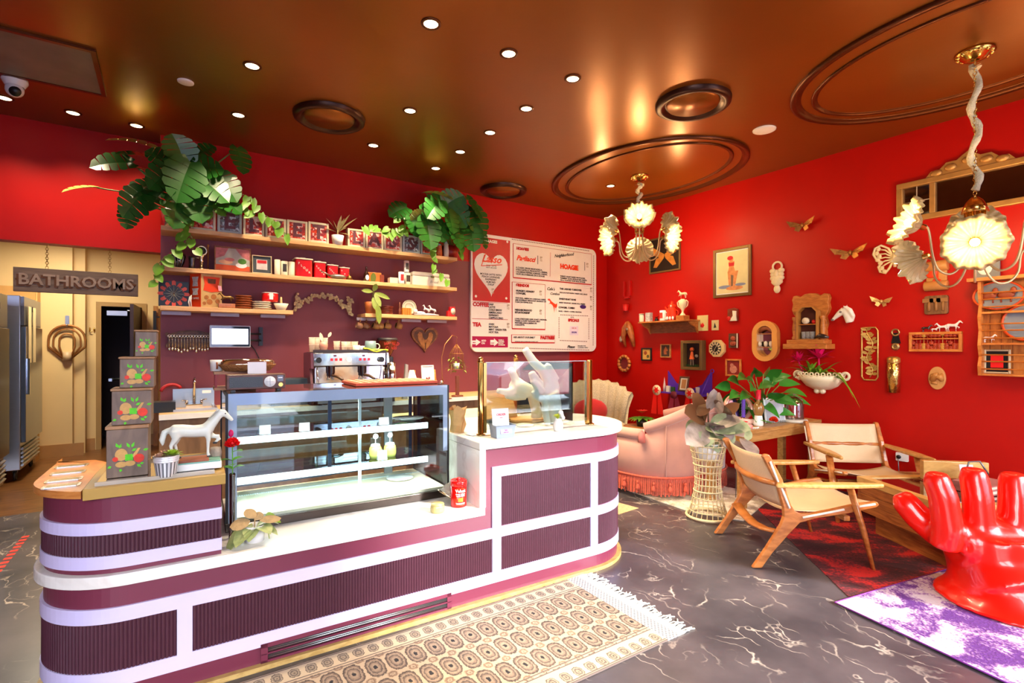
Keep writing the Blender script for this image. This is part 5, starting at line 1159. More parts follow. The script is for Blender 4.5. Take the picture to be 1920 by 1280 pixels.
def boxrule(x0,y0,x1,y1,w=.005):
    s0=(652-y0)/1450.;s1=(652-y1)/1450.; d=x1-x0
    A,B,C_,D_=(x0,y0),(x1,y0+d*s0),(x1,y1+d*s1),(x0,y1)
    return [rule(A,B,w),rule(B,C_,w),rule(C_,D_,w*3.2),rule(D_,A,w*2.2)]
flat('ruled_box',INKR,boxrule(963,456,1110,520)+boxrule(961,528,1023,616)+boxrule(960,627,1041,642)+[rule((886,597),(953,599)),rule((886,565),(953,568),.004)]+[rule((1033,473),(1032,518),.004)],-.013)
bb_=MB(); pts=[]
def rope(p,q,n):
    for i in range(n):
        a=(i+.2)/n; c=(i+.8)/n
        P_=(p[0]+(q[0]-p[0])*a,p[1]+(q[1]-p[1])*a); Q_=(p[0]+(q[0]-p[0])*c,p[1]+(q[1]-p[1])*c)
        bb_.plate(rule(P_,Q_,.011),-.0138,-.0126)
rope((960,448),(1106,470),46); rope((956,652),(1106,656),46); rope((1114,478),(1113,648),48)
rope((1051,590),(1104,592),16); rope((1105,596),(1105,636),12); rope((1050,638),(1102,640),16); rope((1049,594),(1049,634),12)
bb_.build('rope_border',mat('rope_ink',(110,50,44),rough=.6),t)
def put(b,s,px,py,size,al='LEFT',off=0,sh_=0,sp=1,rot=None,y=-.0165):
    x,z=mp(px,py); sl=-(652-py)/1450.*.0
    b.text(s,size,rotM((x,y,z),ry=(rot or 0)),align=al,off=off,shear=sh_,sp=sp)
b=MB(); put(b,'BEVERAGES',917,452,.052,'CENTER',.0025); b.build('white_heading',CRM,t)
b=MB(); put(b,'ADD\nON',903,641,.034,off=.001); put(b,'VANILLA\nCARAMEL\nMOCHA\nLAVENDER',935,642,.022,off=.0008); b.build('strip_lettering',CRM,t)
b=MB(); put(b,'MILK',887,642,.020,off=.0006); put(b,'SYRUP',921,643,.018,off=.0006); b.build('arrow_lettering',MPUR,t)
b=MB(); put(b,'Lasso',922,486,.135,'CENTER',.0035,.35); b.plate(rule((903,498),(942,496),.010),-.0172,-.0155); b.plate(rule((903,498),(912,474),.010),-.0172,-.0156); b.build('script_title',INKO,t)
b=MB(); put(b,'ROSE   LATTE\nHOT OR ICED',922,500,.026,'CENTER'); put(b,'MOCHA LATTE WITH\nPEACH LAVENDER\nRASPBERRY\nALMOND\nSYRUP',921,524,.034,'CENTER',.0005); b.build('heart_lettering',INK,t)
b=MB(); 
for s,px,py,sz in (('COFFEE',887,570,.07),('TEA',887,608,.07),('HOAGIES',969,465,.05),('GRINDOS',968,534,.05),('PASTRIES',1014,633,.062),('SPECIALS',1066,600,.052)): put(b,s,px,py,sz,off=.004)
b.build('slab_heading',INKR,t)
b=MB(); put(b,'Pagliacci',969,483,.095,off=.0035,sh_=.35); put(b,'HOAGIE',1051,499,.094,off=.006); b.build('orange_heading',INKO,t)
b=MB()
put(b,'DRIP\nLATTE\nCOLD BREW\nAMERICANO\nESPRESSO\nCAPPUCCINO',917,583,.036,off=.0006); put(b,'CHAI\nMATCHA\nMINT GREEN TEA\nHOT TEA',917,615,.036,off=.0006)
put(b,'A CLASSIC, SPICED MORTADELLA,\nSTRACCIATELLA, PROSCIUTTO, GREENS,\nCALABRIAN PEPPERS, ALMOND, ONION,\nOLIVE OIL & VINEGAR ON A HOAGIE',968,507,.030,off=.0006)
put(b,'TURKEY, PLANT BASED PROVOLONE,\nTURMERIC SLAW, PICKLED RED ONION\nON A TOASTED OLIVE ROLL HOAGIE',1051,521,.029,off=.0006)
put(b,'HUNGRY, HUNGRY\nCOWGIRL',968,547,.036,off=.0012); put(b,'TWO EGG, AMERICAN CHEDDAR CHEESE,\nJAM, ROSEMARY BREAKFAST SAUSAGE ON\nA BACON PEPPER ROLL',967,562,.028,off=.0006)
put(b,'NEIGHBORHOOD\nSITUATIONSHIP',966,583,.036,off=.0012); put(b,'LONG STRETCHED HAM, ROAST CHEDDAR,\nFENNEL & OLIVE TAPENADE, SPICY\nMUSTARD, JAM & GREENS ON\nA BAGUETTE',966,603,.028,off=.0006)
put(b,'THE LASSOED TURNOVER',1050,541,.036,off=.0012); put(b,'DELICATE PUFF PASTRY, TURKEY, EGG, SAUCE',1050,548,.026,off=.0005)
put(b,'SWEETHEART BUNS',1049,560,.036,off=.0012); put(b,'SWEET OR SAVORY, SESAME ROLL, GREENS',1049,567,.026,off=.0005)
put(b,'COWGIRL COMBO',1048,576,.036,off=.0012); put(b,'BAGEL + GRAVY + COFFEE, SEASONAL',1048,583,.026,off=.0005)
put(b,'ASK ABOUT OUR DAILY',963,632,.034,off=.0006,sh_=.2); put(b,'ASSORTED TARTS, SCONES AND COOKIES DAILY',966,640,.018); put(b,'ask for',1070,594,.026,sh_=.3); put(b,'INQUIRE FOR\nCATERING MENU',1084,650,.026)
put(b,'Neighborhood',1040,480,.062,off=.001,sh_=.4,rot=-.18); put(b,"Cafe's",1026,541,.058,off=.0005,sh_=.35); put(b,'Combos',1032,550,.05,off=.0005,sh_=.35); put(b,'Please',1064,650,.058,off=.001,sh_=.4)
for i,(x_,y_) in enumerate(((1010,487),(1098,499))): b.plate(rule((x_-1,y_-8),(x_-1,y_+8),.008),-.0172,-.0158)
b.build('small_lettering',INK,t)
b=MB()
for x_,y_ in ((1013,485),(1100,497),(1012,549),(1012,585),(1107,543),(1107,559),(1107,577),(922,545),(951,575),(951,610)): put(b,'$9\n12',x_,y_,.04,off=.0006)
b.build('price_lettering',GREYP,t)
flat('purple_oval',mat('oval_purple_ink',(66,30,110),rough=.6),[circ(20,.062,cx=mp(1094,575)[0],cy=mp(1094,575)[1],ry=.030)])
lx,lz=mp(1037,570); flat('leaping_horse',INKO,[[(lx+x*.9,lz+z*.9) for x,z in ((-.10,.08),(-.06,.085),(-.03,.05),(.02,.02),(.06,.0),(.09,.02),(.09,-.03),(.07,-.06),(.075,-.12),(.06,-.06),(.04,-.04),(.035,-.13),(.02,-.05),(-.01,-.01),(-.05,.01),(-.09,-.005),(-.05,.025),(-.06,.05),(-.10,.06))]])
flat('note_paper',mat('lilac_note',(232,222,240),rough=.7),[quad(1069,611,1085,628)])
b=MB(); put(b,'ASK ME',1077,615,.028,'CENTER',y=-.018); b.build('note_pink',mat('pink_red_ink',(0,0,0)),t); b=MB(); put(b,'SOON',1077,623,.034,'CENTER',.0015,.1,y=-.018); b.build('note_violet',mat('violet_ink',(80,40,150),rough=.6),t)
# ================= kitchen counter along the back wall
BCW=wood('bar_cabinet_wood',(120,86,56),(150,110,74),(6,6,1.2),rough=.5)
t=thing('back_counter','long back counter with pale front edge under the plum wall','counter',(1.9,5.56,0))
b=MB(); b.bb(-1.955,2.4,-.22,.335,0,.86); b.build('cabinet',BCW,t)
b=MB(); b.bb(-1.957,2.42,-.28,.337,.8605,.90); b.build('worktop',mat('beige_laminate',(196,160,112),rough=.4,var=.08,vs=10),t,bevel=.003)
b=MB(); b.bb(-1.957,2.42,-.287,-.2805,.855,.902); b.build('front_edge',mat('white_edge',(236,230,224),rough=.4),t)
# sink with backsplash
s0,s1=onY(324,745,5.83).x,onY(402,745,5.83).x; zc=.9008
t=thing('hand_sink','stainless hand sink with tall backsplash and tap on the back counter','sink',((s0+s1)/2,5.62,zc)); w=s1-s0; hS=onY(363,728,5.85).z-zc
b=MB(); b.bb(-w/2,w/2,.23,.25,0,hS); b.bb(-w/2,-w/2+.02,-.15,.2295,0,.02); b.bb(w/2-.02,w/2,-.15,.2295,0,.02); b.bb(-w/2,w/2,-.18,-.15,0,.02); b.build('basin',STEEL,t)
b=MB(); b.bb(w*.2,w*.42,.226,.2295,hS*.72,hS*.88); b.build('spec_sticker',PAPER,t)
b=MB(); b.bb(-w*.2,w*.2,.14,.2,0,.035); b.tube([(0,.18,.03),(0,.17,.22),(0,.14,.27),(0,.06,.28),(0,.03,.25)],.012); 
for s_ in (-1,1): b.tube([(s_*w*.18,.17,.035),(s_*w*.18,.17,.07)],.012); b.tube([(s_*w*.18,.17,.07),(s_*w*.3,.14,.075)],.006)
b.build('tap',CHROME,t)
b=MB(); b.bb(-.10,.10,-.09,.09,0,.09); b.bb(-.10,-.09,-.09,.09,.09,.13); one('black_tote',b,BLACK,'small black bin at the left end of the back counter','bin',None,(onY(309,750,5.7).x-.02,5.55,zc))
b=MB(); b.tube([(.09*math.cos(a),0,.09*math.sin(a)) for a in [PI*(.2+.7*i/10) for i in range(11)]],.014,8); one('red_hose',b,mat('red_rubber',(170,20,28),rough=.4),'red curved hose standing left of the sink backsplash','hose',None,(onY(322,735,5.8).x,5.80,zc+.135))
# espresso machine
e0,e1=onY(588,690,5.3).x,onY(725,690,5.3).x; t=thing('espresso_machine','polished two group espresso machine with red buttons on the back counter','coffee machine',((e0+e1)/2,5.34,zc)); w=e1-e0
zT=onY(655,661,5.3).z-zc; zP=onY(655,686,5.3).z-zc
PSTEEL=mat('polished_steel',(230,232,234),rough=.12,metal=1,var=.05,vs=3,bump=.05,bs=3,dist=.05)
b=MB(); b.bb(-w/2+.02,w/2-.02,.0,.29,.06,zP); b.bb(-w/2,w/2,-.02,.30,zP+.0005,zT); b.build('body',PSTEEL,t,bevel=.008)
b=MB(); b.bb(-w/2+.02,w/2-.02,-.12,.28,.02,.059); b.build('drip_tray',STEEL,t)
for s_ in (-1,1):
    b=MB(); b.prism([(-.03,.003),(.28,.003),(.28,zT),(-.03,zT),(-.05,zT*.7),(.02,zP*.95),(-.10,.06)],-.012,.012,0,M=Matrix(((0,0,1,s_*(w/2+.014)),(1,0,0,0),(0,1,0,0),(0,0,0,1)))); b.build('side_panel',mat('plum_machine_panel',(84,40,56),rough=.3,coat=.3) if s_<0 else PSTEEL,t)
for s_ in (-1,1):
    for y in (-.06,.25):
        b=MB(); b.cyl((s_*w*.42,y,0.0005),.02,.0198,12); b.build('foot',BLACK,t)
b=MB(); b.bb(-w/2,w/2,-.02,.30,zT+.0005,zT+.006); b.bb(-w/2,w/2,-.02,-.014,zT+.006,zT+.03); b.build('cup_rail',mat('dark_rail',(70,62,62),rough=.3,metal=.8),t)
REDB=mat('red_button',(216,30,40),rough=.3,emit=(255,40,50),es=.6)
zm_=(zP+zT)/2
for gx in (-.26,.13):
    for k in range(3):
        b=MB(); b.bb(gx*w*1.0+k*.036*w/.6-.012,gx*w+k*.036*w/.6+.012,-.026,-.0205,zm_-.014,zm_+.012); b.build('red_button',REDB,t)
    b=MB(); b.bb(gx*w+.02,gx*w+.045,-.026,-.0205,zm_+.03,zm_+.045); b.build('dark_button',mat('dark_red_button',(90,20,30),rough=.3),t)
for kx,r in ((-.44,.028),(.42,.028)):
    b=MB(); b.cyl((0,0,0),r,.04,16,M=rotM((kx*w,-.0205,zm_-.005),rx=PI/2)); b.build('steam_knob',BLACK,t)
b=MB(); b.cyl((0,0,0),.028,.008,20,M=rotM((-.03*w,-.0205,zm_-.0),rx=PI/2)); b.build('pressure_gauge',WHITE,t)
for gx in (-.27,.16):
    b=MB(); b.cyl((gx*w,-.03,zP-.07),.036,.069,18); b.cyl((gx*w,-.03,zP-.10),.03,.029,18); g_=b.build('group_head',mat('dark_steel_head',(90,84,82),rough=.2,metal=1),t)
    b=MB(); b.tube([(gx*w,-.05,zP-.09),(gx*w+.04,-.12,zP-.10),(gx*w+.07,-.19,zP-.13)],[.012,.015,.014],8); b.build('portafilter_handle',wood('dark_handle',(54,34,24),(84,54,36),(8,8,8)),g_)
    b=MB(); b.tube([(gx*w-.015,-.03,zP-.1),(gx*w-.025,-.03,zP-.14)],.006); b.tube([(gx*w+.015,-.03,zP-.1),(gx*w+.025,-.03,zP-.14)],.006); b.build('spout',CHROME,g_)
for s_ in (-1,1):
    b=MB(); b.tube([(s_*w*.45,-.03,zP-.001),(s_*w*.46,-.06,zP-.08),(s_*w*.42,-.09,.10)],.006); b.build('steam_wand',CHROME,t)
b=MB(); b.ell((0,0,.018),(.07,.04,.016)); b.ell((.02,-.01,.03),(.04,.03,.014)); one('green_cloth',b,mat('bright_green_cloth',(70,190,40),rough=.8,bump=.6,bs=50),'bright green cloth lying at the left of the espresso machine tray','cloth',None,(onY(610,720,5.1).x,5.16,zc+.06))
for i,(px,lab) in enumerate(((627,'left'),(645,'right'))):
    x=onY(px,712,5.22).x; t2=thing('espresso_glass','%s of two small clear glasses under the left group head'%lab,'glass',(x,5.25,zc+.0595),0,'glasses on the drip tray'); b=MB(); b.lathe([(0,0),(.022,0),(.03,.075),(.027,.075),(.02,.006),(0,.006)],16); b.build('glass',GLASS,t2)
# cups on top
zT2=zc+zT+.0065
gcup=[(585,632,'g','back left'),(597,632,'g','second from the left'),(609,633,'g','third from the left'),(634,639,'g','ribbed, left of the middle'),(646,640,'g','ribbed, in the middle'),(657,640,'g','ribbed, right of the middle'),(665,640,'g','pale, at the back right of the ribbed ones')]
for i,(px,py,k,lab) in enumerate(gcup):
    x=onY(px,650,5.5).x; h=onY(px,py,5.5).z-zT2; r=.033 if i<3 else .036
    t2=thing('latte_glass','clear glass stacked on the espresso machine, %s'%lab,'glass',(x,5.50+.05*(i%2),zT2),0,'glasses on top of the espresso machine')
    b=MB(); b.lathe([(0,0),(r*.8,0),(r,h),(r*.93,h),(r*.72,.008),(0,.008)],18); b.build('glass',mat('cup_glass',(226,206,190),rough=.08,alpha=.42,coat=.5),t2)
    b=MB(); b.torus((0,0,h*.97),r*.97,.0025,20,6); b.torus((0,0,h*.5),r*.9,.002,20,6); b.build('ring',mat('pale_glass_ring',(220,200,190),rough=.1),t2)
x=onY(607,640,5.36).x; t2=thing('bunny_jar','white floral jar with rabbit ears in front of the stacked glasses','jar',(x,5.37,zT2)); h=onY(607,640,5.36).z-zT2
b=MB(); b.lathe([(0,0),(.03,0),(.026,.02),(.042,.05),(.04,h*.75),(.025,h),(0,h)],20); b.build('jar',mat('floral_china',(236,226,214),rough=.25,var=.3,vs=30,col2=(214,120,90)),t2)
b=MB(); b.leaf((-.01,0,h*.98),(-.25,0,1),(0,-1,0),.095,.035,0,.3,6,kind=2); b.leaf((.02,0,h*.98),(.55,0,1),(0,-1,0),.05,.014,0,.2,5); b.leaf((.045,0,h+.045),(.6,0,1),(0,-1,0),.06,.03,0,.3,5,kind=2); b.build('ear',OFFW,t2)
for px,py,lab,m,r in ((668,647,'cream cup upside down on the espresso machine',OFFW,.037),(677,648,'grey tumbler right of the cream cup on the espresso machine',mat('lilac_grey_cup',(140,146,164),rough=.3),.036)):
    x=onY(px,655,5.38).x; h=onY(px,py,5.38).z-zT2; t2=thing('cup',lab,'cup',(x,5.38,zT2)); mug(t2,r,max(.06,h),m,hx=0)
b=MB(); n=10; vs=[];fs=[]
for i in range(n+1):
    for j in range(5):
        vs.append((-.13+.26*i/n,-.05+.1*j/4,.014+.012*math.sin(i*.9+j)+.02*max(0,1-i/3)))
for i in range(n):
    for j in range(4): fs.append((i*5+j,i*5+j+1,i*5+j+6,i*5+j+5))
b.add(vs,fs,0,True); o=one('yellow_cloth',b,mat('yellow_green_cloth',(214,222,60),rough=.8,var=.15),'folded yellow cloth under the blue jug on the espresso machine','cloth',None,(onY(703,658,5.36).x,5.36,zT2),solid=.012)
x=onY(700,650,5.36).x; t2=thing('blue_jug','blue grey ceramic jug lying on the yellow cloth','jug',(x,5.45,zT2+.0)); h=onY(700,639,5.45).z-zT2
b=MB(); b.lathe([(0,0),(.05,0),(.062,h*.4),(.055,h),(.048,h),(.05,h*.4),(0,.01)],22); b.build('body',mat('blue_grey_glaze',(110,134,144),rough=.3),t2); b=MB(); b.torus((.07,0,h*.5),.03,.006,16,6,ax='y'); b.build('handle',OFFW,t2)
# grinder
x=onY(729,640,5.72).x; zh=onY(727,633,5.72).z-zc; r=(onY(744,640,5.72).x-onY(710,640,5.72).x)/2; t=thing('coffee_grinder','coffee grinder with brown bean hopper and red lettering','grinder',(x,5.755,zc))
z1_=onY(727,668,5.72).z-zc
b=MB(); b.lathe([(0,z1_),(r*.3,z1_),(r*.45,z1_+.03),(r*.95,zh*.9),(r*.97,zh*.97)],26); b.build('hopper',mat('amber_hopper',(112,48,24),rough=.12,coat=.7,var=.2,vs=12),t)
b=MB(); b.lathe([(r*.97,zh*.955),(r*1.04,zh*.96),(r*1.04,zh*.985),(r*.9,zh),(0,zh)],26); b.build('hopper_lid',mat('grey_hopper_lid',(70,66,68),rough=.35),t)
b=MB(); b.bb(-.07,.07,-.07,.10,0,.05); b.bb(-.06,.06,-.03,.10,.05,z1_-.001); b.build('motor_body',mat('grinder_black',(34,30,32),rough=.3),t,bevel=.01)
b=MB(); b.text('WORLD\nCLASS',.05,rotM((.012,-r*.80,zh*.86),rx=.42),off=.001); b.build('hopper_lettering',mat('coral_red_print',(232,80,70),rough=.4),t)
b=MB(); b.tube([(-.03,-.06,z1_*.75),(-.03,-.14,z1_*.72)],.012); b.build('dosing_lever',BLACK,t)
x=onY(733,700,5.3).x; t=thing('blender_cup','chrome and amber tall cup beside the grinder','cup',(x,5.27,zc)); h=onY(733,679,5.3).z-zc
b=MB(); b.lathe([(0,0),(.03,0),(.03,.05),(.026,.06)],20); b.build('base',IRON,t); b=MB(); b.lathe([(.022,.061),(.036,h*.5)],20); b.build('funnel',mat('amber_metal',(190,140,70),rough=.2,metal=.9),t); b=MB(); b.lathe([(.036,h*.5),(.042,h*.55),(.042,h),(.037,h),(.036,h*.55)],20); b.build('chrome_cup',CHROME,t)
b=MB(); b.tube([(0,0,0),(.06,.06,.22)],.02,10); one('tamper_handle',b,BLACK,'thick black handle leaning right of the espresso machine','handle',None,(onY(716,715,5.15).x,5.17,zc+.02))
# coffee bag, framed card, bottles
x,w,h=pl(756,783,682,zc,5.4); t=thing('coffee_bag','white coffee bag with grey folded side on the back counter','bag',(x,5.42,zc))
b=MB(); b.add([(-w*.2,-.03,0),(w*.5,-.03,0),(w*.5,.05,0),(-w*.2,.05,0),(-w*.2,-.02,h*.5),(w*.5,-.02,h*.5),(w*.5,.04,h*.5),(-w*.2,.04,h*.5),(.0,.0,h*.82),(w*.3,.0,h*.82),(w*.3,.01,h*.82),(0,.01,h*.82)],[(0,3,2,1),(0,1,5,4),(1,2,6,5),(2,3,7,6),(3,0,4,7),(4,5,9,8),(5,6,10,9),(6,7,11,10),(7,4,8,11),(8,9,10,11)]); b.build('front',PAPER,t)
b=MB(); b.add([(-w*.5,-.02,0),(-w*.22,-.032,0),(-.02,-.005,h*.98),(-w*.28,.0,h),(-w*.5,.03,0),(-w*.22,.05,0),(-.02,.02,h*.98),(-w*.28,.03,h)],[(0,1,2,3),(1,5,6,2),(5,4,7,6),(4,0,3,7),(3,2,6,7),(0,4,5,1)]); b.build('grey_side',mat('grey_foil_bag',(150,140,134),rough=.4,metal=.3),t)
x,w,h=pl(790,816,685,zc,5.35); 
t,iw,ih,ya=framed('framed_card','white octagonal framed card with small floral picture on the back counter','picture',w*.9,h,(x,5.36,zc+h/2+.003),0,WHITE,.012,.015,mat_w=.02,matm=PAPER,artm=mat('card_ground',(240,234,228),rough=.6),tilt=-.14)
b=MB()
for q in ((0,.02),(-.015,.035),(.015,.04),(0,-.02),(.004,-.03)): b.ell((q[0],ya-.001+.0,q[1]),(.012,.003,.014),10,6,M=rotM(rx=-.14))
b.build('floral_motif',mat('maroon_motif',(110,50,50),rough=.6,var=.4,vs=60),t)
for dx,lab in ((-.085,'left'),(.10,'right')):
    b=MB(); b.tube([(0,0,0.002),(-.01 if dx<0 else .01,0,.08),(-.012 if dx<0 else .012,0,.14),(0,0,h*.85)],[.045,.032,.03,.022],12); one('wood_block',b,wood('orange_wood_block',(176,96,36),(206,126,56),(8,8,20)),'orange turned wooden piece on the %s of the framed card'%lab,'wood piece',None,(x+dx*1.35,5.50,zc))
# bird cage planter on a hooked stand
cx_=onY(856,660,5.2).x; zc1=onY(856,692,5.2).z; zt1=onY(856,645,5.2).z; zt0=onY(856,632,5.2).z
t=thing('birdcage','wire bird cage planter hanging from a curved stand over the back counter','bird cage',(cx_,5.2,.9008)); o_=.9008
COP=mat('copper_wire',(170,112,70),rough=.3,metal=.8)
r=.078
b=MB()
for i in range(16):
    a=2*PI*i/16; c_,s_=math.cos(a),math.sin(a)
    b.tube([(r*c_,r*s_,zc1-o_),(r*c_,r*s_,zc1-o_+(zt1-zc1)*.62),(r*.55*c_,r*.55*s_,zc1-o_+(zt1-zc1)*.82),(0.006*c_,.006*s_,zt1-o_)],.0022,5)
for zz_ in (0,.62): b.torus((0,0,zc1-o_+(zt1-zc1)*zz_),r,.003,28,6)
b.lathe([(0,zc1-o_-.002),(r,zc1-o_-.002)],24)
b.tube([(0,0,zt1-o_),(0,0,zt0-o_-.02),(.012,0,zt0-o_-.005),(0,0,zt0-o_+.006)],.003,6); b.build('cage',COP,t)
xs_=onY(829,670,5.2).x-cx_
b=MB(); b.tube([(xs_+.02,0,.004),(xs_,0,zc1-o_-.05),(xs_-.005,0,(zc1+zt1)/2-o_),(xs_*.8,0,zt1-o_),(xs_*.3,0,zt0-o_+.02),(0,0,zt0-o_+.004)],.005,8); b.lathe([(0,0),(.09,0),(.09,.006),(0,.008)],20,c=(xs_+.02,0,0)); b.build('stand',COP,t)
b=MB(); b.lathe([(0,0),(.03,0),(.036,.07),(.032,.07),(0,.055)],18,c=(0,0,zc1-o_)); b.build('inner_pot',WHITE,t)
b=MB(); rnd=random.Random(8)
for k in range(34):
    a=rnd.uniform(0,6.28); rr=rnd.uniform(.02,.11); z=zc1-o_+rnd.uniform(-.02,.13)-rr*.5; b.leaf((rr*math.cos(a),rr*math.sin(a),z+.03),(math.cos(a),math.sin(a),-.3),(0,0,1),.032,.026,.4,kind=1)
for a in (-.6,.2,3.6): b.tube([(0,0,zc1-o_+.07),(.09*math.cos(a),.09*math.sin(a),zc1-o_+.06),(.11*math.cos(a),.11*math.sin(a),zc1-o_-.05)],.002,5)
b.build('trailing_leaf',mat('pale_trailing_leaf',(130,150,60),rough=.5,var=.3,vs=40),t)
b=MB(); b.lathe([(0,0),(.03,0),(.032,.14),(.022,.16),(.022,.20),(0,.20)],18); one('chrome_shaker',b,CHROME,'chrome shaker standing at the foot of the bird cage stand','shaker',None,(onY(830,710,5.28).x,5.3,.9008))
# low prep bench between counters, seen under the glass screen
b=MB(); b.bb(-.02,.02,-.012,.012,0,.24); b.lathe([(0,-.0),(.07,0),(.07,.014),(0,.02)],20); one('receipt_stand',b,mat('copper_stand',(150,90,70),rough=.4,metal=.5),'thin upright stand on a black foot beside the brass post','stand',None,(onY(862,745,5.3).x,5.36,.9008))
t=thing('dark_appliance','low dark blue grey box behind the radio on the back counter','appliance',(onY(556,715,5.5).x,5.55,zc)); b=MB(); b.bb(-.24,.13,-.1,.15,0,onY(556,709,5.5).z-zc); b.build('case',mat('slate_case',(44,56,68),rough=.4),t,bevel=.005); b=MB(); b.bb(-.22,.11,-.103,-.1005,.03,.05); b.build('seam',BLACK,t)
t=thing('prep_table','wood topped prep table between the two counters','table',toW(1.85,1.55,0),-CANG)
b=MB(); b.bb(-.5,.5,-.32,.32,.84,.88); b.build('top',wood('pale_prep_wood',(214,184,130),(230,204,156),(3,20,20)),t,bevel=.004)
for sx_ in (-1,1):
    for sy_ in (-1,1):
        b=MB(); b.bb(sx_*.46-.03,sx_*.46+.03,sy_*.28-.03,sy_*.28+.03,0,.8395); b.build('leg',BCW,t)
# corridor: bathrooms sign, fridges, hooks
s0,s1=onY(20,500,6.12),onY(258,520,6.12); zc_=onY(139,527,6.12).z; w=s1.x-s0.x; h=onY(139,505,6.12).z-onY(139,549,6.12).z
t=thing('bathrooms_sign','carved grey wooden BATHROOMS sign hanging on two chains','sign',((s0.x+s1.x)/2,6.22,zc_))
b=MB(); b.bb(-w/2,w/2,-.02,.02,-h/2,h/2); b.build('board',wood('weathered_board',(104,84,72),(124,102,88),(3,20,20),rough=.6),t,bevel=.003)
b=MB(); b.text('BATHROOMS',h*.64,rotM((-.012,-.0215,-.013)),off=.007,sp=1.0); b.build('letter_shadow',mat('shadow_and_knot_brown',(96,56,26),rough=.6),t)  # offset dark copy paints the shade beside the letters
b=MB(); b.text('BATHROOMS',h*.64,rotM((0,-.024,0)),off=.003,sp=1.0); 
b.build('lettering',wood('letter_board',(150,126,106),(168,144,124),(3,20,20)),t)
b=MB()
for s_ in (-1,1): b.ell((s_*w*.45,-.021,0),(.03,.003,.018))
b.build('knot_mark',mat('shadow_and_knot_brown',(0,0,0)),t)
for px in (84,204):
    x=onY(px,480,6.12).x-(s0.x+s1.x)/2; b=MB(); z=h/2+.001; k=0
    while z<2.41-zc_-.006:
        b.torus((x,0,z+.012),.011,.0025,10,5,ax='x' if k%2 else 'y',sy=1.2); z+=.021; k+=1
    b.build('chain',GDF,t)
# refrigerators
def fridge(x0,x1,y0,y1,ht,lab,face):
    t=thing('refrigerator',lab,'refrigerator',((x0+x1)/2,(y0+y1)/2,0),0,'steel refrigerators'); w=(x1-x0)/2; d=(y1-y0)/2
    b=MB(); b.bb(-w,w,-d,d,.12,ht); b.build('cabinet',STEEL,t,bevel=.006)
    b=MB(); b.bb(w+.0005,w+.045,-d+.01,d-.01,.42,ht-.34); dr_=b.build('door',mat('blue_steel_door',(150,160,172),rough=.22,metal=1,stretch=(1,1,.2)),t,bevel=.004)
    b=MB(); b.bb(w+.0455,w+.07,-d+.05,-d+.08,.95,1.35); b.build('handle',CHROME,dr_)
    b=MB(); b.bb(w+.0005,w+.03,-d+.01,d-.01,ht-.33,ht-.01); b.build('control_panel',mat('grey_panel',(140,142,146),rough=.3,metal=.8),t)
    b=MB(); b.bb(w+.0305,w+.034,-.05,.03,ht-.16,ht-.10); b.build('thermometer',BLACK,t)
    for i in range(5):
        b=MB(); b.box((w+.012,0,.17+i*.045),(.02,2*d-.06,.03),ry=.5); b.build('vent_slat',STEEL,t)
    for a in (-1,1):
        for c in (-1,1):
            b=MB(); b.torus((a*w*.85,c*d*.85,.055),.04,.015,14,6,ax='x'); b.bb(a*w*.85-.02,a*w*.85+.02,c*d*.85-.02,c*d*.85+.02,.09,.119); b.build('caster',BLACK,t)
    return t
# fronts face +X into the passage
xf=onZ(82,893,0)
fridge(-2.05,-1.345,7.74,8.66,2.05,'farther steel refrigerator at left with papers taped to its door',1)
fridge(-2.05,-1.345,6.40,7.04,2.0,'nearer steel refrigerator cut by the left edge of the view',1)
for i,(y,z,lab) in enumerate(((7.93,1.78,'upper left'),(8.17,1.78,'upper right'),(7.93,1.46,'lower left'),(8.17,1.46,'lower right'))):
    b=MB(); b.bb(0,.003,-.075,.075,-.16,.16); o=one('taped_paper',b,mat('yellowed_paper',(236,214,160),rough=.7,var=.06),'yellowed paper sheet taped to the refrigerator door, %s of four'%lab,'paper','papers on the refrigerator',(-1.2985,y,z))
# tall wooden shelf unit at the far side of the fridge
t=thing('passage_cabinet','tall tan wood cabinet with taped cards behind the refrigerators','cabinet',(-1.62,9.0,0)); b=MB(); b.bb(-.22,.22,-.12,.12,0,2.25); b.build('body',mat('tan_cabinet',(190,140,76),rough=.5),t); b=MB(); b.bb(.2205,.235,-.10,.10,1.2,2.2); b.build('door',mat('tan_cabinet_door',(206,156,90),rough=.5),t)
for i,(z,m_,lab) in enumerate(((1.75,'yellowed_paper','upper'),(1.48,'yellowed_paper','lower'))):
    b=MB(); b.bb(0,.003,-.06,.06,-.13,.12); one('hanging_card',b,MT[m_],'%s pale card hanging on the tan cabinet beside the refrigerator'%lab,'card','cards on the tan cabinet',(-1.383,8.98,z))
# wall mounted mixer whisk frame
c_=onY(126,640,9.12); t=thing('mixer_hook','large brown mixer whisk hanging from a hook on the cream wall','whisk',(c_.x,9.12,c_.z))
BRZ=mat('bronze_whisk',(160,106,56),rough=.4,metal=.6,var=.1)
b=MB(); s_=.20
for k,q in enumerate((1,.74,.42)):
    pts=[(-.95*q*s_,0,-.35*s_)]+[(-q*s_*.95*math.cos(a),0,.1*s_+q*s_*1.0*math.sin(a)) for a in [PI*i/12 for i in range(13)]]+[(.95*q*s_,0,-.35*s_)]
    pts=[(-.2*s_,0,-1.15*s_)]+pts+[(.2*s_,0,-1.15*s_)]
    b.tube(pts,.014 if k==0 else .011,8)
b.build('wire_loop',BRZ,t); b=MB(); b.lathe([(0,0),(.05,0),(.045,.12),(0,.12)],16,c=(0,0,-1.3*s_)); b.build('collar',mat('pale_collar',(200,170,130),rough=.4),t)
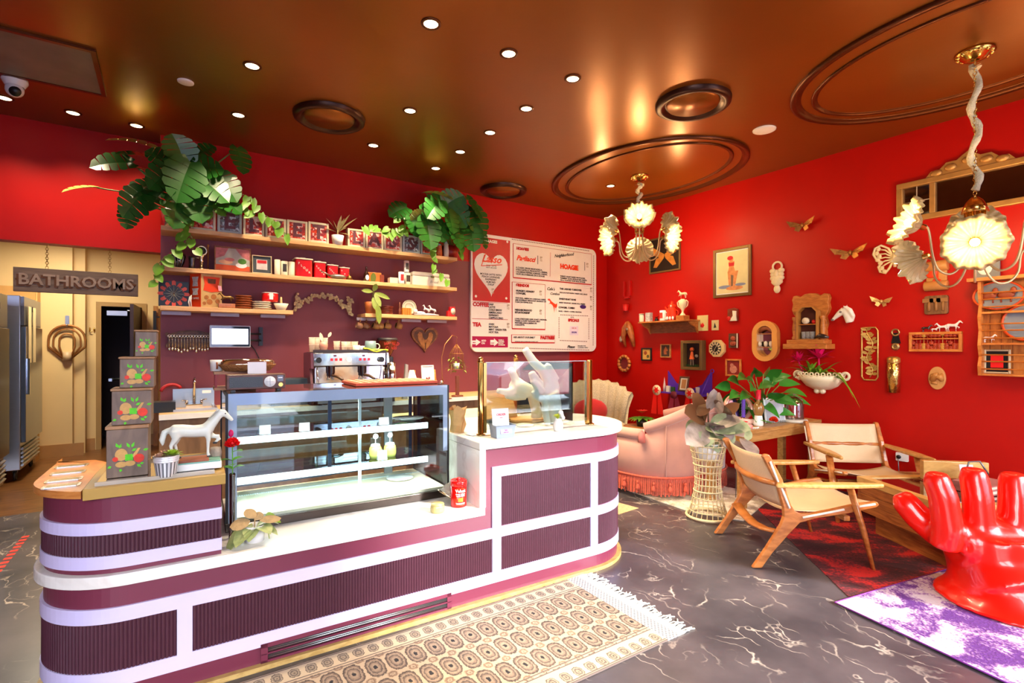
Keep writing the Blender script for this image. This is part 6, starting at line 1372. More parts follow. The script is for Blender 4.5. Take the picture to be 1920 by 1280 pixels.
b=MB(); b.bb(-.02,.02,0,.02,1.15*s_,1.75*s_); b.tube([(0,0,1.2*s_),(0,-.05,1.08*s_),(0,-.02,1.0*s_)],.008); b.build('wall_hook',STEEL,t)
c_=onY(172,618,YB); b=MB(); b.tube([(-.02,-.01,.03),(-.02,-.04,-.03),(.01,-.05,-.03)],.008); b.ell((.03,-.02,0),(.012,.02,.03)); one('hanging_hook',b,BRASS,'small brass double hook on the cream wall left of the dark door','hook',None,(c_.x,YB-.0005,c_.z))
c_=onY(292,600,9.4); b=MB(); b.bb(-.03,.03,-.02,.02,0,2.1); one('wood_post',b,wood('passage_post_wood',(150,96,40),(190,130,60),(10,10,3)),'narrow brown wooden post at the end of the cream passage wall','post',None,(c_.x,9.42,0))
b=MB(); b.bb(-.02,.02,-.03,0,-.14,.14); b.bb(.0,.06,-.02,-.01,.04,.06); one('shelf_bracket',b,BLACK,'black metal bracket on the wall just left of the shelves','bracket',None,(onY(290,600,9.3).x,9.38,onY(290,600,9.3).z))

# ================= right wall
def rw(pl_,pr_,pt,pb,X=W):
    pm=(pl_+pr_)/2
    y0,y1=onX(pl_,600,X).y,onX(pr_,600,X).y
    z0,z1=onX(pm,pt,X).z,onX(pm,pb,X).z
    return (X-.0006,(y0+y1)/2,(z0+z1)/2),y0-y1,z0-z1
def rthing(name,lab,cat,box,grp=None):
    loc,w,h=rw(*box); return thing(name,lab,cat,loc,RW,grp),w,h
def rframe(name,lab,box,fm,fw_=.02,**k):
    loc,w,h=rw(*box); return framed(name,lab,'picture',w,h,loc,RW,fm,fw_,**k)
REDPL=mat('red_lacquer_wood',(196,16,14),rough=.4,var=.1)
HON=wood('honey_oak',(168,96,36),(200,126,56),(6,6,20)); ORW=wood('orange_pine',(190,104,36),(220,138,62),(6,20,6)); WAL=wood('walnut_dark',(70,40,24),(104,64,38),(6,6,16))
TANW=wood('tan_carved_wood',(176,120,62),(206,150,88),(8,8,14)); OLF=mat('olive_gold_frame',(120,92,50),rough=.4,metal=.3,var=.12)
GOLDP=mat('pale_gold_cast',(206,168,92),rough=.35,metal=.6,var=.2,vs=30); CIV=mat('ivory_cast',(232,214,170),rough=.45,var=.08,vs=20)
# pictures
t,iw,ih,ya=rframe('butterfly_picture','dark framed picture of an orange butterfly behind the far chandelier',(1219,1277,443,510),OLF,.022,artm=mat('near_black_ground',(26,14,10),rough=.5))
BFO=mat('glowing_orange_wing',(206,112,34),rough=.5,var=.35,vs=14,col2=(236,160,70))
shapes(t,'painted_wing',[([(0,.0),(s_*.46*iw,.30*ih),(s_*.40*iw,.02*ih),(s_*.12*iw,-.10*ih)],0) for s_ in (-1,1)]+[([(0,-.02*ih),(s_*.3*iw,-.1*ih),(s_*.40*iw,-.36*ih),(s_*.28*iw,-.38*ih),(s_*.03*iw,-.12*ih)],0) for s_ in (-1,1)],[BFO],ya)
t,iw,ih,ya=rframe('pinup_picture','large bronze framed print of a seated dancer on cream paper',(1339,1410,464,556),OLF,.035,mat_w=.012,matm=PAPER,artm=mat('cream_print_paper',(226,214,160),rough=.4,var=.05))
SKN=mat('print_skin_orange',(232,140,86),rough=.6,var=.25,vs=30); PRD=mat('print_red',(0,0,0)); PBL=mat('print_slate_blue',(130,140,170),rough=.6); PBK=mat('print_grey_brown',(120,96,76),rough=.6)
u=iw; shapes(t,'printed_figure',[(circ(12,.07*u,cx=-.02*u,cy=.30*ih),0),(circ(12,.09*u,cx=-.05*u,cy=.33*ih,ry=.06*u),1),([(-.10*u,.25*ih),(.08*u,.25*ih),(.06*u,.12*ih),(.10*u,.02*ih),(-.12*u,.02*ih),(-.08*u,.12*ih)],0),([(-.13*u,.02*ih),(.20*u,.02*ih),(.16*u,-.1*ih),(.1*u,-.34*ih),(.03*u,-.34*ih),(.05*u,-.08*ih),(-.02*u,-.34*ih),(-.09*u,-.34*ih)],0),([(-.1*u,.22*ih),(.08*u,.22*ih),(.07*u,.14*ih),(-.09*u,.14*ih)],1),([(-.03*u,-.06*ih),(.05*u,-.08*ih),(.03*u,-.34*ih),(-.02*u,-.34*ih)],3),(circ(14,.2*u,cx=-.22*u,cy=-.33*ih,ry=.05*u),2),(circ(14,.16*u,cx=.26*u,cy=-.30*ih,ry=.04*u),2),(circ(14,.26*u,cx=.08*u,cy=-.37*ih,ry=.06*u),0)],[SKN,MT['print_red'],PBL,PBK],ya)
for nm,lab,box,fm,fw_,art,its in (
 ('small_picture','small dark framed picture of a tan scene left of the horse portrait',(1204,1223,652,676),BKF,.02,(206,160,80),[(circ(8,.03,cx=-.02,cy=.02),(150,70,30)),(circ(8,.025,cx=.025,cy=-.03),(90,80,40))]),
 ('horse_picture','small tan framed portrait of a brown horse head',(1240,1259,645,670),TANW,.014,(60,40,32),[([(-.03,-.05),(-.035,.0),(-.01,.05),(.0,.065),(.01,.05),(.035,.01),(.03,-.005),(.01,.0),(.02,-.05)],(150,80,44))]),
 ('hanging_card','unframed cream card with red boots right of the trophy shelf',(1308,1328,591,620),None,0,(214,196,130),[([(-.03,-.05),(-.03,-.02),(-.02,-.0),(-.01,-.02),(.0,.01),(.015,-.01),(.03,-.03),(.01,-.06)],(206,20,20))]),
 ('hanging_card','smaller cream card with a dark figure beside the red boot card',(1335,1348,600,619),None,0,(206,186,130),[([(-.02,-.035),(-.005,.035),(.005,.01),(.02,-.03)],(34,34,34))]),
 ('orange_frame_picture','orange framed dark red flower picture above the big leafy plant',(1362,1391,673,705),ORW,.02,(130,30,26),[(circ(9,.05,cx=0,cy=-.02),(190,120,96)),(circ(7,.025,cx=-.02,cy=.03),(180,110,90))])):
    if fm: t,iw,ih,ya=rframe(nm,lab,box,fm,fw_,artm=mat(nm+lab[:9].replace(' ','_')+'_ground',art,rough=.6,var=.15,vs=20))
    else:
        t,w,h=rthing(nm,lab,'card',box); b=MB(); b.bb(-w/2,w/2,-.008,0,-h/2,h/2); b.build('card',mat(nm+lab[:9].replace(' ','_')+'_ground',art,rough=.6,var=.06),t); ya=-.0085
    shapes(t,'printed_motif',[(p,i) for i,(p,c) in enumerate(its)],[mat(nm+lab[:9].replace(' ','_')+'_ink%d'%i,c,rough=.6,var=.2,vs=50) for i,(p,c) in enumerate(its)],ya)
# shadow box
t,w,h=rthing('shadow_box','dark deep framed shadow box with a small red dressed doll inside','shadow box',(1284,1324,638,693))
b=MB(); f=.04
b.bb(-w/2,-w/2+f,-.09,0,-h/2,h/2); b.bb(w/2-f,w/2,-.09,0,-h/2,h/2); b.bb(-w/2+f,w/2-f,-.09,0,-h/2,-h/2+f); b.bb(-w/2+f,w/2-f,-.09,0,h/2-f,h/2); b.build('frame',OLF,t,bevel=.006)
b=MB(); b.bb(-w/2+f,w/2-f,-.006,-.001,-h/2+f,h/2-f); b.build('backing',mat('black_red_backing',(34,10,12),rough=.6,var=.4,vs=20),t)
b=MB(); b.lathe([(.035,0),(.02,.07),(.015,.10)],12,c=(-.02,-.04,-h*.14)); b.ell((-.02,-.04,-h*.14+.13),.028); d_=b.build('doll',mat('doll_orange_dress',(220,84,30),rough=.5,var=.3,vs=40),t)
b=MB(); b.tube([(-.035,-.04,-h*.14),(-.04,-.04,-h*.14-.08)],.008); b.tube([(-.005,-.04,-h*.14),(0,-.04,-h*.14-.08)],.008); b.build('doll_leg',mat('doll_grey',(150,130,110),rough=.5),d_)
b=MB(); 
for i in range(9): b.leaf((-w*.3+i*w*.07,-.03,-h/2+f+.002),(.3*(i%3-1),-.2,1),(0,-1,0),.04,.02,.1)
b.build('grass_tuft',mat('dark_moss',(40,80,30),rough=.7),t); b=MB(); b.ell((.045,-.035,-.01),(.026,.01,.02)); b.build('heart_charm',mat('grey_charm',(150,150,140),rough=.4,metal=.5),t)
# clock, oval mirrors, plaques
t,w,h=rthing('octagon_clock','pale octagonal wooden wall clock with dark round dial','clock',(1333,1362,637,669)); r=w/2
b=MB(); b.plate(circ(8,r*1.05,PI/8,2*PI+PI/8)[:8],-.05,0); b.build('case',mat('pale_clock_wood',(222,190,126),rough=.45,var=.08),t,bevel=.006)
b=MB(); b.lathe([(0,0),(r*.74,0),(r*.7,.006),(0,.006)],28,M=rotM((-.01,-.0505,0),rx=PI/2)); b.build('dial',mat('dark_dial',(40,36,30),rough=.4),t)
b=MB()
for k in range(12):
    a=k*PI/6; b.box((-.01+r*.56*math.cos(a),-.058,r*.56*math.sin(a)),(.035,.002,.018),ry=-a)
b.tube([(-.01,-.06,0),(.02,-.06,.04)],.003,5); b.tube([(-.01,-.06,0),(-.03,-.06,-.05)],.003,5); b.build('numeral_ring',mat('ivory_numerals',(214,196,150),rough=.4),t)
t,w,h=rthing('bamboo_mirror','small oval mirror in a segmented bamboo frame near the wall corner','mirror',(1161,1185,665,697))
b=MB(); pts=circ(14,1,cx=0,cy=0); b.lathe([(0,0),(w*.34,0)],24,M=rotM((0,-.02,0),rx=PI/2)@Matrix.Scale(1.3,4,(0,1,0))); b.build('mirror_face',mat('rosy_mirror',(150,100,100),rough=.1,metal=.8),t)
b=MB()
for i in range(12):
    a0,a1=2*PI*i/12,2*PI*(i+.9)/12; b.tube([(w*.42*math.cos(a),-.03,h*.42*math.sin(a)) for a in (a0,(a0+a1)/2,a1)],[w*.085,w*.095,w*.085],8)
b.build('bamboo_ring',mat('dark_bamboo',(176,104,46),rough=.4,var=.3,vs=20),t)
t,w,h=rthing('oval_mirror','long oval wooden wall mirror with small figures on its inner ledges','mirror',(1417,1463,602,676)); r=w/2
def stadium(w,h,n=14): 
    r=w/2; return [(r*math.cos(a),h/2-r+r*math.sin(a)) for a in [PI*i/n for i in range(n+1)]]+[(r*math.cos(a),-h/2+r+r*math.sin(a)) for a in [PI+PI*i/n for i in range(n+1)]]
def ringplate(b,o,i_,y0,y1,mi=0):
    n=len(o); vs=[(p[0],y0,p[1]) for p in o]+[(p[0],y0,p[1]) for p in i_]+[(p[0],y1,p[1]) for p in o]+[(p[0],y1,p[1]) for p in i_]; fs=[]
    for k in range(n):
        j=(k+1)%n; fs+= [(k,n+k,n+j,j)[::-1],(k,j,2*n+j,2*n+k),(n+k,3*n+k,3*n+j,n+j)]
    b.add(vs,fs,mi)
b=MB(); ringplate(b,stadium(w,h),stadium(w*.62,h*.76),-.07,0); b.build('frame',mat('honey_frame',(226,158,80),rough=.4,var=.08,vs=8),t,bevel=.006)
b=MB(); b.plate(stadium(w*.63,h*.77),-.006,-.001); b.build('mirror_face',mat('wall_mirror',(215,210,205),rough=.03,metal=1,var=.02),t)
b=MB(); b.bb(-w*.305,w*.305,-.065,-.0065,h*.17,h*.185); b.build('ledge',HON,t); b=MB(); b.bb(-w*.305,w*.305,-.065,-.0065,-h*.17,-h*.155); b.build('ledge',HON,t)
loc=t.location
for i,dx in enumerate((-.07,.0,.06)):
    b=MB(); b.ell((0,0,.035),(.026,.02,.034)); one('small_egg_cup',b,OFFW,'tiny white pot on the oval mirror ledge, %s of three'%('left','middle','right')[i],'pot','pots on the oval mirror ledge',(loc.x-.04,loc.y-dx,loc.z-h*.155+.001))
b=MB(); b.tube([(-.08,0,.0),(-.03,0,.05),(.03,0,.055),(.08,0,.0)],[.012,.03,.03,.014],10); one('rocking_ornament',b,mat('brown_ornament',(150,84,50),rough=.4,var=.2),'brown rocking ornament in the top of the oval mirror','ornament',None,(loc.x-.04,loc.y,loc.z+h*.185+.012),RW)
t,w,h=rthing('hanging_plaque','wooden plaque with a white cowboy boot','plaque',(1366,1385,577,604)); b=MB(); b.plate([(-.5*w,-.4*h),(.5*w,-.4*h),(.5*w,.4*h),(.1*w,.5*h),(-.5*w,.42*h)],-.02,0); b.build('board',wood('plaque_red_wood',(110,40,20),(140,60,30),(8,8,14)),t)
b=MB(); b.plate([(.02*w,.3*h),(.42*w,.26*h),(.40*w,-.1*h),(.46*w,-.42*h),(-.3*w,-.42*h),(-.45*w,-.3*h),(-.1*w,-.22*h),(.06*w,-.05*h)],-.035,-.0205); b.build('boot',mat('white_boot',(230,222,196),rough=.4,var=.1),t,bevel=.005)
b=MB(); b.ell((-.33*w,-.035,-.25*h),(.03,.015,.03)); b.build('red_dot',REDPL,t)
t,w,h=rthing('hanging_plaque','small reddish carved plaque with white edge under the boot plaque','plaque',(1368,1385,625,652)); b=MB(); b.bb(-w/2,w/2,-.02,0,-h/2,h/2); b.build('board',WAL,t); b=MB(); b.bb(w*.40,w*.5,-.024,-.0205,-h/2,h/2); b.build('white_edge',OFFW,t)
b=MB(); 
for z,s_ in ((.15,1),(-.2,1.2)): b.ell((0,-.022,z*h),(w*.33*s_*.9,.012,h*.16),12,8)
b.build('relief',mat('red_relief',(150,66,40),rough=.5,var=.4,vs=40,bump=.6,bs=80),t)
# little red rack and horse collar
t,w,h=rthing('red_rack','slim red hanging rack of two rails at the far end of the right wall','rack',(1171,1184,527,583)); b=MB(); 
for s_ in (-1,1): b.bb(s_*w*.42-.014,s_*w*.42+.014,-.03,0,-.0*h,h*.5)
b.bb(-w*.36,w*.36,-.03,0,-.08*h,-.02*h); b.build('rail',REDPL,t); b=MB(); b.lathe([(.04,0),(.05,.10),(.04,.10)],14,c=(0,-.05,-h*.5)); b.build('cup',REDPL,t)
t,w,h=rthing('horse_collar','wooden horse hames hanging near the corner of the right wall','ornament',(1165,1194,601,652))
HAM=wood('orange_hames',(150,76,30),(186,104,44),(10,10,10))
b=MB(); b.tube([(0,-.03,.45*h),(.14*w,-.04,.25*h),(.28*w,-.04,-.05*h),(.42*w,-.03,-.45*h)],[.03,.055,.045,.02],10); b.build('right_arm',HAM,t)
b=MB(); b.tube([(0,-.035,.43*h),(-.15*w,-.04,.2*h),(-.25*w,-.04,-.1*h),(-.12*w,-.03,-.45*h)],[.03,.05,.035,.015],10); b.build('left_arm',HAM,t); b=MB(); b.ell((.18*w,-.10,.18*h),(.022,.012,.022)); b.ell((-.38*w,-.05,-.18*h),(.03,.02,.05)); b.build('metal_boss',mat('boss_metal',(190,180,160),rough=.3,metal=.9),t)
# trophy shelf
p0,p1=onX(1198,606,W-.2),onX(1295,600,W-.2); zs=onX(1246,601,W-.2).z; yc=(p0.y+p1.y)/2; w=p0.y-p1.y
t=thing('trophy_shelf','wooden bracket shelf with pots and a trophy on the right wall','shelf',(W-.002,yc,zs),RW)
b=MB(); b.bb(-w/2,w/2,-.22,0,-.02,0); b.build('board',HON,t,bevel=.003); b=MB(); b.bb(-w*.44,w*.44,-.02,0,-.16,-.0205); b.build('back_rail',wood('shelf_brown',(110,56,24),(140,76,36),(6,6,20)),t)
for s_ in (-1,1): 
    b=MB(); b.prism([(0,-.0205),(-.19,-.0205),(-.15,-.06),(-.05,-.10),(-.0,-.17)],-.012,.012,0,M=Matrix(((0,0,1,s_*w*.455),(1,0,0,0),(0,1,0,0),(0,0,0,1)))); b.build('bracket',HON,t)
Xs=W-.13; zt=zs+.0008
def sx_(px): return onX(px,600,Xs).y
def sh_(px,py): return onX(px,py,Xs).z-zt
t=thing('small_potted_plant','white cup with a small dark plant at the left of the trophy shelf','plant',(Xs,sx_(1203),zt),RW); mug(t,.035,sh_(1203,588),OFFW,hx=0)
b=MB(); 
for k in range(14): a=k*2.4; b.leaf((0,0,sh_(1203,588)*.9),(math.cos(a),math.sin(a),.5),(0,0,1),.06,.02,.5)
b.build('leaf',mat('dark_grey_green',(70,80,50),rough=.5,var=.2),t)
b=MB(); b.bb(-.04,.04,-.03,.03,0,sh_(1218,586)); t=one('patterned_box',b,mat('black_white_pattern',(150,146,140),rough=.5,var=.9,vs=40),'black and white patterned box on the trophy shelf','box',None,(Xs,sx_(1217),zt),RW)
t=thing('dried_posy','small dark red posy on the trophy shelf','flower',(Xs,sx_(1231),zt),RW); b=MB(); b.lathe([(0,0),(.03,0),(.022,.04),(0,.04)],12); b.build('pot',BLACK,t); b=MB(); 
for k in range(10): a=k*2.4; b.leaf((0,0,.04),(math.cos(a),math.sin(a),.9),(0,0,1),.05,.02,.1)
b.build('leaf',mat('maroon_leaf',(120,30,24),rough=.5,var=.3),t)
t=thing('printed_mug','white and red printed mug on the trophy shelf','mug',(Xs,sx_(1243),zt),RW); mug(t,.045,sh_(1243,582),WHITE,hx=1,mark=mat('mug_red_print',(210,50,40),rough=.4,var=.6,vs=30))
t=thing('coffee_pot','red enamel coffee pot with white feet pattern on the trophy shelf','coffee pot',(Xs,sx_(1260),zt),RW); h=sh_(1260,564)
b=MB(); b.lathe([(0,0),(.07,0),(.07,h*.2),(.058,h*.62),(.05,h*.68),(0,h*.68)],22); b.build('body',mat('orange_red_enamel',(226,54,22),rough=.25,coat=.4),t); b=MB(); b.lathe([(.058,h*.685),(.05,h*.78),(.02,h*.86),(.012,h*.88),(.02,h*.94),(0,h)],20); b.build('lid',mat('orange_red_enamel',(0,0,0)),t)
b=MB(); b.tube([(-.06,0,h*.4),(-.09,0,h*.58),(-.115,0,h*.72)],[.02,.013,.01]); b.build('spout',MT['orange_red_enamel'],t); b=MB(); b.torus((.068,0,h*.38),.036,.008,18,6,ax='y'); b.build('handle',MT['orange_red_enamel'],t)
b=MB(); 
for k in range(4): a=-PI/2+(k-1.5)*.55; b.ell((.069*math.cos(a),.069*math.sin(a),.03),(.016,.012,.024))
b.build('white_pattern',WHITE,t)
t=thing('horse_trophy','tall cream trophy cup topped by a horse at the right of the shelf','trophy',(Xs,sx_(1280),zt),RW); h=sh_(1280,540)
b=MB(); b.bb(-.062,.062,-.06,.06,0,h*.14); b.build('base',HON,t,bevel=.004)
b=MB(); b.lathe([(.04,h*.142),(.012,h*.24),(.016,h*.30),(.05,h*.46),(.055,h*.6),(.03,h*.64),(.02,h*.66),(0,h*.66)],20); b.build('cup',CIV,t)
for s_ in (-1,1): b=MB(); b.tube([(s_*.03,0,h*.36),(s_*.075,0,h*.44),(s_*.085,0,h*.56),(s_*.055,0,h*.62)],.006); b.build('handle',CIV,t)
o=horse(h*.2,CIV,t,'horse',voxel=.008); o.location=(0,0,h*.665); o.rotation_euler=(0,0,PI)
# ivory scroll, horse head, cabinet clock
t,w,h=rthing('scroll_ornament','ivory scrolled leaf ornament with ring right of the pinup print','wall ornament',(1445,1474,494,551))
b=MB(); b.torus((0,-.02,.40*h),.052,.012,20,8,ax='y')
for z,k in ((.26,1.05),(.14,.95),(.02,1.0),(-.1,.8)):
    for s_ in (-1,1): b.ell((s_*.26*w*k,-.025,z*h),(.2*w*k,.028,.085*h),12,8)
b.ell((0,-.03,-.05*h),(.36*w,.03,.2*h)); b.ell((0,-.025,-.34*h),(.22*w,.022,.14*h)); b.ell((0,-.03,.14*h),(.16*w,.03,.16*h)); b.build('scroll',CIV,t)
t,w,h=rthing('horse_bust','white sculpted horse head facing left on the right wall','wall ornament',(1566,1607,571,609))
b=MB(); b.tube([(.30*w,-.06,-.40*h),(.24*w,-.07,-.05*h),(.12*w,-.07,.22*h)],[.17*w,.2*w,.2*w],12); b.tube([(.10*w,-.07,.22*h),(-.12*w,-.08,.06*h),(-.36*w,-.08,-.16*h),(-.46*w,-.08,-.26*h)],[.19*w,.15*w,.085*w,.07*w],12)
for y in (-.05,-.11): b.tube([(.12*w,y,.36*h),(.16*w,y,.5*h)],[.04*w,.012*w],8)
b.tube([(.18*w,-.1,.36*h),(.38*w,-.1,.2*h),(.48*w,-.08,-.1*h),(.46*w,-.06,-.34*h)],[.08*w,.12*w,.11*w,.03*w],10); b.build('head',mat('white_plaster',(240,234,220),rough=.4,var=.06),t,remesh=.008,smooth=3)
b=MB(); b.ell((-.02*w,-.08-.13*w,.12*h),.012); b.ell((-.44*w,-.08-.05*w,-.24*h),(.014,.01,.012)); b.build('eye_and_nostril',mat('grey_shade',(120,110,104),rough=.5),t)
t,w,h=rthing('clock_cabinet','carved oak clock case cabinet with shelves above the white planter','cabinet',(1490,1560,550,654))
zb=-h/2; OAK=HON
b=MB(); b.plate([(x*w,zb+z*h) for x,z in ((-.42,.16),(.42,.16),(.40,.35),(.44,.45),(.40,.58),(.46,.64),(.50,.72),(.47,.82),(.50,.9),(.46,.97),(.36,.98),(.27,.94),(.15,.99),(0,1.0),(-.15,.99),(-.27,.94),(-.36,.98),(-.46,.97),(-.50,.9),(-.47,.82),(-.50,.72),(-.46,.64),(-.40,.58),(-.44,.45),(-.40,.35))],-.06,0); b.build('back_board',OAK,t,bevel=.006)
arch=[(-.24,.18),(.24,.18),(.24,.66),(.12,.74),(-.12,.74),(-.24,.66)]
b=MB(); b.plate([(x*w*.98,zb+z*h) for x,z in arch],-.064,-.0605); b.build('niche',mat('niche_dark_wood',(70,24,12),rough=.5,var=.2),t)
b=MB(); o=[(x*w*1.22,zb+(z-.45)*h*1.04+.45*h) for x,z in arch]; i_=[(x*w,zb+z*h) for x,z in arch]; ringplate(b,o,i_,-.13,-.0645); b.build('door_frame',mat('oak_door_frame',(176,120,58),rough=.4,var=.1),t)
b=MB(); b.bb(-.23*w,.23*w,-.125,-.0645,zb+.43*h,zb+.445*h); b.build('inner_shelf',OAK,t)
for s_ in (-1,1):
    b=MB(); b.lathe([(.03,0),(.034,.04*h),(.022,.07*h),(.03,.2*h),(.02,.34*h),(.032,.37*h),(.028,.41*h)],12,c=(s_*.37*w,-.085,zb+.17*h)); b.build('turned_column',OAK,t)
b=MB(); b.prism([(-.5*w,-.17),(.5*w,-.17),(.5*w,0),(-.5*w,0)],zb+.09*h,zb+.165*h); b.prism([(-.58*w,-.19),(.58*w,-.19),(.58*w,0),(-.58*w,0)],zb+.0*h,zb+.088*h); b.build('plinth',OAK,t,bevel=.004)
L=t.location
for i,dx in enumerate((-.11,-.0,.11)):
    t2=thing('shot_glass','ribbed shot glass in the clock cabinet, %s of three'%('left','middle','right')[i],'glass',(L.x-.095,L.y-dx*w,L.z+zb+.1655*h+.0005),RW,'shot glasses in the clock cabinet'); b=MB(); b.lathe([(0,0),(.024,0),(.03,.085),(.026,.085),(.02,.008),(0,.008)],16); b.build('glass',mat('ribbed_grey_glass',(170,170,170),rough=.1,trans=.5,var=.4,vs=60),t2)
b=MB(); b.lathe([(0,0),(.034,0),(.034,.04),(0,.04)],20,M=rotM((0,.02,.0345),rx=PI/2)); one('drum_clock',b,OFFW,'small round cream drum on the inner shelf of the clock cabinet','ornament',None,(L.x-.095,L.y+.06*w,L.z+zb+.446*h),RW)
b=MB(); b.ell((0,0,.022),.022); one('red_ball',b,REDPL,'small dark red ball beside the cream drum in the clock cabinet','ball',None,(L.x-.095,L.y-.15*w,L.z+zb+.446*h),RW)
b=MB(); b.tube([(-.06,0,.02),(-.02,0,.04),(.03,0,.03),(.07,0,.02)],[.01,.024,.022,.01],8); one('dark_figurine',b,mat('dark_pewter',(0,0,0)),'little dark animal figurine at the right of the clock cabinet ledge','figurine',None,(L.x-.165,L.y-.43*w,L.z+zb+.1655*h),RW)
# butterflies
def moth(box,lab,tilt,m,sz=1):
    loc,w,h=rw(*box); t=thing('hanging_butterfly',lab,'wall ornament',loc,RW,'brass butterflies on the right wall')
    for s_ in (-1,1):
        M=rotM((0,-.02,0),rz=s_*-.35,ry=tilt)
        b=MB(); pts=[(s_*.02*w,.05*h),(s_*.25*w,.3*h),(s_*.52*w,.48*h),(s_*.40*w,.0),(s_*.22*w,-.12*h)]
        b.plate(pts,-.006,0,0,M); b.plate([(s_*.02*w,0),(s_*.22*w,-.12*h),(s_*.26*w,-.36*h),(s_*.12*w,-.5*h),(s_*.03*w,-.2*h)],-.006,0,0,M)
        for k in range(3): b.tube([M@Vector((s_*.04*w,-.008,.02*h)),M@Vector((s_*(.3+.05*k)*w,-.008,(.28-.16*k)*h))],.004,5)
        b.build('wing',m,t)
    b=MB(); b.ell((0,-.035,.0),(.016,.016,.2*h)); b.tube([(0,-.03,0),(0,0,0)],.005,6); b.build('body',m,t)
AGB=mat('tarnished_brass',(150,100,48),rough=.4,metal=.7,var=.4,vs=30)
moth((1480,1535,411,434),'upper brass butterfly right of the scroll ornament',.0,AGB); moth((1562,1634,462,486),'middle brass butterfly left of the white filigree butterfly',.0,AGB); moth((1633,1678,556,575),'small lowest brass butterfly right of the white horse head',.12,mat('pale_brass_moth',(206,160,100),rough=.4,metal=.5,var=.3,vs=30))
t,w,h=rthing('hanging_butterfly','large ivory filigree butterfly partly behind the near chandelier','wall ornament',(1642,1722,456,512))
b=MB()
for s_ in (-1,1):
    up=[(.03,.02),(.15,.35),(.32,.48),(.46,.40),(.50,.20),(.42,.0),(.30,-.1)]; lo=[(.30,-.1),(.38,-.25),(.34,-.42),(.22,-.48),(.12,-.3),(.03,-.05)]
    b.tube([(s_*x*w,-.03-.05*x,z*h) for x,z in up],.011,6); b.tube([(s_*x*w,-.03-.05*x,z*h) for x,z in lo],.011,6)
    for k in range(5): q=(k+1)/6; b.tube([(s_*.04*w,-.03,(.06-.03*k)*h),(s_*.22*w,-.04,(.30-.12*k)*h),(s_*(.40-.03*abs(k-2))*w,-.05,(.34-.16*k)*h)],.008,6)
    for x,z in ((.38,.36),(.42,.22),(.36,.1),(.40,.0),(.33,-.12),(.3,-.3),(.24,-.42)): b.ell((s_*x*w,-.05,z*h),(.022,.012,.022),8,6)
b.tube([(0,-.035,.3*h),(0,-.04,0),(0,-.035,-.3*h)],[.012,.022,.012],8); b.tube([(0,-.03,0),(0,0,0)],.006,6); b.build('wing_filigree',CIV,t)
# plaques and small pieces
t,w,h=rthing('hanging_plaque','orange ceramic scroll shaped plaque below the near chandelier','plaque',(1736,1780,496,539))
b=MB(); b.plate([(-.44*w,-.4*h),(.44*w,-.4*h),(.44*w,.36*h),(-.44*w,.36*h)],-.03,0); b.tube([(-.5*w,-.03,.40*h),(.5*w,-.03,.44*h)],.05,10); b.tube([(-.5*w,-.03,-.43*h),(.5*w,-.03,-.43*h)],.045,10); b.build('scroll',mat('orange_glaze',(226,110,40),rough=.35,var=.25,vs=12,col2=(214,170,100)),t,bevel=.006)
b=MB(); b.bb(-.06*w,.10*w,-.045,-.0305,-.2*h,.28*h); b.ell((-.2*w,-.04,.16*h),(.05,.014,.05)); b.torus((.05*w,-.04,-.3*h),.03,.008,16,6,ax='y'); b.build('relief',mat('red_glaze',(220,60,16),rough=.35),t)
t,w,h=rthing('hanging_plaque','square brown plaque with three carved tools','plaque',(1735,1780,554,589)); b=MB(); b.plate(rrect(w,h,.02),-.03,0); b.build('board',wood('ribbed_walnut',(104,66,36),(140,94,54),(40,8,4)),t,bevel=.004)
for i,x in enumerate((-.28,.02,.3)): b=MB(); b.tube([(x*w,-.035,-.32*h),(x*w,-.035,.16*h)],.012); b.box(((x-.04)*w,-.036,.24*h),(.08,.012,.035)); b.build('carved_tool',mat('brown_relief',(150,104,60),rough=.5),t)
t,w,h=rthing('leaf_panel','tall slim gilt openwork leaf panel','wall ornament',(1617,1647,614,712))
b=MB(); o=[(-.5*w,-.44*h),(-.36*w,-.5*h),(.36*w,-.5*h),(.5*w,-.44*h),(.5*w,.44*h),(.36*w,.5*h),(-.36*w,.5*h),(-.5*w,.44*h)]; b.tube([(x,-.012,z) for x,z in o],.008,6,0,None,True); b.build('frame',GOLDP,t)
b=MB(); rnd=random.Random(9); sp_=[(.2*w*math.sin(k*.8),-.015,-.45*h+k*.9*h/14) for k in range(15)]; b.tube(sp_,.005,6)
for k,p in enumerate(sp_[1:]):
    for s_ in (-1,1): b.leaf(p,(s_*1,-.25,rnd.uniform(-.3,.9)),(0,-1,0),.055,.030,0,.2,5,kind=2)
b.build('leaf_spray',GOLDP,t)
t,w,h=rthing('hanging_horse_brass','small dark leather strap with round horse brass','wall ornament',(1670,1691,620,659)); b=MB(); b.prism([(-.2*w,.40*h),(.2*w,.40*h),(.42*w,-.1*h),(-.42*w,-.1*h)],0,.012,0,M=Matrix(((1,0,0,0),(0,0,-1,0),(0,1,0,0),(0,0,0,1)))); b.build('strap',BLACK,t)
b=MB(); b.torus((0,-.016,.42*h),.03,.008,16,6,ax='y'); b.lathe([(0,0),(.40*w,0),(.36*w,.012),(0,.01)],20,M=rotM((0,-.0125,-.26*h),rx=PI/2)); b.torus((0,-.025,-.26*h),.25*w,.008,18,6,ax='y'); b.build('brass_disc',mat('dull_brass',(170,140,90),rough=.35,metal=.8,var=.3,vs=40),t)
